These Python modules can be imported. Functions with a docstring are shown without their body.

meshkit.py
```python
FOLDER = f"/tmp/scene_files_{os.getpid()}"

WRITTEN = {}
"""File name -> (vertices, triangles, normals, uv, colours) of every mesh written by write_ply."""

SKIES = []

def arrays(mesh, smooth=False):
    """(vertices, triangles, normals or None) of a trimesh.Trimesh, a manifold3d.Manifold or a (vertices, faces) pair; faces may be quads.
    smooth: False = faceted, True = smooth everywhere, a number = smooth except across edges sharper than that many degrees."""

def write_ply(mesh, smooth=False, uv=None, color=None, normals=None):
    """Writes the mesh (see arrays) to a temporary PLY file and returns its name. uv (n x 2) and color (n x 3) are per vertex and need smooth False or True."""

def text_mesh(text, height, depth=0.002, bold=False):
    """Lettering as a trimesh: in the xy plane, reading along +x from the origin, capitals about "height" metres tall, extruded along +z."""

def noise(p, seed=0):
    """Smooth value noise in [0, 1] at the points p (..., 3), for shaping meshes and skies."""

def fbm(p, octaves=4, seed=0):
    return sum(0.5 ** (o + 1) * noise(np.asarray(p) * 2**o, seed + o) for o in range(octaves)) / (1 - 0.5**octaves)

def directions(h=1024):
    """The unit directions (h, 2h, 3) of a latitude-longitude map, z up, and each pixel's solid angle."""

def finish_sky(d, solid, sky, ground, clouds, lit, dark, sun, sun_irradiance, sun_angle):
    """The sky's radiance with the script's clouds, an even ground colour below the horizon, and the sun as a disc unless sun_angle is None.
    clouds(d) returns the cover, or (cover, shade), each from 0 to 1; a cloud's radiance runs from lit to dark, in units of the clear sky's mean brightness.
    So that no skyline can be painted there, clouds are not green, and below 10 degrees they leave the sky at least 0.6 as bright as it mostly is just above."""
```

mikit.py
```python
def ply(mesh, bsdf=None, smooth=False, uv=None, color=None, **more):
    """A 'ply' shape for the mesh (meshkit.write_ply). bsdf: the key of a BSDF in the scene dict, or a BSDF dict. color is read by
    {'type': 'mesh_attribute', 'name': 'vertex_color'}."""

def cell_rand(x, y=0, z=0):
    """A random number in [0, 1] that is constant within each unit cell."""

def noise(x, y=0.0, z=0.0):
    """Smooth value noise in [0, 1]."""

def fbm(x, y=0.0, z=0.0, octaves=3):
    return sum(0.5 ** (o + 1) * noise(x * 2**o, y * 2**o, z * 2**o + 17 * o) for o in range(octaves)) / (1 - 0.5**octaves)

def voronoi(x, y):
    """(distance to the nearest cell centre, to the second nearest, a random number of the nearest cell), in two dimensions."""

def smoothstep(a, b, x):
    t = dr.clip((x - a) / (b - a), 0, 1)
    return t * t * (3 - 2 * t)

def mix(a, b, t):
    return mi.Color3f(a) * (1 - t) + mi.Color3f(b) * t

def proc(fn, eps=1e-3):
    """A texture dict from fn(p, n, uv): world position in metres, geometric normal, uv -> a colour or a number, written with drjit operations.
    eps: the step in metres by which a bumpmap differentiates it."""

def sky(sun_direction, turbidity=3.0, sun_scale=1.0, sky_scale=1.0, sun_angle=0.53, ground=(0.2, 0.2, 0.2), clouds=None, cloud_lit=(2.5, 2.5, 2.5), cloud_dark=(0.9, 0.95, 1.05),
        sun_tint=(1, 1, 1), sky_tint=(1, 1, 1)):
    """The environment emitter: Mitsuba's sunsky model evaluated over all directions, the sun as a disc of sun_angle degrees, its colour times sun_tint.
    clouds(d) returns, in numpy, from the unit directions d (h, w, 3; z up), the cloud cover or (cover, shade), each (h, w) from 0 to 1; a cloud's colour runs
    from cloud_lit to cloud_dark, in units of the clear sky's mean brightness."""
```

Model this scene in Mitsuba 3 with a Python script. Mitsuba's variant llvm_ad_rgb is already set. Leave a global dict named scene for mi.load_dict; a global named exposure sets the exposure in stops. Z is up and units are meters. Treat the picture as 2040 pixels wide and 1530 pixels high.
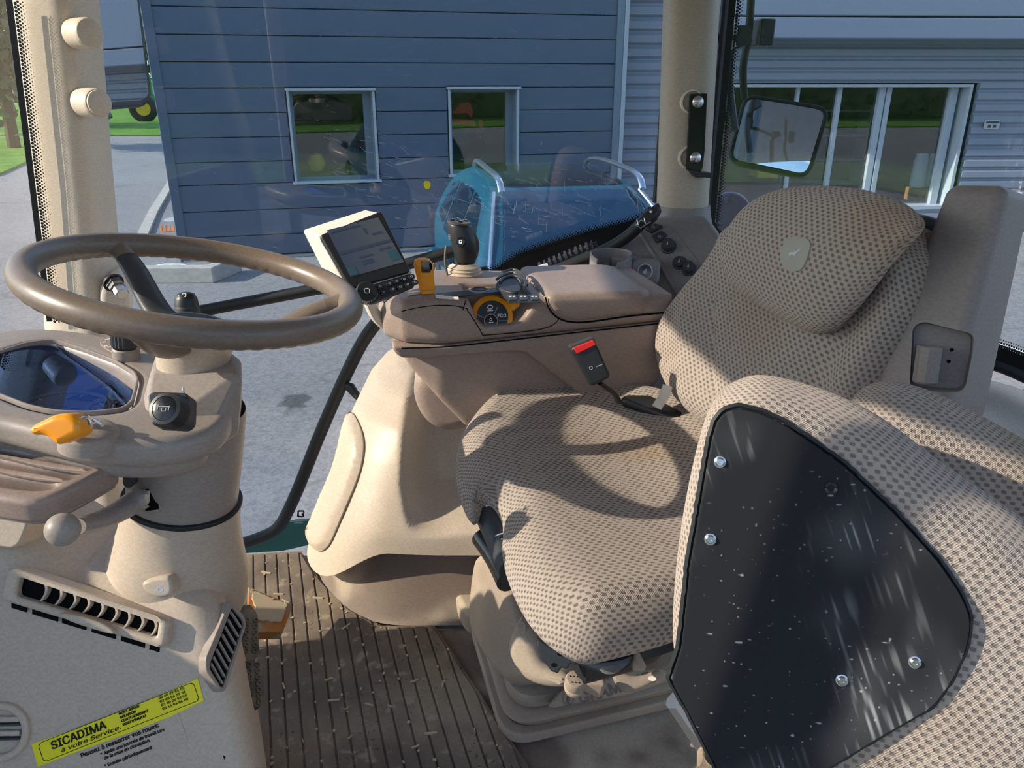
import math, random
import numpy as np
import drjit as dr
import mitsuba as mi
import trimesh, manifold3d, shapely
import shapely.geometry as sg
import mapbox_earcut as earcut
import mikit, meshkit

scene, labels = {}, {}
# ---------------------------------------------------------------- camera, sky, exposure
EYE = 2.3                                  # eye height over the yard; all builders below use heights relative to the eye
FOC, PITCH = 1540.0, math.radians(21.5)    # focal length in pixels of the 2040 x 1530 frame
AX = np.array([0, math.cos(PITCH), -math.sin(PITCH)])
DN = np.array([0, -math.sin(PITCH), -math.cos(PITCH)])
scene['camera'] = {'type': 'perspective', 'fov': math.degrees(2 * math.atan(1020 / FOC)), 'fov_axis': 'x', 'near_clip': 0.02, 'far_clip': 500.0,
                   'to_world': mi.ScalarTransform4f().look_at(origin=[0, 0, EYE], target=[0, float(AX[1]), EYE + float(AX[2])], up=[0, 0, 1])}
SUN_AZ, SUN_EL = math.radians(12), math.radians(27)
SUN = np.array([-math.cos(SUN_AZ) * math.cos(SUN_EL), -math.sin(SUN_AZ) * math.cos(SUN_EL), math.sin(SUN_EL)])


def cloud_cover(d):
    q = d / np.maximum(d[..., 2:3], 0.06)
    c = meshkit.fbm(np.concatenate([q[..., :2] * 0.9, q[..., :1] * 0 + 3], -1), 4, 5)
    return np.clip((c - 0.56) * 4.0, 0, 0.75)


scene['sky'] = mikit.sky(SUN, turbidity=3.2, sun_scale=1.0, sky_scale=1.8, ground=(0.2, 0.2, 0.19), sun_tint=(0.86, 1.0, 1.26), sky_tint=(1.0, 0.99, 1.04), clouds=cloud_cover, cloud_lit=(2.2, 2.2, 2.2), cloud_dark=(1.1, 1.15, 1.2))
exposure = 2.5

# ---------------------------------------------------------------- helpers
def ray(px, py):
    return AX + np.array([1.0, 0, 0]) * (px - 1020) / FOC + DN * (py - 765) / FOC


def aty(px, py, y):
    r = ray(px, py)
    return r * (y / r[1])


def atz(px, py, z):
    r = ray(px, py)
    return r * (z / r[2])


def unit(v):
    v = np.asarray(v, float)
    return v / np.linalg.norm(v)


class Frame:
    """A working plane: origin o, axes u, v in the plane and w its normal."""
    def __init__(s, o, w, up=(0, 0, 1), u=None):
        s.o, s.w = np.asarray(o, float), unit(w)
        if u is None:
            s.u = unit(np.cross(up, s.w))
        else:
            u = np.asarray(u, float)
            s.u = unit(u - s.w * (u @ s.w))
        s.v = np.cross(s.w, s.u)

    def P(s, q, h=None):
        q = np.atleast_2d(np.asarray(q, float))
        if h is not None:
            q = np.column_stack([q[:, :2], np.broadcast_to(h, len(q))])
        if q.shape[1] == 2:
            q = np.column_stack([q, np.zeros(len(q))])
        return s.o + q[:, :1] * s.u + q[:, 1:2] * s.v + q[:, 2:3] * s.w

    def px(s, pts, h=0.0):
        out = []
        for a, b in pts:
            r = ray(a, b)
            t = ((s.o + s.w * h) @ s.w) / (r @ s.w)
            q = r * t - s.o
            out.append((q @ s.u, q @ s.v))
        return np.array(out)

    def at(s, h):
        f = Frame(s.o + s.w * h, s.w)
        f.u, f.v = s.u, s.v
        return f

    def M(s):
        m = np.eye(4)
        m[:3, 0], m[:3, 1], m[:3, 2], m[:3, 3] = s.u, s.v, s.w, s.o
        return m


def FY(y):                                # an upright plane facing the eye
    return Frame((0, y, 0), (0, -1, 0))


def FZ(z):                                # a level plane
    return Frame((0, 0, z), (0, 0, 1), u=(1, 0, 0))


def put(key, mesh, mat, label=None, cat=None, group=None, kind=None, smooth=35, uv=None, color=None):
    if isinstance(mesh, (list, tuple)) and len(mesh) and isinstance(mesh[0], trimesh.Trimesh):
        mesh = trimesh.util.concatenate(mesh)
    v, f, _ = meshkit.arrays(mesh)
    v = v + np.array([0, 0, EYE])
    n, base = 0, key
    while key in scene:
        n += 1
        key = f'{base}_{n:03d}'
    scene[key] = mikit.ply(trimesh.Trimesh(v, f, process=False), mat, smooth if uv is None and color is None else True, uv=uv, color=color)
    tag(key, label, cat, group, kind)
    return key


def tag(key, label=None, cat=None, group=None, kind=None):
    d = {k: x for k, x in (('label', label), ('category', cat), ('group', group), ('kind', kind)) if x}
    if d:
        labels[key] = d


TAKEN = set()


def thing(name, label, cat, group=None):
    n, key = 0, name
    while key in TAKEN or key in scene:
        n += 1
        key = f'{name}_{n:03d}'
    TAKEN.add(key)
    tag(key, label, cat, group)
    return key


def chaikin(p, it=2, k=0.25):
    p = np.asarray(p, float)
    for _ in range(it):
        q = np.roll(p, -1, 0)
        p = np.stack([p * (1 - k) + q * k, p * k + q * (1 - k)], 1).reshape(-1, p.shape[1])
    return p


def spline(p, n=40, closed=False):
    """A smooth curve through the points."""
    p = np.asarray(p, float)
    from scipy.interpolate import CubicSpline
    if closed:
        p = np.vstack([p, p[:1]])
    t = np.concatenate([[0], np.cumsum(np.maximum(np.linalg.norm(np.diff(p, axis=0), axis=1), 1e-9) ** 0.5)])
    cs = CubicSpline(t, p, bc_type='periodic' if closed else 'natural')
    return cs(np.linspace(0, t[-1], n, endpoint=not closed))


def ccw(p):
    p = np.asarray(p, float)
    a = (p[:, 0] * np.roll(p[:, 1], -1) - np.roll(p[:, 0], -1) * p[:, 1]).sum()
    return p if a > 0 else p[::-1]


def inset(p, d):
    """The counter-clockwise ring moved inwards by d along its vertex normals."""
    a, b = p - np.roll(p, 1, 0), np.roll(p, -1, 0) - p
    a /= np.maximum(np.linalg.norm(a, axis=1, keepdims=True), 1e-12)
    b /= np.maximum(np.linalg.norm(b, axis=1, keepdims=True), 1e-12)
    na, nb = np.column_stack([-a[:, 1], a[:, 0]]), np.column_stack([-b[:, 1], b[:, 0]])
    n = na + nb
    n /= np.maximum((n * na).sum(1, keepdims=True), 0.35)
    return p + n * d


def prism(fr, poly, h0, h1, r=0.0, seg=3, holes=(), back=True):
    """The polygon of a frame's plane, from height h0 to h1, its edges rounded by r."""
    rings = [ccw(poly)] + [ccw(h)[::-1] for h in holes]
    if r > 0:
        t = np.linspace(0, math.pi / 2, seg + 1)
        prof = [(r * (1 - math.sin(x)), h1 - r * (1 - math.cos(x))) for x in t]          # from the cap down
        prof = prof[::1]
        prof = [(r * (1 - math.cos(math.pi / 2 - x)), h1 - r * (1 - math.sin(math.pi / 2 - x))) for x in t]
        lower = [(o, h0 + (h1 - h)) for o, h in prof[::-1]] if back else [(0, h0)]
        prof = prof + lower
    else:
        prof = [(0, h1), (0, h0)]
    V, F, at = [], [], 0
    caps0, caps1, c0, c1 = [], [], [], []
    for ring in rings:
        n, start = len(ring), at
        for o, h in prof:
            V.append(np.column_stack([inset(ring, o) if o else ring, np.full(n, h)]))
        i = np.arange(n)
        j = (i + 1) % n
        for k in range(len(prof) - 1):
            a, b = start + k * n, start + (k + 1) * n
            F += [np.column_stack([a + i, b + i, b + j]), np.column_stack([a + i, b + j, a + j])]
        at += n * len(prof)
        caps1.append(V[-len(prof)][:, :2])
        caps0.append(V[-1][:, :2])
        c1.append(start + i)
        c0.append(start + (len(prof) - 1) * n + i)
    for caps, idx, flip in ((caps1, c1, False), (caps0, c0, True)):
        pts = np.vstack(caps)
        tri = earcut.triangulate_float64(pts, np.cumsum([len(c) for c in caps]).astype(np.uint32)).reshape(-1, 3).astype(int)
        a = pts[tri]
        area = (a[:, 1, 0] - a[:, 0, 0]) * (a[:, 2, 1] - a[:, 0, 1]) - (a[:, 2, 0] - a[:, 0, 0]) * (a[:, 1, 1] - a[:, 0, 1])
        tri[area < 0] = tri[area < 0][:, ::-1]
        F.append(np.concatenate(idx)[tri[:, ::-1] if flip else tri])
    V = np.vstack(V)
    return trimesh.Trimesh(fr.P(V), np.vstack(F), process=False)


def sheet(fr, poly, h=0.0):
    """A single pane of glass."""
    p = ccw(poly)
    tri = earcut.triangulate_float64(p, np.array([len(p)], np.uint32)).reshape(-1, 3).astype(int)
    return trimesh.Trimesh(fr.P(p, h), tri, process=False)


def rrect(cx, cy, w, h, r, n=5):
    pts = []
    r = min(r, w / 2 - 1e-6, h / 2 - 1e-6)
    for k, (sx, sy) in enumerate(((1, 1), (-1, 1), (-1, -1), (1, -1))):
        for t in np.linspace(0, math.pi / 2, n):
            a = t + k * math.pi / 2
            pts.append((cx + sx * (w / 2 - r) + r * math.cos(a), cy + sy * (h / 2 - r) + r * math.sin(a)))
    return np.array(pts)


def circle(cx, cy, r, n=24, ry=None):
    t = np.linspace(0, 2 * math.pi, n, endpoint=False)
    return np.column_stack([cx + r * np.cos(t), cy + (ry or r) * np.sin(t)])


def round_corners(p, r, n=5):
    """The polygon with its corners rounded by about r (a number or one per corner)."""
    p = np.asarray(p, float)
    out = []
    for i in range(len(p)):
        a, b, c = p[i - 1], p[i], p[(i + 1) % len(p)]
        rr = r[i] if np.ndim(r) else r
        da, dc = np.linalg.norm(a - b), np.linalg.norm(c - b)
        k = min(rr, 0.48 * da, 0.48 * dc)
        if k < 1e-6:
            out.append(b)
            continue
        s, e = b + (a - b) / da * k, b + (c - b) / dc * k
        for t in np.linspace(0, 1, n):
            out.append((1 - t) ** 2 * s + 2 * t * (1 - t) * b + t * t * e)
    return np.array(out)


def dense(p, step):
    """The closed ring resampled about every step."""
    p = np.asarray(p, float)
    q = np.vstack([p, p[:1]])
    s = np.concatenate([[0], np.cumsum(np.linalg.norm(np.diff(q, axis=0), axis=1))])
    n = max(8, int(s[-1] / step))
    t = np.linspace(0, s[-1], n, endpoint=False)
    return np.column_stack([np.interp(t, s, q[:, k]) for k in range(p.shape[1])])


def tube(path, r, n=12, closed=False, cap=True, squash=None, ref=None):
    """A tube along the path; r a number or one per point."""
    p = np.asarray(path, float)
    m = len(p)
    r = np.broadcast_to(np.asarray(r, float), m)
    tan = (np.roll(p, -1, 0) - np.roll(p, 1, 0)) if closed else np.gradient(p, axis=0)
    tan /= np.maximum(np.linalg.norm(tan, axis=1, keepdims=True), 1e-12)
    if ref is not None:
        x = np.cross(np.broadcast_to(np.asarray(ref, float), tan.shape), tan)
        x /= np.linalg.norm(x, axis=1, keepdims=True)
    else:
        x = np.zeros_like(p)
        a = np.cross(tan[0], [0, 0, 1] if abs(tan[0][2]) < 0.9 else [1, 0, 0])
        for i in range(m):
            a = a - tan[i] * (a @ tan[i])
            a /= np.linalg.norm(a)
            x[i] = a
    y = np.cross(tan, x)
    t = np.linspace(0, 2 * math.pi, n, endpoint=False)
    sq = 1.0 if squash is None else squash
    V = (p[:, None] + r[:, None, None] * (np.cos(t)[None, :, None] * x[:, None] + sq * np.sin(t)[None, :, None] * y[:, None])).reshape(-1, 3)
    F = []
    j = np.arange(n)
    k = (j + 1) % n
    for i in range(m if closed else m - 1):
        a, b = i * n, ((i + 1) % m) * n
        F += [np.column_stack([a + j, a + k, b + k]), np.column_stack([a + j, b + k, b + j])]
    if not closed and cap:
        V = np.vstack([V, p[:1], p[-1:]])
        e = (m - 1) * n
        F += [np.column_stack([k, j, np.full(n, m * n)]), np.column_stack([e + j, e + k, np.full(n, m * n + 1)])]
    return trimesh.Trimesh(V, np.vstack(F), process=False)


def lathe(prof, o, axis, n=32):
    """The profile [(radius, height)] turned about the axis from o."""
    fr = Frame(o, axis, up=(0, 0, 1) if abs(unit(axis)[2]) < 0.9 else (0, 1, 0))
    prof = np.asarray(prof, float)
    t = np.linspace(0, 2 * math.pi, n, endpoint=False)
    V = np.array([(r * math.cos(a), r * math.sin(a), h) for r, h in prof for a in t])
    j = np.arange(n)
    k = (j + 1) % n
    F = []
    for i in range(len(prof) - 1):
        a, b = i * n, (i + 1) * n
        F += [np.column_stack([a + j, a + k, b + k]), np.column_stack([a + j, b + k, b + j])]
    m = trimesh.Trimesh(fr.P(V), np.vstack(F), process=False)
    return m


def loft(rings, cap=True):
    """Closed rings of one length, joined one to the next."""
    n = len(rings[0])
    V = np.vstack(rings)
    j = np.arange(n)
    k = (j + 1) % n
    F = []
    for i in range(len(rings) - 1):
        a, b = i * n, (i + 1) * n
        F += [np.column_stack([a + j, a + k, b + k]), np.column_stack([a + j, b + k, b + j])]
    if cap:
        V = np.vstack([V, rings[0].mean(0)[None], rings[-1].mean(0)[None]])
        e, c = (len(rings) - 1) * n, len(rings) * n
        F += [np.column_stack([k, j, np.full(n, c)]), np.column_stack([e + j, e + k, np.full(n, c + 1)])]
    return trimesh.Trimesh(V, np.vstack(F), process=False)


def hull(pts, r, n=16):
    """The hull of spheres at the points: a rounded solid."""
    r = np.broadcast_to(r, len(pts))
    return manifold3d.Manifold.batch_hull([manifold3d.Manifold.sphere(float(q), n).translate([float(c) for c in p]) for p, q in zip(pts, r)])


def tm(man):
    m = man.to_mesh()
    return trimesh.Trimesh(m.vert_properties[:, :3], m.tri_verts, process=False)


def box(fr, cu, cv, cw, su, sv, sw, r=0.004, rc=None):
    return prism(fr, rrect(cu, cv, su, sv, rc if rc is not None else max(r, 1e-4), 4), cw - sw / 2, cw + sw / 2, r)


def polysd(poly, X, Y):
    """Signed distance to the polygon, negative inside."""
    p = np.asarray(poly, float)
    d = np.full(X.shape, 1e9)
    s = np.ones(X.shape)
    for i in range(len(p)):
        a, b = p[i], p[i - 1]
        e, wx, wy = b - a, X - a[0], Y - a[1]
        t = np.clip((wx * e[0] + wy * e[1]) / max(e @ e, 1e-18), 0, 1)
        d = np.minimum(d, (wx - e[0] * t) ** 2 + (wy - e[1] * t) ** 2)
        c1, c2, c3 = Y >= a[1], Y < b[1], e[0] * wy > e[1] * wx
        s = np.where((c1 & c2 & c3) | (~c1 & ~c2 & ~c3), -s, s)
    return s * np.sqrt(d)


def nets(D, lo, h):
    """Surface nets of the sampled field D (negative inside)."""
    s = D < 0
    nx, ny, nz = D.shape
    acc = np.zeros((nx - 1, ny - 1, nz - 1, 3))
    cnt = np.zeros((nx - 1, ny - 1, nz - 1))
    sl = lambda o, n: slice(o, o + n - 1)
    corners = [(i, j, k) for i in (0, 1) for j in (0, 1) for k in (0, 1)]
    for a in corners:
        for ax in range(3):
            if a[ax]:
                continue
            b = list(a)
            b[ax] = 1
            da = D[sl(a[0], nx), sl(a[1], ny), sl(a[2], nz)]
            db = D[sl(b[0], nx), sl(b[1], ny), sl(b[2], nz)]
            cross = (da < 0) != (db < 0)
            t = np.where(cross, da / np.where(da == db, 1, da - db), 0)
            for c in range(3):
                acc[..., c] += np.where(cross, a[c] + (t if c == ax else 0), 0)
            cnt += cross
    on = cnt > 0
    idx = np.full(on.shape, -1)
    idx[on] = np.arange(on.sum())
    g = np.argwhere(on)
    V = lo + h * (g + acc[on] / cnt[on][:, None])
    F = []
    for ax in range(3):
        o1, o2 = (ax + 1) % 3, (ax + 2) % 3
        A = [slice(None)] * 3
        A[ax] = slice(0, -1)
        B = [slice(None)] * 3
        B[ax] = slice(1, None)
        ch = s[tuple(A)] != s[tuple(B)]
        e = np.argwhere(ch)
        e = e[(e[:, o1] > 0) & (e[:, o2] > 0) & (e[:, o1] < D.shape[o1] - 1) & (e[:, o2] < D.shape[o2] - 1)]
        if not len(e):
            continue
        ins = s[e[:, 0], e[:, 1], e[:, 2]]
        q = []
        for d1, d2 in ((0, 0), (-1, 0), (-1, -1), (0, -1)):
            c = e.copy()
            c[:, o1] += d1
            c[:, o2] += d2
            q.append(idx[c[:, 0], c[:, 1], c[:, 2]])
        q = np.stack(q, 1)
        q[~ins] = q[~ins][:, ::-1]
        F += [q[:, [0, 1, 2]], q[:, [0, 2, 3]]]
    return V, np.vstack(F)


def rmax(a, b):
    return np.minimum(np.maximum(a, b), 0) + np.hypot(np.maximum(a, 0), np.maximum(b, 0))


def smin(a, b, k):
    h = np.clip(0.5 + 0.5 * (b - a) / k, 0, 1)
    return b * (1 - h) + a * h - k * h * (1 - h)


def solid(fr, lo, hi, res, r, uv=None, uw=None, vw=None, field=None, relax=0):
    """A rounded solid: the meet of profiles drawn in the frame's planes, its edges rounded by r."""
    lo, hi = np.asarray(lo, float) - 2.5 * res, np.asarray(hi, float) + 2.5 * res
    n = np.ceil((hi - lo) / res).astype(int) + 1
    x, y, z = (lo[k] + res * np.arange(n[k]) for k in range(3))
    D = None
    for prof, a, b, ex in ((uv, x, y, 2), (uw, x, z, 1), (vw, y, z, 0)):
        if prof is None:
            continue
        A, B = np.meshgrid(a, b, indexing='ij')
        d = np.expand_dims(polysd(prof, A, B) + r, ex)
        D = d if D is None else rmax(D, d)
    if D is not None:
        D = np.broadcast_to(D, n) - r
    if field is not None:
        D = field(x[:, None, None], y[None, :, None], z[None, None, :], D)
    V, F = nets(np.ascontiguousarray(np.broadcast_to(D, n)), lo, res)
    m = trimesh.Trimesh(V, F, process=False)
    if relax:
        trimesh.smoothing.filter_taubin(m, iterations=relax)
    m.vertices = fr.P(m.vertices)
    if m.volume < 0:
        m.invert()
    return m


def wrap_uv(m, fr, top, k=1.0):
    """Cloth coordinates: those of the frame's plane, unrolled down the sides."""
    v = np.array(m.vertices) - fr.o
    n = np.array(trimesh.geometry.weighted_vertex_normals(len(m.vertices), m.faces, m.face_normals, m.face_angles))
    drop = np.maximum(top - v @ fr.w, 0) * k
    nu, nv = n @ fr.u, n @ fr.v
    L = np.maximum(np.hypot(nu, nv), 1e-9)
    s = np.clip(L * 1.2, 0, 1)
    return np.column_stack([v @ fr.u + nu / L * s * drop, v @ fr.v + nv / L * s * drop])


def text(fr, s, u, v, height, mat, key, h=0.0003, rot=0.0, depth=0.0006, bold=False, shear=0.0, stretch=1.0, label=None):
    m = meshkit.text_mesh(s, height, depth, bold)
    p = np.array(m.vertices)
    p[:, 0] = p[:, 0] * stretch + shear * p[:, 1]
    c, q = math.cos(rot), math.sin(rot)
    p = np.column_stack([u + c * p[:, 0] - q * p[:, 1], v + q * p[:, 0] + c * p[:, 1], p[:, 2] + h])
    return put(key, trimesh.Trimesh(fr.P(p), m.faces, process=False), mat, label=label, smooth=False)


def screw(o, axis, r, key, mat, label=None, hexagon=False, h=None):
    h = h or r * 0.55
    prof = [(r * 1.35, 0), (r * 1.35, h * 0.25), (r * 1.05, h * 0.3), (r, h * 0.45), (r * 0.85, h), (r * 0.42, h), (r * 0.38, h * 0.55), (0, h * 0.55)]
    return put(key, lathe(prof, o, axis, 6 if hexagon else 20), mat, label=label, smooth=40)
# ---------------------------------------------------------------- materials
def rgb(*c):
    return {'type': 'rgb', 'value': [float(x) for x in c]}


def srgb(r, g, b):
    return tuple(((x / 255 + 0.055) / 1.055) ** 2.4 for x in (r, g, b))


def plastic(key, col, rough=0.45, spec=0.4, bump=None, scale=1.0, eps=1e-3, **more):
    m = {'type': 'principled', 'base_color': col if isinstance(col, dict) else rgb(*col), 'roughness': rough, 'specular': spec, **more}
    if bump is not None:
        m = {'type': 'bumpmap', 'arbitrary': mikit.proc(bump, eps), 'scale': scale, 'bsdf': m}
    scene[key] = {'type': 'twosided', 'bsdf': m}
    return key


def metal(key, col, rough=0.25):
    scene[key] = {'type': 'twosided', 'bsdf': {'type': 'principled', 'base_color': rgb(*col), 'metallic': 1.0, 'roughness': rough}}
    return key


def dusty(base, dust, lo=0.45, hi=0.75, f=9.0, amount=0.5, fine=420.0):
    def fn(p, n, uv):
        a = mikit.smoothstep(lo, hi, mikit.fbm(p.x * f, p.y * f, p.z * f, 3))
        g = 0.9 + 0.2 * mikit.noise(p.x * fine, p.y * fine, p.z * fine)
        up = 0.55 + 0.45 * dr.clip(n.z, 0, 1)
        return mikit.mix(base, dust, a * amount * up) * g
    return mikit.proc(fn)


def grain(p, n, uv):
    return mikit.noise(p.x * 700, p.y * 700, p.z * 700)


TAN, TAUPE, DUST = (0.475, 0.39, 0.305), (0.295, 0.222, 0.185), (0.50, 0.40, 0.28)
GREYT = (0.285, 0.24, 0.21)
plastic('tan_plastic', dusty(TAN, (0.53, 0.435, 0.33), amount=0.5), 0.42, 0.35)
plastic('grey_plastic', dusty(GREYT, (0.36, 0.31, 0.26), amount=0.5), 0.42, 0.4)
plastic('taupe_plastic', dusty(TAUPE, (0.35, 0.27, 0.225), amount=0.4), 0.45, 0.4)
plastic('slate_plastic', dusty((0.19, 0.175, 0.17), (0.28, 0.26, 0.25), amount=0.5), 0.42, 0.4)
plastic('tower_plastic', dusty((0.185, 0.16, 0.15), (0.25, 0.22, 0.20), amount=0.4), 0.5, 0.35)
plastic('post_plastic', dusty((0.62, 0.53, 0.42), (0.66, 0.57, 0.46), amount=0.3), 0.4, 0.35)
plastic('post_plastic_shaded', dusty((0.40, 0.345, 0.275), (0.44, 0.38, 0.30), amount=0.3), 0.4, 0.35)  # same beige plastic, with the middle post's shade put into the colour
plastic('ivory_plastic', (0.70, 0.63, 0.52), 0.35)
plastic('wheel_plastic', dusty((0.15, 0.115, 0.09), (0.235, 0.165, 0.105), lo=0.4, hi=0.8, f=7, amount=0.8), 0.36, 0.5)
plastic('headliner', (0.55, 0.46, 0.38), 0.8, 0.2)
plastic('black_plastic', (0.018, 0.019, 0.021), 0.42, 0.5)
plastic('black_gloss', (0.010, 0.011, 0.013), 0.18, 0.5)
plastic('rubber', (0.012, 0.014, 0.016), 0.55, 0.4)
plastic('dark_grey', (0.045, 0.047, 0.05), 0.45, 0.4)
plastic('charcoal', (0.03, 0.033, 0.04), 0.5, 0.4)
plastic('dark_hole', (0.004, 0.004, 0.004), 0.8, 0.1)
plastic('orange_plastic', (0.86, 0.30, 0.008), 0.33, 0.45)
plastic('red_plastic', (0.75, 0.02, 0.015), 0.35, 0.5)
plastic('white_print', (0.75, 0.75, 0.72), 0.5, 0.2)
plastic('grey_print', (0.33, 0.33, 0.33), 0.5, 0.2)
plastic('black_print', (0.012, 0.011, 0.008), 0.5, 0.2)
plastic('yellow_vinyl', (0.80, 0.70, 0.012), 0.35, 0.4)
plastic('lime_plastic', (0.62, 0.75, 0.02), 0.4)
plastic('grey_label', (0.42, 0.44, 0.46), 0.5)
plastic('patch_rubber', (0.30, 0.295, 0.24), 0.6, 0.3)
metal('steel', (0.62, 0.62, 0.62), 0.28)
metal('zinc', (0.55, 0.56, 0.57), 0.4)
metal('chrome', (0.75, 0.75, 0.76), 0.12)
metal('mirror_glass', (0.86, 0.87, 0.87), 0.0)
scene['mirror_glass'] = {'type': 'twosided', 'bsdf': {'type': 'conductor', 'material': 'none', 'specular_reflectance': rgb(0.82, 0.83, 0.84)}}
scene['cab_glass'] = {'type': 'thindielectric', 'int_ior': 1.5, 'specular_transmittance': rgb(0.72, 0.80, 0.85)}
scene['clear_glass'] = {'type': 'thindielectric', 'int_ior': 1.5, 'specular_transmittance': rgb(0.95, 0.95, 0.95)}
scene['tint_glass'] = {'type': 'thindielectric', 'int_ior': 1.7, 'specular_transmittance': rgb(0.62, 0.68, 0.70)}
plastic('frit', (0.006, 0.007, 0.009), 0.3, 0.4)
plastic('teal_edge', (0.004, 0.11, 0.10), 0.3, 0.5)


# seat cloth: rows of small dark dashes on a rib weave
def cloth_cell(uv, pu=0.0100, pv=0.0055):
    row = dr.floor(uv.y / pv)
    odd = row - 2 * dr.floor(row * 0.5)
    a = uv.x / pu + 0.5 * odd
    col = dr.floor(a)
    fx, fy = a - col, uv.y / pv - row
    jit = 0.16 * (mikit.cell_rand(col, row) - 0.5)
    dx, dy = (fx - 0.5 + jit), (fy - 0.5 + 0.25 * (fx - 0.5))
    m = 1 - mikit.smoothstep(0.15, 0.33, dr.abs(dx))
    m *= 1 - mikit.smoothstep(0.18, 0.42, dr.abs(dy))
    return m, col, row


def cloth_col(light, dark, pu=0.0100, pv=0.0055):
    def fn(p, n, uv):
        m, col, row = cloth_cell(uv, pu, pv)
        w = 0.5 + 0.5 * dr.sin(uv.x * 2600) * dr.sin(uv.y * 3100)
        v = 0.86 + 0.18 * w + 0.10 * (mikit.noise(uv.x * 900, uv.y * 900) - 0.5)
        c = mikit.mix(light, dark, m * (0.82 + 0.18 * mikit.cell_rand(col, row, 3))) * v
        s = mikit.smoothstep(0.5, 0.75, mikit.fbm(p.x * 5 + 3, p.y * 5, p.z * 5, 3))
        return mikit.mix(c, c * mi.Color3f(0.86, 0.76, 0.62), s * 0.7)
    return mikit.proc(fn)


def cloth_bump(pu, pv):
    def fn(p, n, uv):
        m, col, row = cloth_cell(uv, pu, pv)
        return 0.6 * (1 - m) + 0.25 * dr.sin(uv.x * 2600) * dr.sin(uv.y * 3100)
    return fn


plastic('seat_cloth', cloth_col((0.385, 0.325, 0.28), (0.145, 0.115, 0.098)), 0.85, 0.15, bump=cloth_bump(0.0100, 0.0055), scale=0.0011, eps=4e-4, sheen=0.3)
plastic('pad_cloth', cloth_col((0.42, 0.355, 0.31), (0.185, 0.15, 0.128), 0.0086, 0.0047), 0.85, 0.15, bump=cloth_bump(0.0086, 0.0047), scale=0.0014, eps=4e-4, sheen=0.3)
plastic('seam_cloth', (0.20, 0.155, 0.12), 0.85, 0.1)


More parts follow.
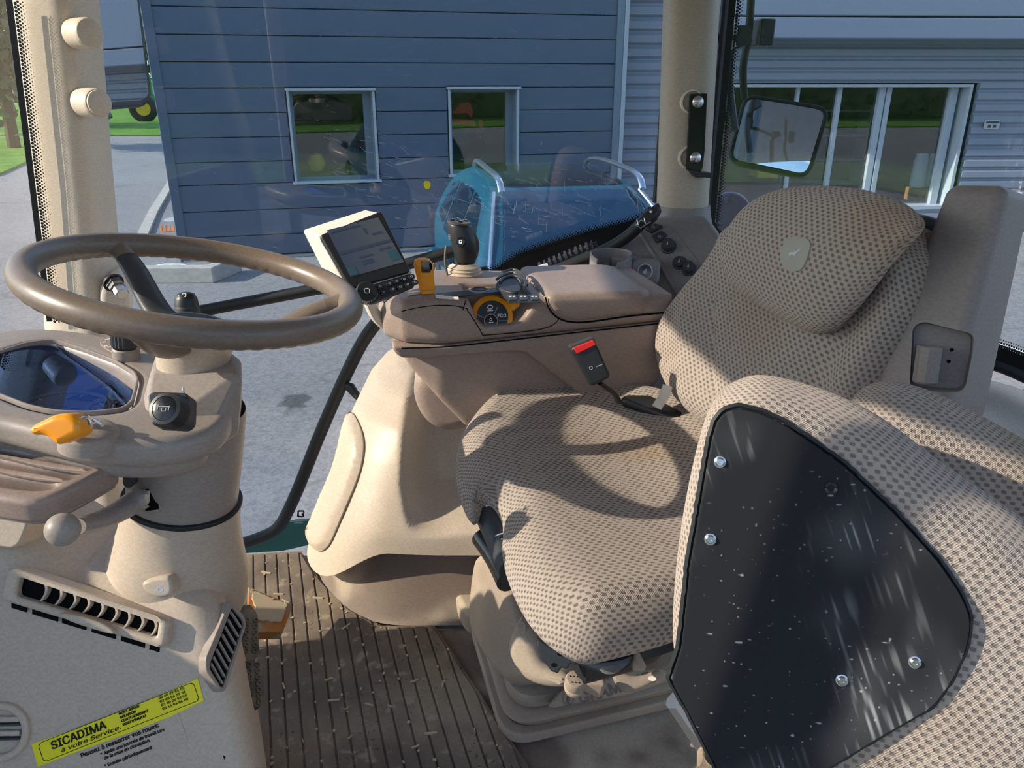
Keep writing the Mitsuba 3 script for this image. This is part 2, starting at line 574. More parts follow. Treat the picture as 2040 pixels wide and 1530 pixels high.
def plate_col(p, n, uv):
    q = mi.Vector3f(p.x * 1.0, p.y, p.z - 1.9)
    patch = mikit.smoothstep(0.52, 0.80, mikit.fbm(p.x * 16, p.y * 16, p.z * 9, 3))
    streak = mikit.smoothstep(0.60, 0.92, mikit.noise((p.x + 0.35 * p.z) * 330, p.y * 60, p.z * 26)) * patch
    speck = mikit.smoothstep(0.86, 0.95, mikit.noise(p.x * 340, p.y * 340, p.z * 340)) * mikit.smoothstep(0.45, 0.7, mikit.fbm(p.x * 12 + 9, p.y * 12, p.z * 12, 2))
    t = dr.clip(0.85 * streak + 0.10 * patch + 0.55 * speck, 0, 1)
    return mikit.mix((0.014, 0.015, 0.018), (0.40, 0.40, 0.40), t)


plastic('scuffed_board', mikit.proc(plate_col), 0.7, 0.15)


def mat_col(p, n, uv):
    a = mikit.fbm(p.x * 7, p.y * 7, p.z * 7, 4)
    b = mikit.fbm(p.x * 60, p.y * 60, 3, 3)
    c = mikit.mix((0.135, 0.105, 0.082), (0.30, 0.235, 0.165), mikit.smoothstep(0.35, 0.75, a))
    c = mikit.mix(c, (0.42, 0.34, 0.24), mikit.smoothstep(0.62, 0.85, b) * 0.5)
    crumb = mikit.smoothstep(0.86, 0.93, mikit.noise(p.x * 260, p.y * 260, 5)) * mikit.smoothstep(0.5, 0.6, mikit.noise(p.x * 20, p.y * 20, 2))
    return mikit.mix(c, (0.07, 0.05, 0.035), crumb * 0.8) * (0.9 + 0.2 * mikit.noise(p.x * 500, p.y * 500, p.z * 500))


plastic('floor_rubber', mikit.proc(mat_col), 0.75, 0.2)
plastic('embossed', (0.15, 0.115, 0.095), 0.5, 0.3)
plastic('mud', (0.46, 0.37, 0.25), 0.95, 0.05)
plastic('bellows_rubber', dusty((0.27, 0.21, 0.165), (0.45, 0.37, 0.27), lo=0.35, hi=0.7, f=8, amount=0.7), 0.6, 0.3)
plastic('skirt_rubber', dusty((0.19, 0.145, 0.115), (0.43, 0.355, 0.27), lo=0.38, hi=0.62, f=9, amount=0.95), 0.7, 0.2)


def rust_col(p, n, uv):
    a = mikit.smoothstep(0.46, 0.6, mikit.fbm(p.x * 40, p.y * 40, p.z * 40, 3))
    return mikit.mix((0.42, 0.17, 0.055), (0.34, 0.27, 0.19), a)


plastic('worn_orange', mikit.proc(rust_col), 0.8, 0.15)
plastic('studded_rubber', dusty((0.055, 0.05, 0.045), (0.30, 0.25, 0.18), lo=0.35, hi=0.65, f=30, amount=0.8), 0.8, 0.15)
plastic('sunk_metal', dusty((0.06, 0.06, 0.062), (0.28, 0.26, 0.22), lo=0.4, hi=0.7, f=25, amount=0.8), 0.5, 0.4)


# ---- outside
def tar_col(p, n, uv):
    g = 0.80 + 0.35 * mikit.noise(p.x * 90, p.y * 90) + 0.25 * (mikit.noise(p.x * 31, p.y * 31) - 0.5)
    big = 0.9 + 0.2 * mikit.fbm(p.x * 0.7, p.y * 0.7, 1, 3)
    d = dr.sqrt(dr.square((p.x + 1.66) * 1.1) + dr.square((p.y - 5.47) * 0.55)) + 0.16 * (mikit.fbm(p.x * 9, p.y * 9, 7, 3) - 0.5)
    stain = 1 - mikit.smoothstep(0.06, 0.115, d)
    crack = 1 - mikit.smoothstep(0.0, 0.012, dr.abs(mikit.fbm(p.x * 0.5, p.y * 0.5, 11, 4) - 0.5))
    return mi.Color3f(0.24, 0.235, 0.24) * g * big * (1 - 0.55 * stain) * (1 - 0.2 * crack)


plastic('tarmac', mikit.proc(tar_col), 0.9, 0.15)
plastic('lawn_green', mikit.proc(lambda p, n, uv: mikit.mix((0.07, 0.17, 0.03), (0.16, 0.27, 0.06), mikit.fbm(p.x * 1.5, p.y * 1.5, 0, 4)) * (0.8 + 0.4 * mikit.noise(p.x * 14, p.y * 14))), 0.95, 0.05)
plastic('panel_paint', mikit.proc(lambda p, n, uv: mi.Color3f(0.080, 0.115, 0.172) * (0.94 + 0.12 * mikit.fbm(p.x * 1.2, p.y * 1.2, p.z * 3.0, 3))), 0.38, 0.5)
plastic('rib_paint', (0.235, 0.27, 0.33), 0.42, 0.5)
plastic('fascia_paint', (0.185, 0.23, 0.31), 0.42, 0.5)
plastic('trim_paint', (0.40, 0.45, 0.50), 0.35, 0.5)
plastic('frame_paint', (0.16, 0.21, 0.26), 0.35, 0.5)
plastic('concrete', mikit.proc(lambda p, n, uv: mi.Color3f(0.46, 0.44, 0.40) * (0.75 + 0.4 * mikit.fbm(p.x * 16, p.y * 16, p.z * 16, 3))), 0.9, 0.1)
plastic('road_paint', mikit.proc(lambda p, n, uv: mikit.mix((0.72, 0.72, 0.70), (0.4, 0.4, 0.4), 0.6 * mikit.smoothstep(0.5, 0.8, mikit.fbm(p.x * 12, p.y * 12, 1, 3)))), 0.8, 0.1)
plastic('orange_mark', (0.70, 0.20, 0.06), 0.8, 0.1)
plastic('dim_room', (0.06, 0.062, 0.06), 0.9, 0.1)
plastic('office_grey', (0.28, 0.30, 0.30), 0.8, 0.1)
plastic('white_sack', (0.75, 0.78, 0.78), 0.8, 0.1)
plastic('card_brown', (0.42, 0.24, 0.09), 0.8, 0.1)
plastic('machine_green', (0.03, 0.26, 0.05), 0.4, 0.5)
plastic('machine_red', (0.80, 0.02, 0.03), 0.4, 0.5)
plastic('machine_yellow', (0.75, 0.5, 0.02), 0.4, 0.5)
plastic('dark_blue', (0.015, 0.03, 0.06), 0.4, 0.5)
plastic('car_paint', (0.008, 0.068, 0.115), 0.25, 0.5, clearcoat=1.0, clearcoat_gloss=0.95)
plastic('car_black', (0.012, 0.013, 0.016), 0.1, 0.6, clearcoat=1.0)
scene['car_glass'] = {'type': 'twosided', 'bsdf': {'type': 'principled', 'base_color': rgb(0.004, 0.02, 0.045), 'roughness': 0.03, 'eta': 2.1}}  # mirrored blue sky is partly put into the bluish base colour
metal('rail_silver', (0.8, 0.82, 0.84), 0.3)
plastic('bark', (0.10, 0.075, 0.05), 0.9, 0.1)
scene['leaf'] = {'type': 'twosided', 'bsdf': {'type': 'principled', 'base_color': rgb(0.075, 0.15, 0.03), 'roughness': 0.6}}
scene['leaf_hedge'] = {'type': 'twosided', 'bsdf': {'type': 'principled', 'base_color': rgb(0.15, 0.20, 0.07), 'roughness': 0.7}}
scene['leaf_dark'] = {'type': 'twosided', 'bsdf': {'type': 'principled', 'base_color': rgb(0.045, 0.10, 0.04), 'roughness': 0.6}}
# ---------------------------------------------------------------- the yard outside
GZ = -2.3
put('ground', prism(FZ(GZ), [(-90, -60), (90, -60), (90, 90), (-90, 90)], -0.3, 0), 'tarmac', 'grey asphalt yard outside the cab', kind='structure', smooth=False)
lawn = thing('lawn', 'green grass verge beyond the far end of the yard', 'lawn')
lw = atz(190, 274, GZ)
put('lawn', prism(FZ(GZ), [(-90, 40), (-40, 37.0), (-22, 35.4), (-14, 35.2), (-8, 44), (-8, 80), (-90, 80)], -0.05, 0.06), 'lawn_green', 'green grass verge beyond the far end of the yard', kind='structure')
put('lawn', prism(FZ(GZ), [atz(-700, 560, GZ)[:2], atz(-300, 420, GZ)[:2], atz(0, 350, GZ)[:2], atz(52, 326, GZ)[:2], atz(70, 290, GZ)[:2], atz(70, 276, GZ)[:2], (-40, 36.6), (-90, 36.8), (-90, 10)], -0.05, 0.06), 'lawn_green', 'green grass verge seen past the left cab post', kind='structure')


def strip(key, pts, w, mat, label, cat, h=0.008, kind=None):
    p = np.array([atz(a, b, GZ)[:2] for a, b in pts])
    line = shapely.LineString(p).buffer(w / 2, cap_style='flat', join_style='mitre')
    put(key, prism(FZ(GZ), np.array(line.exterior.coords)[:-1], 0.001, h), mat, label, cat, kind=kind, smooth=False)


strip('kerb', [(282, 478), (306, 425), (347, 356)], 0.16, 'concrete', 'pale kerb strip running along the grey building towards the road', 'kerb', 0.05)
q = atz(284, 565, GZ)
put('kerb', prism(Frame((q[0], q[1], GZ), (0, 0, 1), u=(1, 0.03, 0)), round_corners([(-0.35, 0), (0.86, 0), (1.02, 0.62), (0.84, 0.62), (0.74, 0.17), (-0.35, 0.17)], 0.02), 0, 0.19, 0.012), 'concrete',
    'low pale concrete kerb corner behind the steering wheel rim', 'kerb')
strip('painted_line', [(338, 622), (470, 606), (640, 584)], 0.10, 'road_paint', 'white painted ground line below the black grab rail', 'line')
strip('painted_line', [(1945, 672), (2060, 712)], 0.12, 'road_paint', 'white painted ground line beside the seat belt tower', 'line')
q = atz(340, 437, GZ) + np.array([0.16, 0, 0])
put('manhole_cover', lathe([(0.26, 0), (0.26, 0.012), (0.22, 0.015), (0, 0.015)], (q[0], q[1], GZ), (0, 0, 1)), 'grey_label', 'round pale cover beside the kerb by the building corner', 'manhole cover')
q = atz(333, 534, GZ)
put('manhole_cover', lathe([(0.24, 0), (0.24, 0.012), (0.2, 0.015), (0, 0.015)], (q[0], q[1], GZ), (0, 0, 1)), 'road_paint', 'round white cover just behind the kerb corner', 'manhole cover')
om = thing('ground_marking', 'orange painted marking on the asphalt by the building corner', 'marking')
fo = FZ(GZ + 0.002)
for i in range(5):
    a = fo.px([(318 + 8 * i, 461), (323 + 8 * i, 461), (322 + 8 * i, 449), (320 + 8 * i, 449)])
    put(om + '__stroke', prism(fo, a, 0, 0.004), 'orange_mark', smooth=False)
a = fo.px([(316, 462.5), (360, 460.5), (360, 459.3), (316, 461)])
put(om + '__underline', prism(fo, a, 0, 0.004), 'orange_mark', smooth=False)

# ---------------------------------------------------------------- the grey panelled building
TPSI = 0.27
c0 = atz(367, 521, GZ)
BL = Frame(c0, (TPSI, -1, 0))               # u to the right along the wall, v up, w towards the yard
bld = thing('office_building', 'dark grey blue building clad in wide horizontal panels with two small windows', 'building')
trimx = BL.px([(1236, 160)])[0][0]
top = 4.6
rows = BL.px([(560, y) for y in (505, 466, 416, 364, 320, 272, 224, 175, 124, 71, 17)])[:, 1]
step = np.median(np.diff(rows))
rows = list(rows)
while rows[-1] < top:
    rows.append(rows[-1] + step)
WIN = []
for a in ([(572, 178), (746, 178), (750, 358), (590, 366)], [(893, 175), (1036, 175), (1024, 343), (899, 353)]):
    q = BL.px(a)
    WIN.append((q[[0, 3], 0].mean(), q[[2, 3], 1].mean(), q[[1, 2], 0].mean(), q[[0, 1], 1].mean()))
prism_core = shapely.box(-0.02, -0.05, trimx, top) - shapely.union_all([shapely.box(*w) for w in WIN])
put(bld + '__wall_core', prism(BL, np.array(prism_core.exterior.coords)[:-1], -0.30, -0.02, holes=[np.array(h.coords)[:-1] for h in prism_core.interiors]), 'charcoal', smooth=False)
put(bld + '__side_wall', prism(Frame(c0 - BL.w * 0.30 - BL.u * 0.02, -BL.u), [(-9.0, -0.05), (0, -0.05), (0, top), (-9.0, top)], -0.3, 0), 'panel_paint', smooth=False)
for a, b in zip(rows[:-1], rows[1:]):
    row = shapely.box(0.06, a + 0.005, trimx - 0.10, b - 0.005) - shapely.union_all([shapely.box(w[0] - 0.03, w[1] - 0.03, w[2] + 0.03, w[3] + 0.03) for w in WIN])
    for g in getattr(row, 'geoms', [row]):
        if g.area > 1e-3:
            put(bld + '__panel', prism(BL, np.array(g.exterior.coords)[:-1], -0.02, 0.02, 0.008, 2), 'panel_paint', smooth=30)
put(bld + '__corner_trim', box(BL, 0.02, top / 2, 0.0, 0.12, top, 0.09, 0.01), 'panel_paint')
put(bld + '__end_trim', box(BL, trimx - 0.05, top / 2, 0.01, 0.10, top, 0.10, 0.01), 'frame_paint')
put(bld + '__end_trim', box(BL, trimx + 0.03, top / 2, 0.02, 0.06, top, 0.12, 0.01), 'trim_paint', label='pale end trim')
put(bld + '__plinth', prism(BL, [(0.0, -0.02), (trimx, -0.02), (trimx, rows[0] - 0.02), (0.0, rows[0] - 0.02)], -0.02, 0.06), 'concrete', smooth=False)
for x0, y0, x1, y1 in WIN:
    w, h, cx, cy = x1 - x0, y1 - y0, (x0 + x1) / 2, (y0 + y1) / 2
    wk = bld + '__window'
    k = put(wk, prism(BL, [(x0, y0), (x1, y0), (x1, y1), (x0, y1)], -0.24, 0.03, holes=[[(x0 + .03, y0 + .03), (x1 - .03, y0 + .03), (x1 - .03, y1 - .03), (x0 + .03, y1 - .03)]]), 'frame_paint', smooth=False)
    put(k + '__pane', sheet(BL, [(x0 + .03, y0 + .03), (x1 - .10, y0 + .03), (x1 - .10, y1 - .03), (x0 + .03, y1 - .03)], -0.17), 'tint_glass', smooth=False)
    put(k + '__frame', prism(BL, [(x0 + .02, y0 + .02), (x1 - .02, y0 + .02), (x1 - .02, y1 - .02), (x0 + .02, y1 - .02)], -0.20, -0.14, 0.004, 2, holes=[[(x0 + .06, y0 + .06), (x1 - .13, y0 + .06), (x1 - .13, y1 - .06), (x0 + .06, y1 - .06)]]), 'frame_paint')
    put(k + '__sill', box(BL, cx, y0 + 0.005, 0.05, w + 0.08, 0.035, 0.10, 0.006), 'trim_paint')
    put(k + '__hood', box(BL, cx, y1 + 0.0, 0.06, w + 0.06, 0.03, 0.12, 0.005), 'trim_paint')
    put(k + '__edge_trim', box(BL, x1 - 0.0, cy, 0.035, 0.035, h, 0.05, 0.005), 'trim_paint')
    put(k + '__edge_trim', box(BL, x0 + 0.0, cy, 0.035, 0.03, h, 0.05, 0.005), 'trim_paint')
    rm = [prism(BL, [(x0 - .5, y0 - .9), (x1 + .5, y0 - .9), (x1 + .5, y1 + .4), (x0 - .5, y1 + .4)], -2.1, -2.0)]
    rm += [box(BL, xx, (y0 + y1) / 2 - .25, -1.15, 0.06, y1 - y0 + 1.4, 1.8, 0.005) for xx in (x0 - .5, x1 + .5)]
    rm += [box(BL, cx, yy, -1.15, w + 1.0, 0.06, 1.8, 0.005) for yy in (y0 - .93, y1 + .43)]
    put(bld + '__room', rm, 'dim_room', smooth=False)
# things inside the two windows
x0, y0, x1, y1 = WIN[0]
o = BL.P([(x0 + 0.30, y0 + 0.22, -0.45)])[0]
put('yellow_lamp_globe', lathe([(0, -0.13), (0.08, -0.105), (0.125, -0.03), (0.125, 0.04), (0.08, 0.11), (0.0, 0.135)], o, (0, 0, 1)), 'machine_yellow', 'yellow rounded globe inside the left window of the grey building', 'globe')
ch = thing('office_chair', 'dark office chair standing inside the left window of the grey building', 'chair')
o = BL.P([(x0 + 0.72, y0, -0.9)])[0]
fr = Frame(o, BL.w, u=BL.u)
put(ch + '__backrest', prism(fr, rrect(0, 0.42, 0.42, 0.55, 0.12, 6), 0, 0.08, 0.03), 'black_plastic')
put(ch + '__seat', box(fr, 0, 0.05, 0.25, 0.46, 0.09, 0.46, 0.03), 'black_plastic')
put(ch + '__post', tube([o + BL.w * 0.25 + np.array([0, 0, 0.02]), o + BL.w * 0.25 - np.array([0, 0, 0.42])], 0.03), 'dark_grey')

# ---------------------------------------------------------------- the pale ribbed building
WR = Frame(atz(1238, 470, GZ) * np.array([1, 1, 1]), (0.05, -1, 0))
WR.o = BL.P([(trimx + 0.05, 0, -0.25)])[0]
shed = thing('ribbed_building', 'pale blue grey building clad in horizontal ribbed sheet with a long shop window', 'building')


def wpx(*pts):
    return WR.px(pts)


def ribbed(x0, x1, z0, z1, pitch, depth, key, mat):
    """Sheet with flat-topped horizontal ribs."""
    prof = []
    z = z0
    while z < z1 - 1e-6:
        for t, d in ((0.0, 0.0), (0.12, 0.0), (0.30, depth), (0.82, depth), (1.0, 0.0)):
            if z + t * pitch <= z1 + 1e-6:
                prof.append((z + t * pitch, d))
        z += pitch
    prof = np.array(prof)
    ring = np.vstack([prof, [(z1, prof[-1, 1]), (z1, -0.04), (z0, -0.04)]])
    fr = Frame(WR.P([(x0, 0, 0)])[0], WR.u)      # section plane: u' = up, v' = out
    fr.u, fr.v = WR.v, WR.w
    fr.w = np.cross(fr.u, fr.v)
    L = x1 - x0
    m = prism(fr, ring, 0, L) if fr.w @ WR.u > 0 else prism(fr, ring, -L, 0)
    return put(key, m, mat, smooth=20)


q = wpx((1470, 168), (1937, 168), (1900, 416), (1450, 416), (1320, 80), (1320, 37))
wx0, wz1, wx1, wz0 = q[0, 0] - 0.8, q[0, 1], q[1, 0], q[2, 1]
fz0, fz1 = q[4, 1], q[5, 1]
pitch = (wpx((1600, 0))[0, 1] - wpx((1600, 72))[0, 1]) / 3.0
pr = abs(wpx((1700, 97))[0, 1] - wpx((1700, 121))[0, 1])
ribbed(0.02, 0.95, 0.0, 4.2, wpx((1290, 20))[0, 1] - wpx((1290, 48))[0, 1], 0.05, shed + '__ribbed_sheet', 'rib_paint')
ribbed(0.95, wx0, 0.0, wz1 + 0.02, pr, 0.045, shed + '__ribbed_sheet', 'rib_paint')
ribbed(0.95, 34.0, wz1 + 0.02, fz0 + 0.03, pr, 0.045, shed + '__ribbed_sheet', 'rib_paint')
ribbed(wx1 + 0.10, 34.0, 0.0, wz1 + 0.02, pr, 0.045, shed + '__ribbed_sheet', 'rib_paint')
ribbed(wx0, wx1 + 0.10, 0.0, wz0 - 0.02, pr, 0.045, shed + '__ribbed_sheet', 'rib_paint')
put(shed + '__fascia_panel', box(WR, 17.5, (fz0 + fz1) / 2 - 0.004, 0.27, 33.2, fz1 - fz0 - 0.016, 0.56, 0.012), 'fascia_paint')
put(shed + '__fascia_panel', box(WR, 17.5, fz1 + 0.6, 0.27, 33.2, 1.184, 0.56, 0.012), 'fascia_paint')
sw = put(shed + '__shop_window', prism(WR, [(wx0, wz0), (wx1, wz0), (wx1, wz1), (wx0, wz1)], -0.30, 0.05, 0.004, 2, holes=[[(wx0 + .05, wz0 + .06), (wx1 - .05, wz0 + .06), (wx1 - .05, wz1 - .04), (wx0 + .05, wz1 - .04)]]), 'trim_paint')
put(sw + '__pane', sheet(WR, [(wx0 + .05, wz0 + .06), (wx1 - .2, wz0 + .06), (wx1 - .2, wz1 - .04), (wx0 + .05, wz1 - .04)], -0.2), 'tint_glass', smooth=False)
put(sw + '__side_frame', box(WR, wx1 - 0.17, (wz0 + wz1) / 2, -0.18, 0.12, wz1 - wz0, 0.10, 0.01), 'trim_paint')
for px_, w in ((1597, 0.05), (1681, 0.07), (1766, 0.10), (1780, 0.08)):
    x = wpx((px_, 190))[0, 0]
    xb = wpx((px_ - (px_ - 1020) * 0.055, 400))[0, 0]
    put(sw + '__mullion', box(WR, x, (wz0 + wz1) / 2, -0.17, w, wz1 - wz0 - 0.08, 0.08, 0.008), 'trim_paint')
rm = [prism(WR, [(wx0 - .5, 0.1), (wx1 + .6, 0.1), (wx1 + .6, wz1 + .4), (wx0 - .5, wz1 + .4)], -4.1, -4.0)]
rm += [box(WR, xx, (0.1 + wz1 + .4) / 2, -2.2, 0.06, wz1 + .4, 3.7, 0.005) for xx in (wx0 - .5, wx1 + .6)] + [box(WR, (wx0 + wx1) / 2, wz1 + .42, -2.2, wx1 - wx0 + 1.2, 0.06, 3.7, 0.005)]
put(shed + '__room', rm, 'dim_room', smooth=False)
put(shed + '__room_floor', box(WR, (wx0 + wx1) / 2, 0.15, -2.2, wx1 - wx0 + 1, 0.1, 3.6, 0.01), 'office_grey')
q = wpx((1958, 238), (1984, 257))
pl = Frame(WR.P([(q[0, 0], q[1, 1], 0.06)])[0], WR.w, u=WR.u)
pw, ph = q[1, 0] - q[0, 0], q[0, 1] - q[1, 1]
plq = thing('number_plaque', 'small grey plaque on the ribbed wall beside the shop window', 'plaque')
put(plq + '__plate', box(pl, pw / 2, ph / 2, 0, pw, ph, 0.02, 0.004, 0.03), 'grey_label')
put(plq + '__dark_band', box(pl, pw / 2, ph * 0.72, 0.012, pw * 0.86, ph * 0.18, 0.006, 0.001), 'dark_grey')
for i in (0, 1):
    put(plq + '__symbol', box(pl, pw * (0.33 + 0.34 * i), ph * 0.32, 0.012, pw * 0.2, ph * 0.3, 0.006, 0.001), 'dark_grey')
# sacks and boxes behind the shop window
for i, (px_, w) in enumerate(((1826, 30), (1854, 32), (1879, 26))):
    b = WR.at(-0.62 - 0.12 * i).px([(px_ - w / 2, 372), (px_ + w / 2, 372), (px_ + w / 2, 306)])
    cx, hw = (b[0, 0] + b[1, 0]) / 2, (b[1, 0] - b[0, 0]) / 2
    zz = np.linspace(0, 1, 9)
    rings = []
    rg = np.random.default_rng(40 + i)
    for t in zz:
        s = hw * (1.0 - 0.18 * t - 0.35 * max(0, t - 0.8) * 3 * 0.6)
        a = np.linspace(0, 2 * math.pi, 20, endpoint=False)
        rr = s * (1 + 0.06 * np.sin(5 * a + 4 * t + i))
        rings.append(WR.P(np.column_stack([cx + rr * np.cos(a), np.full(20, b[0, 1] + t * (b[2, 1] - b[0, 1])), -0.62 - 0.12 * i + 0.8 * rr * np.sin(a)])))
    put('white_sack', loft(rings), 'white_sack', ('white sack behind the shop window, leftmost of the three', 'white sack behind the shop window, middle of the three', 'white sack behind the shop window, rightmost of the three')[i], 'sack', 'sacks behind the shop window')
b = WR.at(-0.8).px([(1812, 400), (1880, 374)])
put('cardboard_box', box(WR, b[:, 0].mean(), b[:, 1].mean(), -0.75, b[1, 0] - b[0, 0], b[1, 1] - b[0, 1], 0.5, 0.01), 'card_brown', 'brown box under the white sacks behind the shop window', 'box')
b = WR.at(-1.0).px([(1500, 352), (1545, 328)])
put('cardboard_box', box(WR, b[:, 0].mean(), b[:, 1].mean(), -1.0, b[1, 0] - b[0, 0], b[1, 1] - b[0, 1], 0.4, 0.01), 'machine_yellow', 'yellow box behind the shop window, below the square mirror', 'box')
b = WR.at(-2.0).px([(1700, 300), (1760, 415)])
put('shelf_unit', [box(WR, 0, 0, 0, 0.001, 0.001, 0.001)] and [box(WR, b[:, 0].mean() - 0.9 + 0.6 * 0, wz0 + 0.15 + 0.42 * i, -2.2, 1.5, 0.04, 0.4, 0.005) for i in range(4)] + [box(WR, b[:, 0].mean() - 0.9 + s * 0.74, wz0 + 0.7, -2.2, 0.04, 1.6, 0.4, 0.005) for s in (-1, 1)],
    'office_grey', 'grey open shelf unit standing inside the shop window', 'shelf')

# red machine added behind the right-hand pane, standing in for a reflection
x0, y0, x1, y1 = WIN[1]
rmac = thing('red_machine', 'red machine added behind the right window pane in place of a reflection', 'machine')
fr = BL.at(-0.42)
q = lambda *p: fr.px(p)
put(rmac + '__hood', prism(fr, round_corners(q((900, 222), (912, 210), (922, 203), (936, 203), (944, 222), (940, 236), (930, 226), (902, 228)), 0.01), -0.15, 0.0, 0.02), 'machine_red')
put(rmac + '__frame', prism(fr, round_corners(q((900, 236), (928, 238), (946, 240), (948, 252), (920, 250), (900, 248)), 0.01), -0.12, 0.0, 0.01), 'machine_red')
put(rmac + '__side_box', prism(fr, round_corners(q((954, 238), (961, 238), (963, 258), (956, 259)), 0.005), -0.1, 0.0, 0.005), 'machine_red')
put(rmac + '__chassis', prism(fr, round_corners(q((900, 252), (986, 256), (986, 268), (900, 262)), 0.01), -0.12, 0.02, 0.01), 'black_plastic')
for a in (915, 975):
    u, v = q((a, 274))[0]
    put(rmac + '__wheel', lathe([(0, -.06), (.09, -.06), (.12, -.04), (.12, .04), (.09, .06), (0, .06)], fr.P([(u, v, 0.03)])[0], BL.w, 24), 'rubber')
# ---------------------------------------------------------------- the parked car
h = unit((0.19, -0.98, 0))
co = np.array([0.36, 6.55, GZ])
CF = Frame(co, (0, 0, 1), u=h)              # u forward, v to the car's left, w up
car = thing('car', 'teal blue parked car with silver roof rails seen from above its windscreen', 'car')
side = chaikin([(-2.1, .35), (-2.12, .85), (-1.95, 1.05), (-1.75, 1.38), (-1.35, 1.53), (-0.6, 1.57), (0.0, 1.56), (0.42, 1.50), (0.85, 1.24), (1.22, 1.0), (1.75, .93), (2.08, .80), (2.2, .55), (2.12, .3)], 1)
plan = chaikin([(-2.1, -.70), (-2.0, -.86), (-1.0, -.90), (1.2, -.89), (1.9, -.80), (2.2, -.45), (2.22, .45), (1.9, .80), (1.2, .89), (-1.0, .90), (-2.0, .86), (-2.1, .70)], 1)
front = chaikin([(-.86, .25), (-.90, .6), (-.90, .92), (-.80, 1.10), (-.62, 1.50), (-.50, 1.62), (.50, 1.62), (.62, 1.50), (.80, 1.10), (.90, .92), (.90, .6), (.86, .25)], 1)


def carsolid(grow, res=0.03):
    return solid(CF, (-2.25, -1.0, 0.2), (2.3, 1.0, 1.65), res, 0.10, uv=plan, uw=side, vw=front, field=lambda x, y, z, D: D - grow)


body = carsolid(0.0)
put(car + '__body', body, 'car_paint', smooth=50)
gl = carsolid(0.006, 0.02)
glm = manifold3d.Manifold(manifold3d.Mesh(np.asarray(gl.vertices, np.float32), np.asarray(gl.faces, np.uint32)))


def carcut(poly, fr, a, b):
    m = prism(fr, poly, a, b)
    mm = manifold3d.Manifold(manifold3d.Mesh(np.asarray(m.vertices, np.float32), np.asarray(m.faces, np.uint32)))
    return tm(glm ^ mm)


# cutters looking along the car, across it and down on it
FX = Frame(co, h)                            # u to its left?, v up
FX.u, FX.v = CF.v, CF.w
FS = Frame(co, CF.v)
FS.u, FS.v, FS.w = -CF.u, CF.w, CF.v
ws = [(-.66, 1.03), (.66, 1.03), (.52, 1.50), (-.52, 1.50)]
put(car + '__windscreen', carcut(round_corners(ws, 0.06), FX, 0.36, 1.5), 'car_glass', smooth=40, label='dark windscreen with sky blue put into its colour')
FT = CF
put(car + '__roof_panel', carcut(round_corners([(-1.25, -.50), (0.30, -.50), (0.30, .50), (-1.25, .50)], 0.1), CF, 1.3, 1.8), 'car_black', smooth=40, label='black glass roof panel')
for s in (-1, 1):
    for poly in ([(-0.95, 1.0), (-0.95, 1.42), (-0.18, 1.44), (-0.10, 1.0)], [(-0.04, 1.0), (-0.12, 1.44), (0.30, 1.40), (0.74, 1.07), (0.74, 1.0)], [(-1.55, 1.05), (-1.35, 1.36), (-1.03, 1.42), (-1.03, 1.03)]):
        fr2 = Frame(co, CF.v * s)
        fr2.u, fr2.v, fr2.w = CF.u * 1.0, CF.w, np.cross(CF.u, CF.w)
        a, b = (0.3, 1.2) if (fr2.w @ CF.v) * s > 0 else (-1.2, -0.3)
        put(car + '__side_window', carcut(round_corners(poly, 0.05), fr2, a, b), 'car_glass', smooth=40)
    rail = [CF.P([(x, s * (0.535 + 0.03 * (1 - (x / 0.9) ** 2)), 1.56 + z)])[0] for x, z in ((-0.95, 0.0), (-0.85, 0.045), (-0.4, 0.075), (0.1, 0.065), (0.48, 0.025), (0.56, -0.045))]
    put(car + '__roof_rail', tube(spline(rail, 24), 0.026, 10, squash=0.8), 'rail_silver')
    mo = CF.P([(0.62, s * 0.98, 1.06)])[0]
    mk = put(car + '__wing_mirror', tm(hull([mo + CF.u * 0.04, mo - CF.u * 0.04 + CF.v * s * 0.07, mo + CF.v * s * 0.1 + CF.w * 0.03, mo - CF.w * 0.04], 0.05)), 'car_paint')
    for x in (-1.35, 1.38):
        w = CF.P([(x, s * 0.78, 0.33)])[0]
        k = put(car + '__wheel', lathe([(0, -.1), (.24, -.1), (.33, -.08), (.34, 0), (.33, .1), (.25, .12), (.22, .09), (0, .09)], w, CF.v * s, 28), 'rubber')
        put(k + '__rim', lathe([(0, .095), (.21, .095), (.2, .11), (0.05, .10), (0, .115)], w, CF.v * s, 20), 'rail_silver')
    put(car + '__pillar_strip', tube(spline([CF.P([p])[0] for p in ((0.40, s * 0.585, 1.49), (0.75, s * 0.66, 1.31), (1.12, s * 0.745, 1.06))], 12), 0.016, 8), 'rail_silver', label='bright pillar strip')
    hp = CF.P([(1.98, s * 0.62, 0.74)])[0]
    put(car + '__headlamp', tm(hull([hp, hp - CF.u * 0.25 + CF.v * s * 0.1 + CF.w * 0.04], 0.07)), 'chrome')
put(car + '__wiper', tube([CF.P([p])[0] for p in ((1.25, -0.1, 1.02), (1.12, 0.35, 1.075), (1.06, 0.5, 1.10))], 0.008, 6), 'rubber')

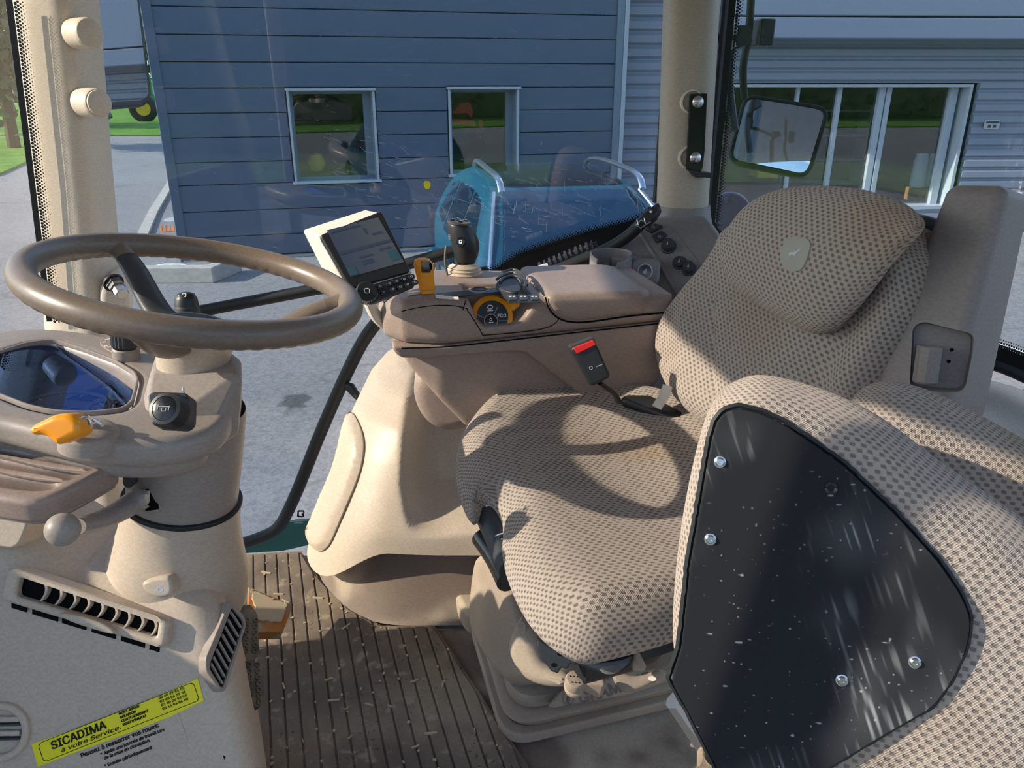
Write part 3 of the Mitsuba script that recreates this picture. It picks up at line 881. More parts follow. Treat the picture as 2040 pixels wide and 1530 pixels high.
# ---------------------------------------------------------------- trees and far machines
def tree(x, y, H, R, seed, label, mat='leaf', n=2600):
    rg = np.random.default_rng(seed)
    t = thing('tree', label, 'tree', 'trees round the yard')
    base = np.array([x, y, GZ])
    put(t + '__trunk', tube([base, base + [0.1, 0, H * 0.3], base + [0, 0.1, H * 0.62]], [0.22, 0.17, 0.08], 8), 'bark')
    cl = rg.normal(size=(26, 3))
    cl /= np.linalg.norm(cl, axis=1, keepdims=True)
    cl = cl * R * rg.uniform(0.35, 0.9, (26, 1)) * [1, 1, 1.15] + base + [0, 0, H * 0.62]
    c = cl[rg.integers(0, 26, n)] + rg.normal(size=(n, 3)) * R * 0.2
    a = rg.normal(size=(n, 3))
    a /= np.linalg.norm(a, axis=1, keepdims=True)
    b = np.cross(a, rg.normal(size=(n, 3)))
    b /= np.linalg.norm(b, axis=1, keepdims=True)
    s = R * rg.uniform(0.05, 0.10, (n, 1))
    V = np.stack([c - a * s, c + b * s * 0.6, c + a * s, c - b * s * 0.6], 1).reshape(-1, 3)
    i = np.arange(n)[:, None] * 4
    F = np.vstack([i + [0, 1, 2], i + [0, 2, 3]])
    put(t + '__foliage', trimesh.Trimesh(V, F, process=False), mat, smooth=False, kind='stuff')


tree(-17.6, 28.5, 7.5, 3.1, 1, 'dark green tree on the verge, nearest through the windscreen left of the post', 'leaf_dark', 4200)
tree(-30.5, 40, 9, 3.4, 2, 'tall dark tree behind the verge at the far left', 'leaf_dark')
tree(-27.0, 60, 7, 3.0, 3, 'green tree in the gap between the corner mirror and the grey building')
hg = thing('hedge', 'tall dense hedge added out of view to even out the reflections in the glass', 'hedge')  # unseen; put in so the panes mirror an even dark green
put(hg + '__core', box(FZ(GZ), 0, -24, 3.2, 90, 2.4, 6.4, 0.6), 'leaf_hedge')
rgh = np.random.default_rng(77)
n = 9000
c = np.column_stack([rgh.uniform(-45, 45, n), -22.8 + rgh.normal(0, 0.18, n), GZ + rgh.uniform(0.1, 6.7, n)])
a_ = rgh.normal(size=(n, 3))
a_ /= np.linalg.norm(a_, axis=1, keepdims=True)
b_ = np.cross(a_, rgh.normal(size=(n, 3)))
b_ /= np.linalg.norm(b_, axis=1, keepdims=True)
s_ = rgh.uniform(0.12, 0.3, (n, 1))
V = np.stack([c - a_ * s_, c + b_ * s_ * 0.6, c + a_ * s_, c - b_ * s_ * 0.6], 1).reshape(-1, 3)
i = np.arange(n)[:, None] * 4
put(hg + '__foliage', trimesh.Trimesh(V, np.vstack([i + [0, 1, 2], i + [0, 2, 3]]), process=False), 'leaf_hedge', smooth=False, kind='stuff')
put('lawn', prism(FZ(GZ), [(-60, -58), (60, -58), (60, -15), (-60, -15)], -0.05, 0.06), 'lawn_green', 'green grass verge on the near side of the yard', kind='structure')
fm = thing('green_machine', 'small bright green farm machine parked far off beside the building corner', 'machine')
o = np.array([-20.7, 47.5, GZ])
fr = Frame(o, (0.4, -0.9, 0))
put(fm + '__body', box(fr, 0, 1.15, 0, 1.8, 0.7, 0.9, 0.12), 'machine_green')
put(fm + '__cab', box(fr, -0.4, 2.0, 0, 0.9, 1.1, 0.9, 0.08), 'machine_green')
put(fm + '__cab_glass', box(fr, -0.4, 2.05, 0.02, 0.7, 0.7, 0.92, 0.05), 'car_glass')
for x, r in ((-0.6, 0.75), (0.7, 0.5)):
    k = put(fm + '__wheel', lathe([(0, -.2), (r * .8, -.2), (r, -.12), (r, .12), (r * .8, .2), (0, .2)], fr.P([(x, r, 0.55)])[0], fr.w, 24), 'rubber')
    put(k + '__rim', lathe([(0, .21), (r * .5, .21), (r * .55, .16)], fr.P([(x, r, 0.55)])[0], fr.w, 20), 'machine_yellow')
dc = thing('far_car', 'small dark blue car parked far off beside the left cab post', 'car')
o = np.array([-22.0, 40.5, GZ])
fr = Frame(o, (0.3, -0.95, 0))
put(dc + '__body', prism(fr, chaikin([(-1.9, .3), (-1.9, .8), (-1.3, .9), (-.8, 1.4), (.6, 1.4), (1.2, .95), (1.9, .8), (1.9, .3)], 2), -0.8, 0.8, 0.12), 'dark_blue')
put(dc + '__side_window', prism(fr, chaikin([(-1.0, .95), (-.7, 1.3), (.5, 1.3), (.95, .95)], 1), 0.78, 0.805), 'car_glass')
for x in (-1.2, 1.2):
    put(dc + '__wheel', lathe([(0, -.1), (.3, -.1), (.32, 0), (.3, .1), (0, .1)], fr.P([(x, 0.32, 0.74)])[0], fr.w, 20), 'rubber')
# ---------------------------------------------------------------- the cab shell
FL = -0.95
YR = 1.66                                    # the right-hand glass
floor_ring = round_corners([(-1.02, 0.02), (1.06, 0.02), (1.06, 1.62), (-0.38, 1.62), (-0.41, 1.43), (-1.02, 1.41)], 0.03)
put('floor', prism(FZ(FL - 0.012), floor_ring, -0.06, 0.0, 0.004), 'skirt_rubber', 'dusty brown cab floor', kind='structure')
put('ceiling', prism(FZ(0.0), round_corners([(-1.15, 0.64), (-0.70, 0.18), (-0.66, -0.08), (1.16, -0.08), (1.16, 1.76), (-1.15, 1.76)], 0.10), 0.40, 0.58, 0.04), 'headliner', 'beige headliner under the cab roof', kind='structure')
visor = put('trim_1', prism(FZ(0.0), round_corners([(-1.20, 0.62), (-0.72, 0.14), (-0.60, 0.14), (-1.06, 0.70), (-1.06, 1.76), (-1.20, 1.62)], 0.03), 0.385, 0.55, 0.02), 'headliner', 'overhanging front lip of the cab roof', kind='structure')


def post(path, ring, key, mat, label):
    t = thing(key, label, 'post')
    rings = [np.column_stack([ring[:, 0] * s + x, ring[:, 1] * s + y, np.full(len(ring), z)]) for x, y, z, s in path]
    put(t + '__cover', loft(rings), mat, smooth=60)
    return t


d_ = unit((-0.87, -0.5, 0))[:2]
e_ = np.array([-d_[1], d_[0]])               # towards the eye
e_ = e_ if e_[1] < 0 else -e_
rg_ = [d_ * 0.070, d_ * 0.052 + e_ * 0.050, -d_ * 0.016 + e_ * 0.104, -d_ * 0.068 + e_ * 0.022, -d_ * 0.070, -d_ * 0.05 - e_ * 0.05, d_ * 0.05 - e_ * 0.05]
ring = chaikin(ccw(rg_), 3, 0.2)
ring = (ring - (ring @ d_).mean() * d_) * 1.09
pa = [aty(113, 0, 1.60), aty(172, 600, 1.60)]
sl = (pa[1] - pa[0]) / (pa[1][2] - pa[0][2])
path = [(*(pa[0] + sl * (z - pa[0][2]))[:2], z, s) for z, s in ((0.42, 1.0), (0.1, 1.0), (-0.2, 1.0), (-0.42, 1.03), (-0.55, 1.10), (-0.70, 1.2), (-0.95, 1.25))]
pA = post(path, ring, 'cab_post', 'post_plastic', 'thick beige cab post at the left with two round bosses')
for (px_, py_), cap in (((172, 66), False), ((188, 205), True)):
    o = aty(px_, py_, 1.51)
    a = unit((0.80, -0.55, 0))
    o0 = o - a * 0.035
    k = put(pA + '__boss', lathe([(0.026, 0), (0.026, 0.042), (0.0235, 0.048), (0.018, 0.0505), (0, 0.0515)], o0, a, 32), 'post_plastic', label='round boss on the post')
    if cap:
        put(k + '__cap', lathe([(0.0225, 0.0505), (0.0222, 0.054), (0.018, 0.056), (0, 0.057)], o0, a, 32), 'post_plastic')
# flange at the foot of the post, with a cable gland
fr = Frame(aty(225, 590, 1.52), (0.35, -0.93, 0))
q = fr.px([(196, 585), (205, 562), (222, 548), (246, 548), (258, 600), (262, 640), (200, 640)])
put(pA + '__foot_cover', prism(fr, chaikin(q, 2), -0.10, 0.0, 0.012), 'post_plastic')
gl_ = thing('cable_gland', 'grey threaded cable gland on the foot of the left cab post', 'cable gland')
o = aty(226, 563, 1.515)
a = unit((0.62, -0.55, -0.42))
put(gl_ + '__nut', lathe([(0.017, 0), (0.017, 0.008), (0.014, 0.011), (0.016, 0.012), (0.016, 0.019), (0.012, 0.021)], o, a, 6), 'sunk_metal', smooth=20)
put(gl_ + '__threaded_stub', lathe([(0.012, 0.018), (0.012, 0.026), (0.0135, 0.028), (0.0135, 0.038), (0.011, 0.04), (0, 0.04)], o, a, 8), 'zinc', smooth=20)
put(gl_ + '__washer', lathe([(0.02, -0.003), (0.02, 0.002), (0.012, 0.002)], o, a, 20), 'rubber')

pb = [aty(1378, 0, 1.60), aty(1360, 400, 1.60)]
ringB = chaikin(ccw([(-.054, 0), (-.040, -.045), (.022, -.052), (.052, -.015), (.052, .03), (-.04, .05)]), 3) * 1.02
sl = (pb[1] - pb[0]) / (pb[1][2] - pb[0][2])
path = [(*(pb[0] + sl * (z - pb[0][2]))[:2], z, s) for z, s in ((0.42, 1.0), (0.1, 1.0), (-0.2, 1.0), (-0.245, 1.0))]
pB = post(path, ringB, 'cab_post', 'post_plastic_shaded', 'beige cab post with a black bolted bracket, between side and rear glass')
for x, y, sc_, ln2 in ((-0.86, 0.183, 0.42, 0.20),):
    t = thing('cab_post', 'slim beige cab post beside the open left door, towards the front', 'post')
    put(t + '__cover', loft([np.column_stack([chaikin(ccw([(-.06, -.05), (.06, -.05), (.06, .05), (-.06, .05)]), 2) * sc_ + [x + 0.04 * (0.42 - z) * (-1 if x < 0 else 0), y + ln2 * z], np.full(16, z)]) for z in (0.42, 0.1, -0.3, -0.6, -0.95)]), 'post_plastic', smooth=60)
# bracket on the middle post
fr = Frame(aty(1389, 268, 1.548), (0.12, -0.99, 0))
bk = thing('bracket', 'black bolted steel bracket on the post left of the square mirror', 'bracket')
q = fr.px([(1373, 187), (1407, 186), (1402, 300), (1398, 334), (1394, 342), (1366, 338)])
put(bk + '__plate', prism(fr, round_corners(q, 0.002), 0, 0.006, 0.001), 'black_gloss')
q = fr.px([(1370, 338), (1412, 343), (1412, 352), (1380, 351)])
put(bk + '__foot', prism(fr, round_corners(q, 0.001), -0.02, 0.02, 0.002), 'black_plastic')
for c in ((1388, 203), (1383, 314)):
    u, v = fr.px([c])[0]
    o = fr.P([(u, v, 0.005)])[0]
    put(bk + '__bolt', lathe([(0.011, 0), (0.011, 0.003), (0.0095, 0.005), (0.006, 0.0075), (0, 0.008)], o, fr.w, 20), 'steel', label='bright domed bolt')
    put(pB + '__boss', lathe([(0.022, -0.03), (0.022, -0.002), (0.019, 0.0)], o - fr.w * 0.006 - fr.u * 0.008, fr.w, 24), 'post_plastic')

# ---------------------------------------------------------------- glass
FR = FY(YR)
edge = [(462, 1082), (490, 1076), (530, 1062), (556, 1046), (575, 1016), (600, 960), (640, 860), (700, 725), (742, 652), (800, 598), (880, 560), (973, 540)]
arc = [(1035, 503), (1096, 482), (1182, 456), (1253, 439), (1312, 418)]
pe = FR.px(edge + arc)
left, right, top_ = -0.985, 0.355, 0.41
low = np.vstack([pe, [(right, pe[-1, 1])], [(right, top_)], [(left + 0.10, top_)], [(left, -1.02)], [(pe[0, 0] - 0.1, pe[0, 1] - 0.01)]])
w1 = 'window_1'
put(w1, sheet(FR, low), 'cab_glass', 'large right-hand cab side window', kind='structure', smooth=False)
ep = spline(FR.P(FR.px([(380, 1096)] + edge)), 80)
put(w1 + '__seal', tube(ep - np.array([0, 0.012, 0]), 0.0145, 12), 'rubber', label='black rubber seal along the lower edge')
band_lo = FR.px([(1312, 470), (1253, 500), (1180, 535), (1096, 575), (1035, 610), (973, 640), (890, 660)])
band = np.vstack([FR.px([(880, 585), (973, 545), (1035, 506), (1096, 485), (1182, 459), (1253, 442), (1312, 421)]), band_lo])
put(w1 + '__frit_band', prism(FR.at(-0.002), band, -0.004, -0.002), 'frit', label='black printed band', smooth=False)


def dots(fr, line, side, rows, pitch, r0, h, key, mat, label=None):
    """Rows of printed dots shrinking away from a line in the plane."""
    V, F = [], []
    seg = dense_open(line, pitch)
    t = np.gradient(seg, axis=0)
    t /= np.linalg.norm(t, axis=1, keepdims=True)
    n = np.column_stack([-t[:, 1], t[:, 0]]) * side
    k = 0
    c6 = circle(0, 0, 1, 6)
    for i in range(rows):
        r = r0 * (1 - i / rows)
        c = seg + n * (i * pitch * 0.72) + t * (pitch * 0.5 * (i % 2))
        for q in c:
            V.append(np.vstack([c6 * r + q]))
            F.append(np.array([[0, 1, 2], [0, 2, 3], [0, 3, 4], [0, 4, 5]]) + k)
            k += 6
    return put(key, trimesh.Trimesh(fr.P(np.vstack(V), h), np.vstack(F), process=False), mat, label=label, kind='stuff', smooth=False)


def dense_open(p, step):
    p = np.asarray(p, float)
    s = np.concatenate([[0], np.cumsum(np.linalg.norm(np.diff(p, axis=0), axis=1))])
    t = np.arange(0, s[-1], step)
    return np.column_stack([np.interp(t, s, p[:, k]) for k in range(2)])


dots(FR, band[1:7], 1, 4, 0.0060, 0.0032, 0.002, w1 + '__frit_dots', 'frit')
put(w1 + '__seal', tube(FR.P([(right - 0.045, top_), (right - 0.050, -0.24)], -0.0) + np.array([0, -0.01, 0]), 0.010, 8), 'rubber')
put(w1 + '__seal', tube(FR.P([(left + 0.11, top_), (left + 0.02, -1.02)], -0.0), 0.012, 8), 'rubber')
# bottom glass edge, green where it is seen through its thickness
q = FR.px([(470, 1090), (530, 1078), (566, 1050), (625, 1044), (640, 1088), (560, 1106), (470, 1112)])
put(w1 + '__green_edge', prism(FR.at(-0.02), q, -0.01, 0.0), 'teal_edge', label='dark green glass edge below the seal', smooth=False)
u, v = FR.px([(600, 1024)])[0]
# small maker's mark etched in the pane's lower corner
mk = FR.px([(593, 1016), (607, 1016), (606, 1030), (592, 1030)])
put(w1 + '__etched_mark', prism(FR, round_corners(mk, 0.004), 0.001, 0.0015, holes=[FR.px([(596, 1019), (604, 1019), (603.5, 1022), (600.5, 1023), (602.5, 1027), (596, 1027)])]), 'black_print', smooth=False)
for i in range(3):
    a = FR.px([(588 - i, 1033 + 4 * i), (608 - 2 * i, 1032 + 4 * i), (608 - 2 * i, 1033.6 + 4 * i), (588 - i, 1034.6 + 4 * i)])
    put(w1 + '__etched_line', prism(FR, a, 0.001, 0.0015), 'grey_print', smooth=False)
# splashes and scratches on the pane
rg = np.random.default_rng(7)
V, F = [], []
k = 0
for i in range(330):
    if i < 210:
        c = (rg.normal(1080, 120), rg.normal(420, 55))
    elif i < 270:
        c = (rg.normal(760, 60), rg.normal(330, 60))
    else:
        c = (rg.uniform(330, 1290), rg.uniform(60, 520))
    if c[1] > 470 - (c[0] - 1050) * 0.25 and c[0] > 960 or not 240 < c[0] < 1295:
        continue
    a = math.radians(rg.choice([12, 10, 14, 40, -88 if c[0] > 1020 else 20]) + rg.normal(0, 6))
    L, w = rg.uniform(4, 26) * (1 if i < 270 else 0.4), rg.uniform(0.45, 1.0)
    d, n = np.array([math.cos(a), math.sin(a)]), np.array([-math.sin(a), math.cos(a)])
    c = np.array(c)
    quad = [c - d * L / 2 - n * w / 2, c + d * L / 2 - n * w * 0.2, c + d * L / 2 + n * w * 0.2, c - d * L / 2 + n * w / 2]
    V.append(FR.P(FR.px(quad), 0.0012))
    F.append(np.array([[0, 1, 2], [0, 2, 3]]) + 4 * k)
    k += 1
put(w1 + '__splash_marks', trimesh.Trimesh(np.vstack(V), np.vstack(F), process=False), 'grey_label', label='pale dried splashes and scratches', kind='stuff', smooth=False)
a = FR.px([(843, 360), (858, 361), (857, 376), (846, 377)])
put(w1 + '__yellow_fleck', prism(FR, chaikin(a, 1), 0.001, 0.002), 'yellow_vinyl', label='small yellow fleck stuck on the glass', smooth=False)

gr = thing('grab_rail', 'straight black rail crossing the side window behind the monitor', 'rail')
put(gr + '__bar', tube([aty(398, 620, 1.58), aty(640, 574, 1.60), aty(925, 494, 1.62)], 0.0125, 14), 'rubber')
put(gr + '__end_cap', lathe([(0.0135, 0), (0.0135, 0.02), (0, 0.022)], aty(925, 494, 1.62) - 0.01 * unit(aty(925, 494, 1.62) - aty(640, 574, 1.60)), aty(925, 494, 1.62) - aty(640, 574, 1.60), 14), 'black_plastic')
st = thing('door_stay', 'thin black stay rod with a small stop on the lower window seal', 'stay')
put(st + '__rod', tube([aty(746, 756, 1.60), aty(800, 722, 1.62)], [0.002, 0.006], 8), 'black_plastic')
put(st + '__stop', tm(hull([aty(700, 770, 1.63), aty(712, 790, 1.62), aty(690, 768, 1.64)], 0.008)), 'rubber')

# windscreen: curved in plan, from the right front post to the left one
plan = np.array([(-0.95, 1.66), (-1.03, 1.45), (-1.08, 1.15), (-1.10, 0.83), (-1.08, 0.5), (-1.03, 0.22), (-0.95, 0.02)])
plan = spline(plan, 25)
V = np.vstack([np.column_stack([plan + [0.06, 0], np.full(25, 0.41)]), np.column_stack([plan + [-0.03, 0], np.full(25, -0.95)])])
F = [[i, i + 1, i + 26] for i in range(24)] + [[i, i + 26, i + 25] for i in range(24)]
put('window_2', trimesh.Trimesh(V, F, process=False), 'clear_glass', 'curved front windscreen', kind='structure', smooth=True)
# rear quarter glass round the corner
plan = spline(np.array([(0.40, 1.665), (0.75, 1.67), (0.92, 1.64), (1.02, 1.55), (1.05, 1.40), (1.06, 1.0), (1.06, 0.1)]), 40)
lowz = np.interp(plan[:, 0] + (1.66 - plan[:, 1]) * 0.3, [0.40, 0.44, 0.55, 0.8, 0.98], [-0.26, -0.33, -0.42, -0.50, -0.55])
V = np.vstack([np.column_stack([plan, np.full(40, 0.41)]), np.column_stack([plan, lowz])])
F = [[i, i + 1, i + 41] for i in range(39)] + [[i, i + 41, i + 40] for i in range(39)]
w3 = 'window_3'
put(w3, trimesh.Trimesh(V, F, process=False), 'cab_glass', 'rear quarter glass curving behind the seat', kind='structure', smooth=True)
low3 = np.column_stack([plan, lowz])
put(w3 + '__seal', tube(low3 - np.array([0, 0.0, 0.012]), 0.014, 8), 'rubber')
V = np.vstack([low3 + [0, -0.001, 0.028], low3 + [0, -0.001, -0.02]])
put(w3 + '__frit_band', trimesh.Trimesh(V - np.array([0.002, 0.002, 0]), F, process=False), 'frit', smooth=True)
V, F = [], []
k = 0
fine = np.column_stack([np.interp(np.linspace(0, 39, 420), np.arange(40), low3[:, c]) for c in range(3)])
tn = np.gradient(fine, axis=0)
tn /= np.linalg.norm(tn, axis=1, keepdims=True)
for i in range(3):
    for j in range(i % 2, 420, 2):
        c = fine[j] + np.array([-0.003, -0.003, 0.031 + 0.0065 * i])
        r = 0.0036 * (1 - i / 3.5)
        a = np.linspace(0, 2 * math.pi, 6, endpoint=False)
        V.append(c + r * (np.cos(a)[:, None] * tn[j] + np.sin(a)[:, None] * np.array([0, 0, 1])))
        F.append(np.array([[0, 1, 2], [0, 2, 3], [0, 3, 4], [0, 4, 5]]) + k)
        k += 6
put(w3 + '__frit_dots', trimesh.Trimesh(np.vstack(V), np.vstack(F), process=False), 'frit', kind='stuff', smooth=False)
xe = 0.415
put(w3 + '__frit_edge', prism(FR.at(0.004), [(xe, -0.30), (xe + 0.016, -0.30), (xe + 0.016, 0.41), (xe, 0.41)], 0, 0.002), 'frit', smooth=False)
put(w3 + '__seal', tube([(xe - 0.006, YR - 0.01, 0.41), (xe - 0.006, YR - 0.01, -0.30)], 0.008, 8), 'charcoal')
dots(FR, [(xe + 0.020, -0.28), (xe + 0.020, 0.41)], -1, 3, 0.0062, 0.0032, 0.007, w3 + '__frit_dots', 'frit')
# printed edge of the glass in front of the left post
fd = FY(1.505)
ln = fd.px([(76, 477), (52, 300), (30, 130), (12, 0)])
ln = fd.px([(98, 640), (76, 470), (55, 300), (36, 150), (17, 0)])
put('window_2__frit_edge', prism(fd, np.vstack([ln - [0.004, 0], (ln + [0.007, 0])[::-1]]), 0, 0.002), 'frit', smooth=False)
dots(fd, ln + [0.012, 0], -1, 5, 0.0062, 0.0031, 0.002, 'window_2__frit_dots', 'frit')
# rear ledge under the glass
put('wall_rear', prism(Frame((1.10, 0, 0), (-1, 0, 0)), round_corners([(0.0, -0.95), (0.0, -0.60), (-1.55, -0.60), (-1.55, -0.95)], 0.03), -0.05, 0.0, 0.01), 'tan_plastic', 'beige rear cab panel below the glass', kind='structure')
put('trim_2', prism(FZ(0), round_corners([(0.50, 1.60), (0.50, 1.30), (0.80, 1.15), (0.86, 0.4), (1.08, 0.3), (1.08, 1.50), (0.98, 1.62)], 0.05), -0.66, -0.60, 0.015), 'tan_plastic', 'beige ledge behind the seat under the rear glass', kind='structure')
put('wall_right', prism(Frame((0, 1.64, 0), (0, -1, 0)), [(0.10, -0.95), (1.05, -0.95), (1.05, -0.60), (0.5, -0.45), (0.30, -0.42), (0.10, -0.55)], -0.02, 0.0, 0.004), 'grey_plastic', 'grey brown right-hand cab wall below the glass', kind='structure')

put('wall_front', prism(Frame((-1.06, 0, 0), (1, 0, 0)), round_corners([(0.02, -0.95), (0.98, -0.95), (0.98, -0.42), (0.90, -0.29), (0.10, -0.29), (0.02, -0.37)], 0.03), -0.04, 0.0, 0.01), 'grey_plastic', 'unseen front wall added ahead of the dash to shade the console', kind='structure')  # out of view; added to keep the sun off the front console
# ---------------------------------------------------------------- floor mat
mat_t = thing('floor_mat', 'dusty brown ribbed rubber floor mat between the steering column and the seat', 'floor mat')
ga, gb = np.array([-0.481, 1.409]), np.array([-0.311, 0.869])
gd = unit(np.append(gb - ga, 0))[:2]
gn = np.array([-gd[1], gd[0]])
gn = gn if gn[0] > 0 else -gn
area = shapely.Polygon(FZ(FL).px([(478, 1112), (492, 1104), (600, 1098), (634, 1150), (700, 1215), (760, 1246), (866, 1247), (1075, 1560), (430, 1580)]))
put(mat_t + '__base', prism(FZ(FL), np.array(area.exterior.coords)[:-1], -0.012, 0.0), 'floor_rubber', smooth=False)
for i in range(-14, 22):
    c = ga + gn * (i * 0.0235 + 0.012)
    ln_ = shapely.LineString([c - gd * 1.5, c + gd * 1.5]).buffer(0.0102, cap_style='flat') & area.buffer(-0.006)
    for g in getattr(ln_, 'geoms', [ln_]):
        if g.area > 4e-4:
            ring = round_corners(ccw(np.array(g.exterior.coords)[:-1]), 0.004, 3)
            put(mat_t + '__rib', prism(FZ(FL), ring, -0.001, 0.0042, 0.0012, 2, back=False), 'floor_rubber')
rg = np.random.default_rng(3)
V, F = [], []
for k in range(170):
    if k < 140:
        i = rg.integers(-6, 16)
        c = ga + gn * i * 0.0235 + gd * rg.uniform(0, 0.75) + gn * rg.normal(0, 0.002)
    else:
        c = FZ(FL).px([(rg.uniform(520, 1000), rg.uniform(1150, 1500))])[0]
    if not area.contains(sg.Point(c)):
        continue
    s, a = rg.uniform(0.0008, 0.0028), rg.uniform(0, 6.28)
    L = s * (4 if rg.random() < 0.25 else 1)
    d, n = np.array([math.cos(a), math.sin(a)]) * L, np.array([-math.sin(a), math.cos(a)]) * s * 0.7
    b = [np.append(c + x * d + y * n, FL + z) for z in (0.003, 0.006) for x, y in ((-1, -1), (1, -1), (1, 1), (-1, 1))]
    m = trimesh.PointCloud(np.array(b)).convex_hull
    F.append(np.asarray(m.faces) + sum(len(v) for v in V))
    V.append(np.asarray(m.vertices))
put('straw_crumbs', trimesh.Trimesh(np.vstack(V), np.vstack(F), process=False), 'mud', 'dry straw crumbs scattered in the mat grooves', 'crumbs', kind='stuff', smooth=False)

# ---------------------------------------------------------------- front console
KF = Frame((-0.5, 0.772, -0.578), (0.03, -0.894, 0.447))
con = thing('front_console', 'beige front console with slatted air vents and a yellow sticker', 'console')
xr = -0.338


def con_field(x, y, z, D):
    yn = 0.772 + (z + 0.578) * 0.5
    lean = (xr + 0.02 * np.clip((z + 0.60) / -0.3, 0, 1) - 0.10 * np.clip((z + 0.62) / 0.16, 0, 1.2) ** 2)
    d1 = (yn - y) * 0.894
    d2 = (x - lean + 0.42 * (y - 0.75)) * 0.92
    d3 = y - 0.96
    d4 = z + 0.572 + 0.25 * np.maximum(0, x + 0.40) - 0.8 * np.clip(-x - 0.54, 0, 0.16)
    R = 0.042
    d = rmax(rmax(d1 + R, d2 + R), rmax(d3 + R, d4 + R)) - R
    return np.maximum(d, np.maximum(-1.0 - x, -0.95 - z) + 0 * y)


put(con + '__body', solid(Frame((0, 0, 0), (0, 0, 1), u=(1, 0, 0)), (-1.0, 0.5, -0.95), (-0.28, 1.02, -0.36), 0.0075, 0, field=con_field), 'tan_plastic', smooth=True)


def body_h(q):
    """How far the console's skin lies above or below the face plane at plane points."""
    q = np.asarray(q, float)
    h = np.full(len(q), 0.06)
    for _ in range(60):
        p = KF.P(q[:, :2], h)
        d = con_field(p[:, 0], p[:, 1], p[:, 2], None)
        h = h - 0.8 * d
    return h


def drape(key, mesh, mat, **k):
    """Lays a mesh drawn on the face plane onto the console's curved skin."""
    v = (np.array(mesh.vertices) - KF.o) @ np.stack([KF.u, KF.v, KF.w], 1)
    v[:, 2] += body_h(v)
    return put(key, trimesh.Trimesh(KF.P(v), mesh.faces, process=False), mat, **k)


def z7(*p):
    return [(a / 2.4286, 900 + b / 2.4286) for a, b in p]


K2 = KF.at(0.0)
vf = KF.px(z7((70, 566), (105, 556), (810, 790), (840, 812), (832, 915), (800, 938), (52, 712), (40, 690)))
vo = KF.px(z7((128, 602), (148, 602), (778, 800), (790, 815), (782, 878), (768, 880), (122, 692), (114, 672)))
vent = put(con + '__air_vent', prism(KF, round_corners(vf, 0.006), -0.015, 0.016, 0.005, holes=[round_corners(vo, 0.005)]), 'tan_plastic')
put(vent + '__duct', prism(KF, round_corners(vo, 0.004) , 0.0035, 0.0045), 'dark_hole', smooth=False)
for a, b in (((243, 612), (228, 712)), ((318, 640), (296, 732)), ((384, 668), (364, 752)), ((450, 690), (430, 768)), ((514, 706), (498, 790)), ((578, 728), (566, 812)), ((640, 745), (628, 838)), ((702, 770), (692, 856)), ((764, 790), (756, 876))):
    p, q = KF.px(z7(a, b))
    m_ = (p + q) / 2 + np.array([0.0045, 0])
    fin = spline(np.array([p, m_, q]), 9)
    nn = np.array([0.0016, 0.0004])
    put(vent + '__slat', prism(KF, np.vstack([fin + nn, (fin - nn)[::-1]]), 0.004, 0.0135, 0.0004, 1), 'tan_plastic', smooth=30)
tabp = KF.px(z7((330, 768), (360, 760), (460, 782), (560, 818), (606, 852), (590, 866), (480, 834), (380, 800)))
put(vent + '__thumb_tab', prism(KF, chaikin(tabp, 2), 0.008, 0.024, 0.003), 'tan_plastic')
lo = KF.px(z7((60, 722), (780, 946), (776, 960), (62, 745)))
for t0, t1 in ((0.0, 0.10), (0.14, 0.31), (0.34, 0.50), (0.54, 0.70), (0.74, 0.90), (0.93, 1.0)):
    a, b, c, d = (lo[0] + (lo[1] - lo[0]) * t0, lo[0] + (lo[1] - lo[0]) * t1, lo[3] + (lo[2] - lo[3]) * t1, lo[3] + (lo[2] - lo[3]) * t0)
    put(vent + '__lower_slot', prism(KF, [d - [0, .002], c - [0, .002], b + [0, .003], a + [0, .003]], 0.0005, 0.0025), 'dark_hole', smooth=False)
# side vent
def skin(a, b):
    """The point of the console's skin under a pixel, and its normal."""
    d, t = ray(a, b), 0.4
    for _ in range(80):
        t += 0.7 * float(con_field(*(d * t), None))
    p = d * t
    g = np.array([con_field(*(p + e), None) - con_field(*(p - e), None) for e in np.eye(3) * 0.004])
    return p, unit(g)


sp0, sn0 = skin(448, 1290)

SF = Frame(sp0 + sn0 * 0.002, sn0)
so = round_corners(SF.px(z7((1104, 722), (1122, 728), (1178, 800), (1186, 840), (1083, 1158), (1062, 1163), (990, 1062), (988, 1000))), 0.004)
si = round_corners(SF.px(z7((1118, 752), (1170, 815), (1174, 840), (1076, 1138), (1064, 1140), (1010, 1052), (1012, 1020))), 0.003)
sv = put(con + '__side_vent', prism(SF, so, -0.012, 0.003, 0.0015, holes=[si]), 'grey_plastic')
put(sv + '__duct', prism(SF, si, -0.004, -0.0015), 'dark_hole', smooth=False)
ctr = si.mean(0)
for i, (a, b) in enumerate((((1115, 775), (1165, 850)), ((1100, 810), (1152, 895)), ((1087, 846), (1140, 935)), ((1072, 882), (1126, 975)), ((1058, 920), (1112, 1015)), ((1045, 955), (1100, 1052)), ((1030, 990), (1086, 1090)), ((1018, 1022), (1074, 1122)))):
    p, q = SF.px(z7(a, b))
    d = unit(np.append(q - p, 0))[:2]
    n = np.array([-d[1], d[0]]) * 0.0011
    put(sv + '__slat', prism(SF, [p + n, p - n, q - n, q + n], -0.006, 0.002, 0.0004, 1), 'grey_plastic', smooth=30)
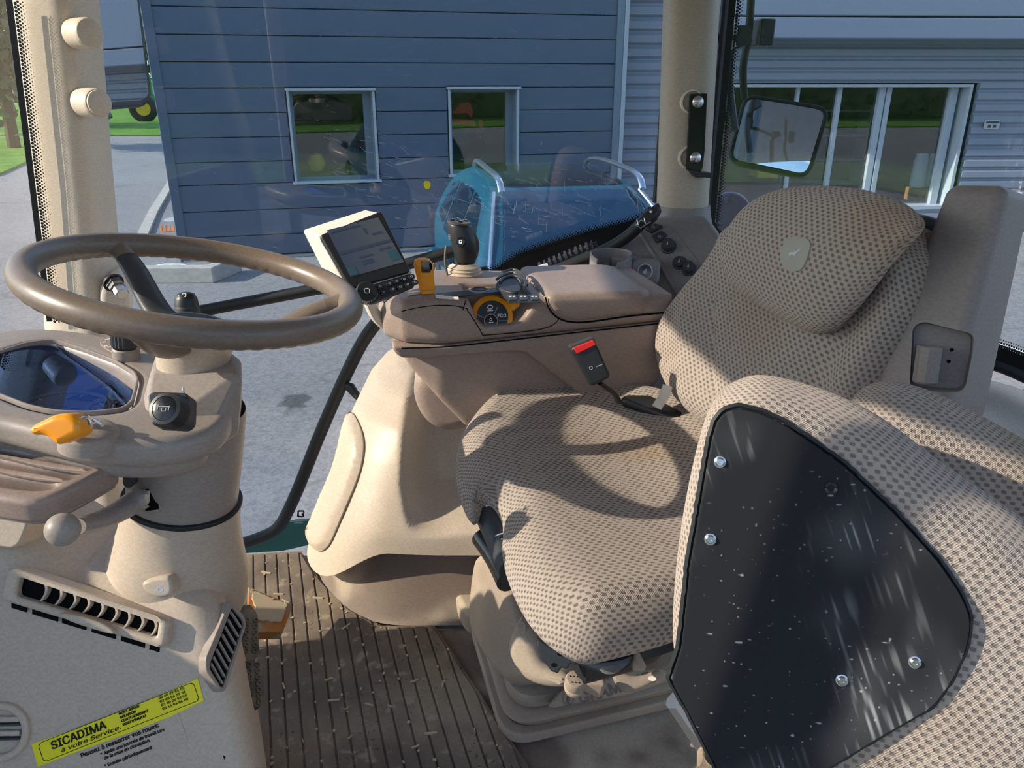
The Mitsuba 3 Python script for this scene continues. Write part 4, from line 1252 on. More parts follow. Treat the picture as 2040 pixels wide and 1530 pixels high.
# small vent at the far left, round vent below it, oval slots
q = KF.px([(-70, 1018), (50, 1020), (61, 1030), (60, 1045), (45, 1082), (30, 1092), (-70, 1075)])
qi = KF.px([(-60, 1026), (42, 1028), (46, 1034), (33, 1078), (28, 1080), (-60, 1068)])
v2 = put(con + '__air_vent', prism(KF, round_corners(q, 0.004), -0.04, 0.006, 0.003, holes=[round_corners(qi, 0.003)]), 'tan_plastic')
put(v2 + '__duct', prism(KF, qi, -0.004, -0.003), 'dark_hole', smooth=False)
for y in (1046, 1071):
    put(v2 + '__slat', prism(KF, KF.px([(-60, y - 8), (41, y), (39, y + 4), (-60, y - 3)]), -0.003, 0.003, 0.0004, 1), 'tan_plastic')
c = KF.px([(2, 1458)])[0]
rr = np.linalg.norm(KF.px([(60, 1458)])[0] - c)
rv = put(con + '__round_vent', prism(KF, circle(c[0], c[1], rr, 40), -0.01, 0.004, 0.003, holes=[circle(c[0], c[1], rr * 0.74, 36)]), 'tan_plastic')
put(rv + '__flap', prism(KF, circle(c[0], c[1], rr * 0.73, 36), -0.012, -0.004), 'tan_plastic')
for dy in (0.25, -0.22):
    w = rr * 0.72 * math.sqrt(1 - dy * dy)
    put(rv + '__slat', box(KF, c[0], c[1] + dy * rr, 0.0, 2 * w, 0.0022, 0.009, 0.0006), 'dark_grey')
    put(rv + '__slat', box(KF, c[0], c[1] + dy * rr + 0.006, 0.0, 2 * w * .95, 0.0065, 0.006, 0.002), 'tan_plastic')
for a, b in ((398, 1534), (418, 1508)):
    put(con + '__slot', prism(KF, chaikin(KF.px([(a, b), (a + 30, b - 8), (a + 36, b + 2), (a + 6, b + 12)]), 2), -0.012, 0.004), 'dark_hole', smooth=False)
# hinge lug by the column foot
o = KF.px(z7((690, 620), (830, 582), (860, 600), (868, 690), (770, 700)))
put(con + '__lug', prism(KF, chaikin(o, 2), -0.01, 0.018, 0.005), 'tan_plastic')
u, v = KF.px(z7((804, 655)))[0]
screw(KF.P([(u, v, 0.016)])[0], KF.w, 0.0045, con + '__screw', 'zinc')

# yellow sticker
sp = KF.px([(62, 1483), (150, 1452), (240, 1417), (330, 1380), (397, 1349), (409, 1393), (340, 1426), (250, 1462), (160, 1495), (75, 1528)])
stk = thing('sticker', 'yellow dealer sticker with black lettering on the front console', 'sticker')
sk_ring = np.vstack([np.linspace(sp[k], sp[(k + 1) % 10], 12, endpoint=False) for k in range(10)])
gx, gy = np.meshgrid(np.arange(sp[:, 0].min(), sp[:, 0].max(), 0.004), np.arange(sp[:, 1].min(), sp[:, 1].max(), 0.004))
gi = polysd(sp, gx, gy) < -0.0015
G = np.vstack([sk_ring, np.column_stack([gx[gi], gy[gi]])])
from scipy.spatial import Delaunay
tri = Delaunay(G).simplices
tri = tri[polysd(sp, *G[tri].mean(1).T) < 1e-6]
i = np.arange(len(sk_ring))
j = (i + 1) % len(sk_ring)
F = np.vstack([tri, np.column_stack([i, j, len(G) + j]), np.column_stack([i, len(G) + j, len(G) + i])])
drape(stk + '__backing', trimesh.Trimesh(np.vstack([KF.P(G, 0.0016), KF.P(sk_ring, 0.0002)]), F, process=False), 'yellow_vinyl', smooth=30)
ua, ub = KF.px([(75, 1528)])[0], KF.px([(409, 1393)])[0]
rot = math.atan2(*(ub - ua)[::-1])
hgt = np.linalg.norm(KF.px([(62, 1483)])[0] - ua)
TF = Frame(KF.P([(*ua, 0.0016)])[0], KF.w)
TF.u = KF.u * math.cos(rot) + KF.v * math.sin(rot)
TF.v = np.cross(TF.w, TF.u)
W_ = np.linalg.norm(ub - ua)


def drape_text(fr, s, u, v, h, key, **k):
    name = text(fr, s, u, v, h, 'black_print', key, **k)
    f = meshkit.WRITTEN[scene[name]['filename']]
    mesh = trimesh.Trimesh(f[0].astype(float) - [0, 0, EYE], f[1], process=False)
    del scene[name]
    return drape(key, mesh, 'black_print', smooth=False)


def tx(s, x, y, h, **k):
    return drape_text(TF, s, x * W_, y * hgt, h * hgt, stk + '__lettering', **k)


tx('SICADIMA', 0.105, 0.46, 0.33, bold=True, stretch=1.06, shear=0.05)
tx('à votre Service.', 0.15, 0.20, 0.17, shear=0.35, stretch=1.6)
for i, s in enumerate(('NORT /ERDRE', 'BOUVRON', 'CHATEAUBRIANT', 'VERN D’ANJOU')):
    tx(s, 0.525, 0.77 - 0.165 * i, 0.105, bold=True)
for i, s in enumerate(('02 40 29 55 05', '02 40 56 39 58', '02 40 28 59 59', '02 41 94 86 90')):
    tx(s, 0.765, 0.77 - 0.165 * i, 0.105, stretch=1.1)
bo = rrect(W_ * 0.51, hgt * 0.5, W_ * 0.94, hgt * 0.84, hgt * 0.13)
bi = rrect(W_ * 0.51, hgt * 0.5, W_ * 0.94 - 0.0012, hgt * 0.84 - 0.0012, hgt * 0.13 - 0.0005)
drape(stk + '__border_line', prism(TF, dense(bo, 0.004), 0.0001, 0.0005, holes=[dense(bi, 0.004)]), 'black_print', smooth=False)
nt = thing('notice_label', 'printed French wheel nut notice below the yellow sticker', 'label')
fk = TF.at(-0.0006)
drape(nt + '__film', prism(fk, dense([(0.24 * W_, -0.02 * hgt), (0.24 * W_, -1.4 * hgt), (0.84 * W_, -1.4 * hgt), (0.84 * W_, -0.02 * hgt)], 0.006), -0.0008, -0.0004), 'tan_plastic', smooth=False)
for s, x, y, h in (('Pensez à resserrer vos roues:', 0.245, -0.33, 0.185), ('* Après une journée de travail lors', 0.35, -0.57, 0.132), ('de la mise en circulation', 0.365, -0.77, 0.132), ('* Ensuite périodiquement', 0.35, -1.09, 0.132)):
    drape_text(fk, s, x * W_, y * hgt, h * hgt, nt + '__lettering', bold=(h > 0.12), depth=0.0004)

# ---------------------------------------------------------------- steering column and dash pod
AXC = unit((0.215, 0.0, 0.977))
B0 = aty(383, 742, 0.86)
col = thing('steering_column', 'beige telescopic steering column shroud above the front console', 'steering column')


def cax(h):
    return B0 + AXC * h


cup = [(0.088, -0.33), (0.090, -0.31), (0.0885, -0.285), (0.082, -0.255), (0.0745, -0.225), (0.071, -0.20), (0.0705, -0.175), (0.0685, -0.174), (0.0675, -0.178)]
put(col + '__cup', lathe(cup, B0 - np.array([0.0, 0, 0]), AXC, 48), 'tan_plastic', smooth=50)
put(col + '__collar', lathe([(0.0675, -0.180), (0.0715, -0.176), (0.0720, -0.173), (0.0710, -0.171), (0.066, -0.171)], B0, AXC, 48), 'rubber', smooth=50)
put(col + '__shroud', lathe([(0.066, -0.20), (0.0665, -0.12), (0.0662, -0.085), (0.0655, -0.05), (0.064, -0.042)], B0, AXC, 48), 'grey_plastic', smooth=50)
o = aty(303, 996, 0.795)
fr = Frame(o, (0.1, -0.98, 0.15))
put(col + '__lever_slot', prism(fr, fr.px([(291, 974), (317, 972), (316, 1014), (290, 1018)]), -0.02, 0.001), 'dark_hole', smooth=False)
put(col + '__screw_recess', prism(fr, chaikin(fr.px([(246, 936), (268, 934), (271, 962), (258, 974), (244, 968)]), 2), -0.03, 0.0), 'dark_grey')
# tilt lever with ball knob
tl = thing('tilt_lever', 'curved beige lever with a ball knob below the dash pod', 'lever')
arm = spline(np.array([aty(285, 990, 0.775), aty(262, 1003, 0.765), aty(235, 1020, 0.74), aty(200, 1036, 0.71), aty(150, 1049, 0.67)]), 20)
put(tl + '__arm', tube(arm, np.linspace(0.0165, 0.0115, 20), 14, squash=0.75), 'grey_plastic')
q = fr.px([(256, 978), (300, 976), (298, 1002), (270, 1022), (238, 1014)])
put(tl + '__bracket', prism(fr.at(0.004), round_corners(q, 0.003), -0.01, 0.010, 0.002), 'ivory_plastic')
u, v = fr.px([(277, 1000)])[0]
put(tl + '__pivot_hole', prism(fr, circle(u, v, 0.0028, 14), 0.0136, 0.0146), 'dark_hole')
bc = aty(125, 1055, 0.645)
zc = bc @ AX
put(tl + '__knob', trimesh.creation.icosphere(4, 33 / FOC * zc).apply_translation(bc), 'grey_plastic', smooth=True)

# pod
PF = Frame((-0.45, 0.86, -0.338), (0.12, -0.02, 0.99), u=(1, 0, 0))
pod = thing('dash_pod', 'grey brown instrument pod with a dark curved display beside the steering column', 'dashboard')
po = chaikin(PF.px([(-360, 760), (-260, 690), (-60, 660), (0, 655), (60, 650), (130, 653), (200, 663), (262, 680), (330, 690), (440, 688), (466, 700), (473, 735), (470, 800), (450, 846), (400, 868), (330, 880), (230, 882), (140, 872), (60, 850), (-40, 826), (-260, 812), (-360, 790)]), 2)
lens = round_corners(PF.px([(-120, 760), (-40, 715), (0, 702), (55, 684), (108, 678), (160, 694), (225, 718), (266, 742), (273, 756), (262, 800), (245, 815), (180, 822), (110, 820), (55, 808), (0, 786), (-60, 770)]), 0.012, 5)
put(pod + '__shell', prism(PF, po, -0.034, 0.0, 0.013, 5, holes=[lens]), 'grey_plastic', smooth=45)
put(pod + '__display_floor', prism(PF, lens, -0.033, -0.030), 'black_plastic', smooth=False)
scene['lens_glass'] = {'type': 'thindielectric', 'int_ior': 1.55, 'specular_transmittance': rgb(0.35, 0.36, 0.40), 'specular_reflectance': rgb(0.22, 0.42, 1.0)}  # blue of the mirrored sky is put into the reflectance tint
LN = Frame(PF.P([(*lens.mean(0), -0.015)])[0], (0.27, -0.01, 0.96), u=(1, 0, 0))
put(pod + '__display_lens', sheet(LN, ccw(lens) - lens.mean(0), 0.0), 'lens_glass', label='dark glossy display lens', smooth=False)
put(pod + '__lens_rim', prism(PF, inset(ccw(lens), -0.0022), -0.004, 0.0022, 0.001, 2, holes=[inset(ccw(lens), 0.0008)]), 'grey_plastic')
for cx_, cy_, r_ in ((120, 772, 0.055), (215, 768, 0.028)):
    c = PF.px([(cx_, cy_)])[0]
    put(pod + '__dial_ring', prism(PF, circle(*c, r_, 48), -0.0298, -0.0290, holes=[circle(*c, r_ - 0.006, 44)]), 'grey_print', smooth=False)
    for k in range(9):
        a = math.radians(210 - 30 * k)
        e = np.array([math.cos(a), math.sin(a)])
        n = np.array([-e[1], e[0]]) * 0.0006
        p0_, p1_ = c + e * (r_ - 0.016), c + e * (r_ - 0.009)
        put(pod + '__dial_tick', prism(PF, [p0_ + n, p0_ - n, p1_ - n, p1_ + n], -0.0298, -0.0290), 'white_print', smooth=False)
# rotary light knob with its icon plate
ip = chaikin(PF.px([(199, 678), (215, 670), (240, 672), (256, 700), (248, 712), (236, 710), (214, 698), (200, 688)]), 2)
put(pod + '__icon_plate', prism(PF, ip, -0.002, 0.0016, 0.0006, 2), 'taupe_plastic')
for a, b in ((208, 684), (213, 679), (219, 678), (212, 692), (218, 694)):
    u, v = PF.px([(a, b)])[0]
    put(pod + '__icon', prism(PF, circle(u, v, 0.0022, 12), 0.0016, 0.0021, holes=[circle(u, v, 0.0011, 10)]), 'white_print', smooth=False)
u, v = PF.px([(252, 712)])[0]
kn = put(pod + '__light_knob', lathe([(0.0165, 0), (0.0165, 0.012), (0.0150, 0.014)], PF.P([(u, v, 0)])[0], PF.w, 32), 'grey_plastic')
rk = [(0.0158 + 0.0012 * (i % 2)) for i in range(44)]
ringk = np.array([(rk[i] * math.cos(i * 2 * math.pi / 44) + u, rk[i] * math.sin(i * 2 * math.pi / 44) + v) for i in range(44)])
put(kn + '__grip', prism(PF, ringk, 0.0155, 0.0345, 0.003, 3), 'dark_grey', smooth=20)
# raised head round the wheel shaft
zt, zl = -0.318, -0.372
pts = [atz(322, 706, zt), atz(450, 703, zt), atz(462, 712, zt), atz(462, 742, zt), atz(312, 742, zt), atz(296, 858, -0.358), atz(330, 872, zl), atz(400, 872, zl), atz(455, 840, zl), atz(462, 800, zl), atz(296, 800, -0.345)]
put(pod + '__column_head', tm(hull([p - np.array([0, 0, 0.010]) for p in pts], 0.010, 24)), 'grey_plastic', smooth=40)
# horn push on the head
HF = Frame(aty(335, 818, 0.735), (0.05, -0.80, 0.60))
q = HF.px([(300, 790), (312, 784), (374, 786), (380, 792), (378, 842), (366, 853), (308, 850)])
hn = put(pod + '__horn_switch', prism(HF, round_corners(q, 0.004), -0.02, 0.008, 0.002), 'charcoal')
u, v = HF.px([(350, 824)])[0]
o = HF.P([(u, v, 0.006)])[0]
ha = unit(HF.w + np.array([-0.16, 0, 0]))
put(hn + '__button_body', lathe([(0.0185, 0), (0.0185, 0.006), (0.0172, 0.008), (0.0172, 0.014), (0.0165, 0.017), (0.0130, 0.018), (0.0125, 0.0165)], o, ha, 36), 'black_plastic', smooth=40)
put(hn + '__button', lathe([(0.0127, 0.012), (0.0125, 0.0175), (0.009, 0.0185), (0, 0.0188)], o, ha, 32), 'black_gloss', smooth=40)
hf = Frame(o + ha * 0.0189, ha)
put(hn + '__horn_symbol', prism(hf, [(-.0065, -.003), (-.0065, .0035), (-.0058, .0035), (-.0058, .0018), (.005, .0018), (.0062, .003), (.0062, -.0022), (.0055, -.0022), (.0055, .0012), (.0048, .0011), (-.0058, .0011), (-.0058, -.003)], 0, 0.0004), 'grey_print', smooth=False)
put(hn + '__horn_symbol', prism(hf, [(-.002, -.0035), (.003, -.0035), (.003, .0), (.0023, .0), (.0023, -.0028), (-.0013, -.0028), (-.0013, .0), (-.002, .0)], 0, 0.0004), 'grey_print', smooth=False)
put(pod + '__marker_line', prism(HF, HF.px([(364, 772), (366, 772), (366, 781), (364, 781)]), -0.004, 0.003), 'white_print', smooth=False)
# slotted ledge on the near side of the pod
LF = Frame(atz(100, 940, -0.385), (0.10, -0.10, 0.99), u=(1, 0, 0))
lo_ = chaikin(LF.px([(-130, 850), (0, 872), (110, 897), (222, 914), (235, 922), (150, 968), (105, 990), (60, 1000), (0, 992), (-130, 965)]), 2, 0.2)
sl1 = LF.px([(-90, 874), (0, 889), (60, 902), (120, 912), (186, 919), (195, 926), (186, 932), (150, 933), (80, 924), (0, 902), (-90, 884)])
sl2 = LF.px([(-90, 898), (0, 914), (80, 930), (150, 937), (158, 944), (149, 951), (100, 952), (40, 943), (0, 934), (-90, 914)])
sl3 = LF.px([(-90, 928), (0, 944), (60, 952), (108, 959), (112, 965), (94, 973), (50, 972), (0, 964), (-90, 946)])
put(pod + '__slotted_ledge', prism(LF, lo_, -0.03, 0.0, 0.007, 4, holes=[chaikin(s, 1) for s in (sl1, sl2, sl3)]), 'taupe_plastic', smooth=45)
put(pod + '__ledge_floor', prism(LF, inset(ccw(lo_), 0.004), -0.032, -0.022), 'taupe_plastic', smooth=False)
put(pod + '__lower_shell', prism(PF, inset(ccw(po), 0.022), -0.060, -0.030, 0.012), 'grey_plastic')
# orange shuttle lever in its round base
rl = thing('shuttle_lever', 'orange plastic lever on a chrome stem in front of the dash display', 'lever')
u, v = PF.px([(178, 866)])[0]
put(rl + '__base', lathe([(0.030, -0.012), (0.029, 0.002), (0.025, 0.007), (0.012, 0.009), (0, 0.009)], PF.P([(u, v, 0)])[0], PF.w, 36), 'grey_plastic', smooth=50)
o = PF.P([(u, v, 0.012)])[0]
put(rl + '__chrome_boss', lathe([(0.006, 0), (0.006, 0.008), (0.0045, 0.010), (0, 0.010)], o + np.array([-0.004, 0, 0]), PF.w, 18), 'chrome')
put(rl + '__chrome_pin', tube([o + [0.004, 0.004, 0.003], o + [0.018, -0.006, 0.002]], 0.0022, 8), 'chrome')
s0, s1, s2 = atz(176, 852, -0.318), atz(168, 838, -0.312), atz(150, 846, -0.309)
put(rl + '__chrome_stem', tube(spline(np.array([s0, s1, s2]), 12), 0.0050, 12), 'chrome')
gf = Frame(aty(108, 855, 0.672), (0.03, -0.93, 0.36))
gp = gf.px([(53, 857), (60, 848), (104, 826), (132, 823), (150, 831), (159, 846), (159, 866), (140, 876), (112, 887), (105, 883), (94, 872), (80, 867), (60, 868)])
m = prism(gf, round_corners(gp, 0.004, 4), -0.030, 0.0, 0.007, 5)
put(rl + '__grip', m, 'orange_plastic', smooth=40, label='orange grip')
# wiper stalk behind the wheel hub
sk = thing('wiper_stalk', 'black stalk with a wiper symbol sticking up behind the steering wheel hub', 'stalk')
o = aty(376, 640, 1.00)
a = unit((-0.02, 0.12, 1))
put(sk + '__barrel', lathe([(0.016, -0.02), (0.017, 0.0), (0.0165, 0.018), (0.0155, 0.021)], o, a, 28), 'dark_grey', smooth=50)
put(sk + '__cap', lathe([(0.0155, 0.021), (0.0145, 0.030), (0.0115, 0.0365), (0.006, 0.039), (0, 0.0395)], o, a, 28), 'black_plastic', smooth=50)
fr = Frame(o + a * 0.030, unit((-0.05, -0.86, 0.50)))
fr = fr.at(0.0118)
put(sk + '__wiper_symbol', prism(fr, [(.0, -.0005), (.006, -.0005), (.006, .0045), (.0, .0045)], 0, 0.0008, holes=[[(.0008, .0003), (.0052, .0003), (.0052, .0037), (.0008, .0037)]]), 'white_print', smooth=False)
put(sk + '__wiper_symbol', prism(fr, [(.0027, -.004), (.0033, -.004), (.0033, -.0005), (.0027, -.0005)], 0, 0.0008), 'white_print', smooth=False)
put(sk + '__dot', prism(fr, circle(-.004, .001, .0008, 10), 0, 0.0008), 'white_print', smooth=False)
put(sk + '__stem', tube([o - a * 0.018, o - a * 0.06 + np.array([0, -0.05, -0.02])], 0.009, 10), 'black_plastic')

# ---------------------------------------------------------------- steering wheel
WC, WN = np.array([-0.366, 0.883, -0.223]), unit((0.205, 0.033, 0.978))
WF = Frame(WC, WN, up=(0, 0, 1), u=(1, 0, 0))
sw_ = thing('steering_wheel', 'brown three spoke steering wheel', 'steering wheel')
n = 180
t = np.linspace(0, 2 * math.pi, n, endpoint=False)
R0, rt = 0.1755, 0.0148
V, F = [], []
m_ = 20
for i in range(n):
    c = np.array([math.cos(t[i]), math.sin(t[i])])
    for j in range(m_):
        b = 2 * math.pi * j / m_
        bump = 1.0 - (0.075 * (0.5 + 0.5 * math.cos(t[i] * 60)) if math.sin(b) < -0.45 else 0)
        V.append((c[0] * (R0 + rt * bump * math.cos(b)), c[1] * (R0 + rt * bump * math.cos(b)), rt * bump * math.sin(b) * 1.05))
V = WF.P(np.array(V))
j = np.arange(m_)
k = (j + 1) % m_
for i in range(n):
    a, b = i * m_, ((i + 1) % n) * m_
    F += [np.column_stack([a + j, b + j, b + k]), np.column_stack([a + j, b + k, a + k])]
put(sw_ + '__rim', trimesh.Trimesh(V, np.vstack(F), process=False), 'wheel_plastic', smooth=True)
HUBH = -0.066
hc = WF.P([(0, 0, HUBH)])[0]
put(sw_ + '__hub', lathe([(0.0395, B0 @ WN - hc @ WN - 0.006), (0.0405, -0.035), (0.043, -0.015), (0.048, 0.0), (0.049, 0.008), (0.046, 0.012), (0.0, 0.012)], hc, WN, 40), 'tan_plastic', smooth=45)
put(sw_ + '__hub_cap', lathe([(0.041, 0.011), (0.040, 0.0165), (0.036, 0.019), (0.020, 0.0215), (0, 0.022)], hc, WN, 40), 'dark_grey', smooth=60)
put(sw_ + '__cap_ring', lathe([(0.037, 0.0188), (0.0365, 0.0200), (0.0345, 0.0205), (0.034, 0.0194)], hc, WN, 40), 'grey_print', smooth=60)
for a_px in ((222, 484), (692, 598), None):
    if a_px is not None:
        q = WF.px([a_px])[0]
        ang = math.atan2(q[1], q[0])
        last = ang
    else:
        A1 = math.atan2(*WF.px([(222, 484)])[0][::-1])
        A2 = math.atan2(*WF.px([(692, 598)])[0][::-1])
        ang = (A1 + A2) / 2 + math.pi if abs(A1 - A2) < math.pi else (A1 + A2) / 2
    e = np.array([math.cos(ang), math.sin(ang)])
    pts = [(*(e * 0.030), HUBH + 0.002), (*(e * 0.075), HUBH + 0.008), (*(e * 0.125), -0.024), (*(e * 0.152), -0.009), (*(e * 0.172), -0.002)]
    P_ = spline(WF.P(np.array(pts)), 24)
    k_ = put(sw_ + '__spoke', tube(P_[:19], np.linspace(0.020, 0.0145, 19), 16, squash=0.6, ref=WN), 'dark_grey' if a_px == (222, 484) else 'wheel_plastic', smooth=50)
    put(k_ + '__joint', tube(P_[18:], np.interp(np.arange(6), [0, 2, 5], [0.0135, 0.0135, 0.0175]), 16, squash=0.75, ref=WN), 'wheel_plastic', smooth=50)
# ---------------------------------------------------------------- pedals
ac = thing('accelerator_pedal', 'worn orange accelerator pedal caked with dirt on the floor mat', 'pedal')
fr = Frame(atz(540, 1218, -0.87), (0.25, -0.25, 0.93), u=(1, 0, 0))
q = fr.px([(494, 1168), (582, 1203), (560, 1259), (512, 1259), (494, 1235)])
put(ac + '__pad', prism(fr, round_corners(q, 0.002), -0.022, 0, 0.002), 'worn_orange')
q2 = fr.px([(500, 1176), (575, 1205), (558, 1240), (512, 1238)])
rr_ = dense(q2, 0.004)
rr_ = rr_ + np.random.default_rng(1).normal(0, 0.0016, rr_.shape)
put(ac + '__dirt_crust', prism(fr, rr_, -0.001, 0.003, 0.001, 1), 'mud', kind='stuff')
for i, (poly, ys, xs, lab) in enumerate((([(470, 1206), (500, 1203), (514, 1225), (517, 1296), (508, 1316), (470, 1318)], np.linspace(1236, 1297, 6), (509, 506), 'studded rubber brake pedal beside the accelerator, the farther of the pair'),
                                         ([(470, 1316), (505, 1316), (524, 1322), (526, 1392), (518, 1410), (470, 1396)], np.linspace(1325, 1399, 7), (512, 516), 'studded rubber brake pedal, the nearer of the pair'))):
    t_ = thing('brake_pedal', lab, 'pedal', 'studded brake pedals')
    fr = Frame(atz(500, 1260 + i * 100, -0.80), (0.55, -0.35, 0.76), u=(1, 0, 0))
    put(t_ + '__pad', prism(fr, round_corners(fr.px(poly), 0.004), -0.014, 0, 0.002), 'studded_rubber')
    for c in range(2):
        for kx, y in enumerate(ys):
            x = np.interp(kx, [0, len(ys) - 1], xs) - 17 * c
            u, v = fr.px([(x, y)])[0]
            put(t_ + '__stud', lathe([(0.0042, 0), (0.0040, 0.0026), (0.0034, 0.003), (0.0025, 0.0026), (0.0022, 0.0004), (0, 0.0004)], fr.P([(u, v, 0)])[0], fr.w, 12), 'studded_rubber')
    o = fr.P(fr.px([(485, 1290 + 90 * i)])[0][None])[0]
    put(t_ + '__arm', tube([o - fr.w * 0.012, o - fr.w * 0.05 + np.array([-0.05, 0, 0.08])], 0.010, 10), 'sunk_metal')
# ---------------------------------------------------------------- right-hand control console
CN = Frame((-0.2, 1.12, -0.37), (0.2, -0.98, 0))
ac_ = thing('armrest_console', 'brown right-hand control console with levers, dial and padded lid', 'console')
cap_px = CN.px([(752, 668), (756, 642), (772, 620), (800, 603), (865, 594), (930, 596), (1090, 598), (1345, 586), (1350, 641), (1100, 668), (900, 690), (800, 694), (765, 692)])
u0 = cap_px[:, 0].min()
u1 = cap_px[:, 0].max()
plan_ = [(u0 - 0.002, -0.10), (u0 + 0.008, -0.045), (u0 + 0.04, -0.012), (u0 + 0.09, 0.0), (u1, 0.0), (u1, -0.23), (u0 + 0.10, -0.21), (u0 + 0.02, -0.17)]
scoop = CN.px([(926, 570), (1085, 572), (1058, 615), (1046, 632), (1020, 648), (966, 652), (952, 640), (940, 612)])


def cap_field(x, y, z, D):
    X, Y = np.meshgrid(x[:, 0, 0], y[0, :, 0], indexing='ij')
    s = polysd(scoop, X, Y)[:, :, None] + 0.006
    s = rmax(s, -0.095 - z) - 0.006
    return -smin(-D, s, 0.006)


put(ac_ + '__upper_shell', solid(CN, (u0 - .01, cap_px[:, 1].min(), -0.235), (u1 + .01, cap_px[:, 1].max(), 0.005), 0.0042, 0.018, uv=cap_px, uw=plan_, field=cap_field), 'taupe_plastic', smooth=50)
low_px = CN.px([(772, 690), (790, 718), (812, 742), (930, 862), (980, 890), (1180, 850), (1300, 800), (1316, 740), (1345, 640), (1100, 660), (900, 684)])
lu0 = low_px[:, 0].min()
put(ac_ + '__lower_shell', solid(CN, (lu0 - .01, low_px[:, 1].min(), -0.215), (u1 + .01, low_px[:, 1].max(), -0.01), 0.0055, 0.014, uv=low_px, uw=[(lu0, -0.10), (lu0 + 0.03, -0.04), (lu0 + 0.08, -0.022), (u1, -0.022), (u1, -0.20), (lu0, -0.18)]), 'taupe_plastic', smooth=50)
fl = CN.px([(778, 692), (900, 689), (1100, 667), (1342, 641), (1330, 720), (1312, 765), (1268, 796), (1160, 790), (1064, 716), (1048, 703), (1020, 702), (830, 716), (796, 716)])
put(ac_ + '__side_panel', prism(CN, round_corners(fl, 0.01), -0.04, -0.003, 0.006), 'taupe_plastic', smooth=40)
sp_ = spline(CN.P(CN.px([(800, 694), (850, 693), (900, 690), (1100, 668), (1345, 641)]), -0.0005), 40)
put(ac_ + '__seam', tube(sp_, 0.0011, 6), 'dark_hole')
ld = CN.px([(1086, 600), (1092, 588), (1110, 584), (1345, 578), (1345, 620), (1240, 630), (1150, 641), (1122, 638), (1100, 622)])
put(ac_ + '__lid', solid(CN, (ld[:, 0].min(), ld[:, 1].min(), -0.21), (ld[:, 0].max(), ld[:, 1].max(), 0.010), 0.0042, 0.013, uv=chaikin(ld, 1), uw=rrect(ld[:, 0].mean(), -0.10, np.ptp(ld[:, 0]), 0.214, 0.04)), 'taupe_plastic', smooth=50)
ls = spline(CN.P(CN.px([(1086, 592), (1094, 615), (1112, 633), (1150, 642), (1240, 631), (1345, 621)]), 0.0015), 40)
put(ac_ + '__lid_gap', tube(ls, 0.0014, 6), 'dark_hole')
# raised pad seam and joint lines on the near face
for pts in ([(800, 620), (850, 610), (905, 609), (932, 615)], [(928, 598), (922, 618)], [(930, 616), (952, 650), (962, 668)], [(962, 668), (1050, 660), (1100, 648), (1114, 634)]):
    put(ac_ + '__seam', tube(spline(CN.P(CN.px(pts), 0.0003), 20), 0.0007, 5), 'dark_hole')
# dial
DF = Frame(aty(981, 630, 1.175), (0.10, -0.89, 0.45))
dl = put(ac_ + '__throttle_dial', lathe([(0.0335, -0.02), (0.0335, -0.002), (0.032, 0.0), (0.025, 0.001)], DF.o, DF.w, 48), 'orange_plastic', label='orange ribbed dial ring', smooth=40)
for k in range(26):
    a = math.radians(38 + 5.2 * k)
    if a < math.radians(168):
        e = DF.u * math.cos(a) + DF.v * math.sin(a)
        put(dl + '__rib', tube([DF.o + e * 0.0333 - DF.w * 0.016, DF.o + e * 0.0333 - DF.w * 0.001], 0.0011, 6), 'orange_plastic')
e = math.radians(25)
kn_ = [DF.P([(0.030 * math.cos(a_), 0.030 * math.sin(a_), -0.006)])[0] for a_ in (e + 0.25, e - 0.1)] + [DF.P([(0.045 * math.cos(e), 0.045 * math.sin(e), -0.004)])[0]]
put(dl + '__pointer', tm(hull(kn_, 0.005)), 'orange_plastic')
put(dl + '__face', lathe([(0.0255, -0.01), (0.0255, 0.0005), (0, 0.0008)], DF.o, DF.w, 40), 'black_plastic', label='black dial face')
cb = DF.P([(-0.003, -0.008, 0.0)])[0]
put(dl + '__centre_button', lathe([(0.0105, 0), (0.0105, 0.0035), (0.009, 0.0042), (0, 0.0044)], cb, DF.w, 28), 'black_gloss')
put(dl + '__button_ring', lathe([(0.0112, 0.002), (0.0112, 0.0042), (0.0098, 0.0046), (0.0098, 0.0036)], cb, DF.w, 28), 'grey_print')
text(DF, 'ECO', 0.0075, -0.002, 0.0050, 'white_print', dl + '__lettering', h=0.0009, bold=True)
for a0 in (62, 152, 0):
    a_ = math.radians(a0)
    d = np.array([math.cos(a_), math.sin(a_)])
    n = np.array([-d[1], d[0]]) * 0.0005
    c = np.array([-0.003, -0.008])
    put(dl + '__mark_line', prism(DF, [c + d * 0.012 + n, c + d * 0.012 - n, c + d * 0.026 - n, c + d * 0.026 + n], 0.0008, 0.0014), 'grey_print', smooth=False)
put(dl + '__symbol', prism(DF, rrect(-0.003, 0.0145, 0.009, 0.007, 0.003), 0.0008, 0.0014, holes=[rrect(-0.003, 0.0145, 0.006, 0.0045, 0.002)]), 'white_print', smooth=False)
put(dl + '__symbol', prism(DF, rrect(-0.003, 0.0090, 0.010, 0.0013, 0.0005), 0.0008, 0.0014), 'white_print', smooth=False)
fb = Frame(cb + DF.w * 0.0044, DF.w, u=DF.u)
put(dl + '__symbol', prism(fb, rrect(0, 0.002, 0.004, 0.005, 0.0018), 0, 0.0005, holes=[rrect(0, 0.002, 0.0022, 0.0028, 0.001)]), 'white_print', smooth=False)
put(dl + '__symbol', prism(fb, rrect(0, -0.0025, 0.007, 0.001, 0.0004), 0, 0.0005), 'white_print', smooth=False)
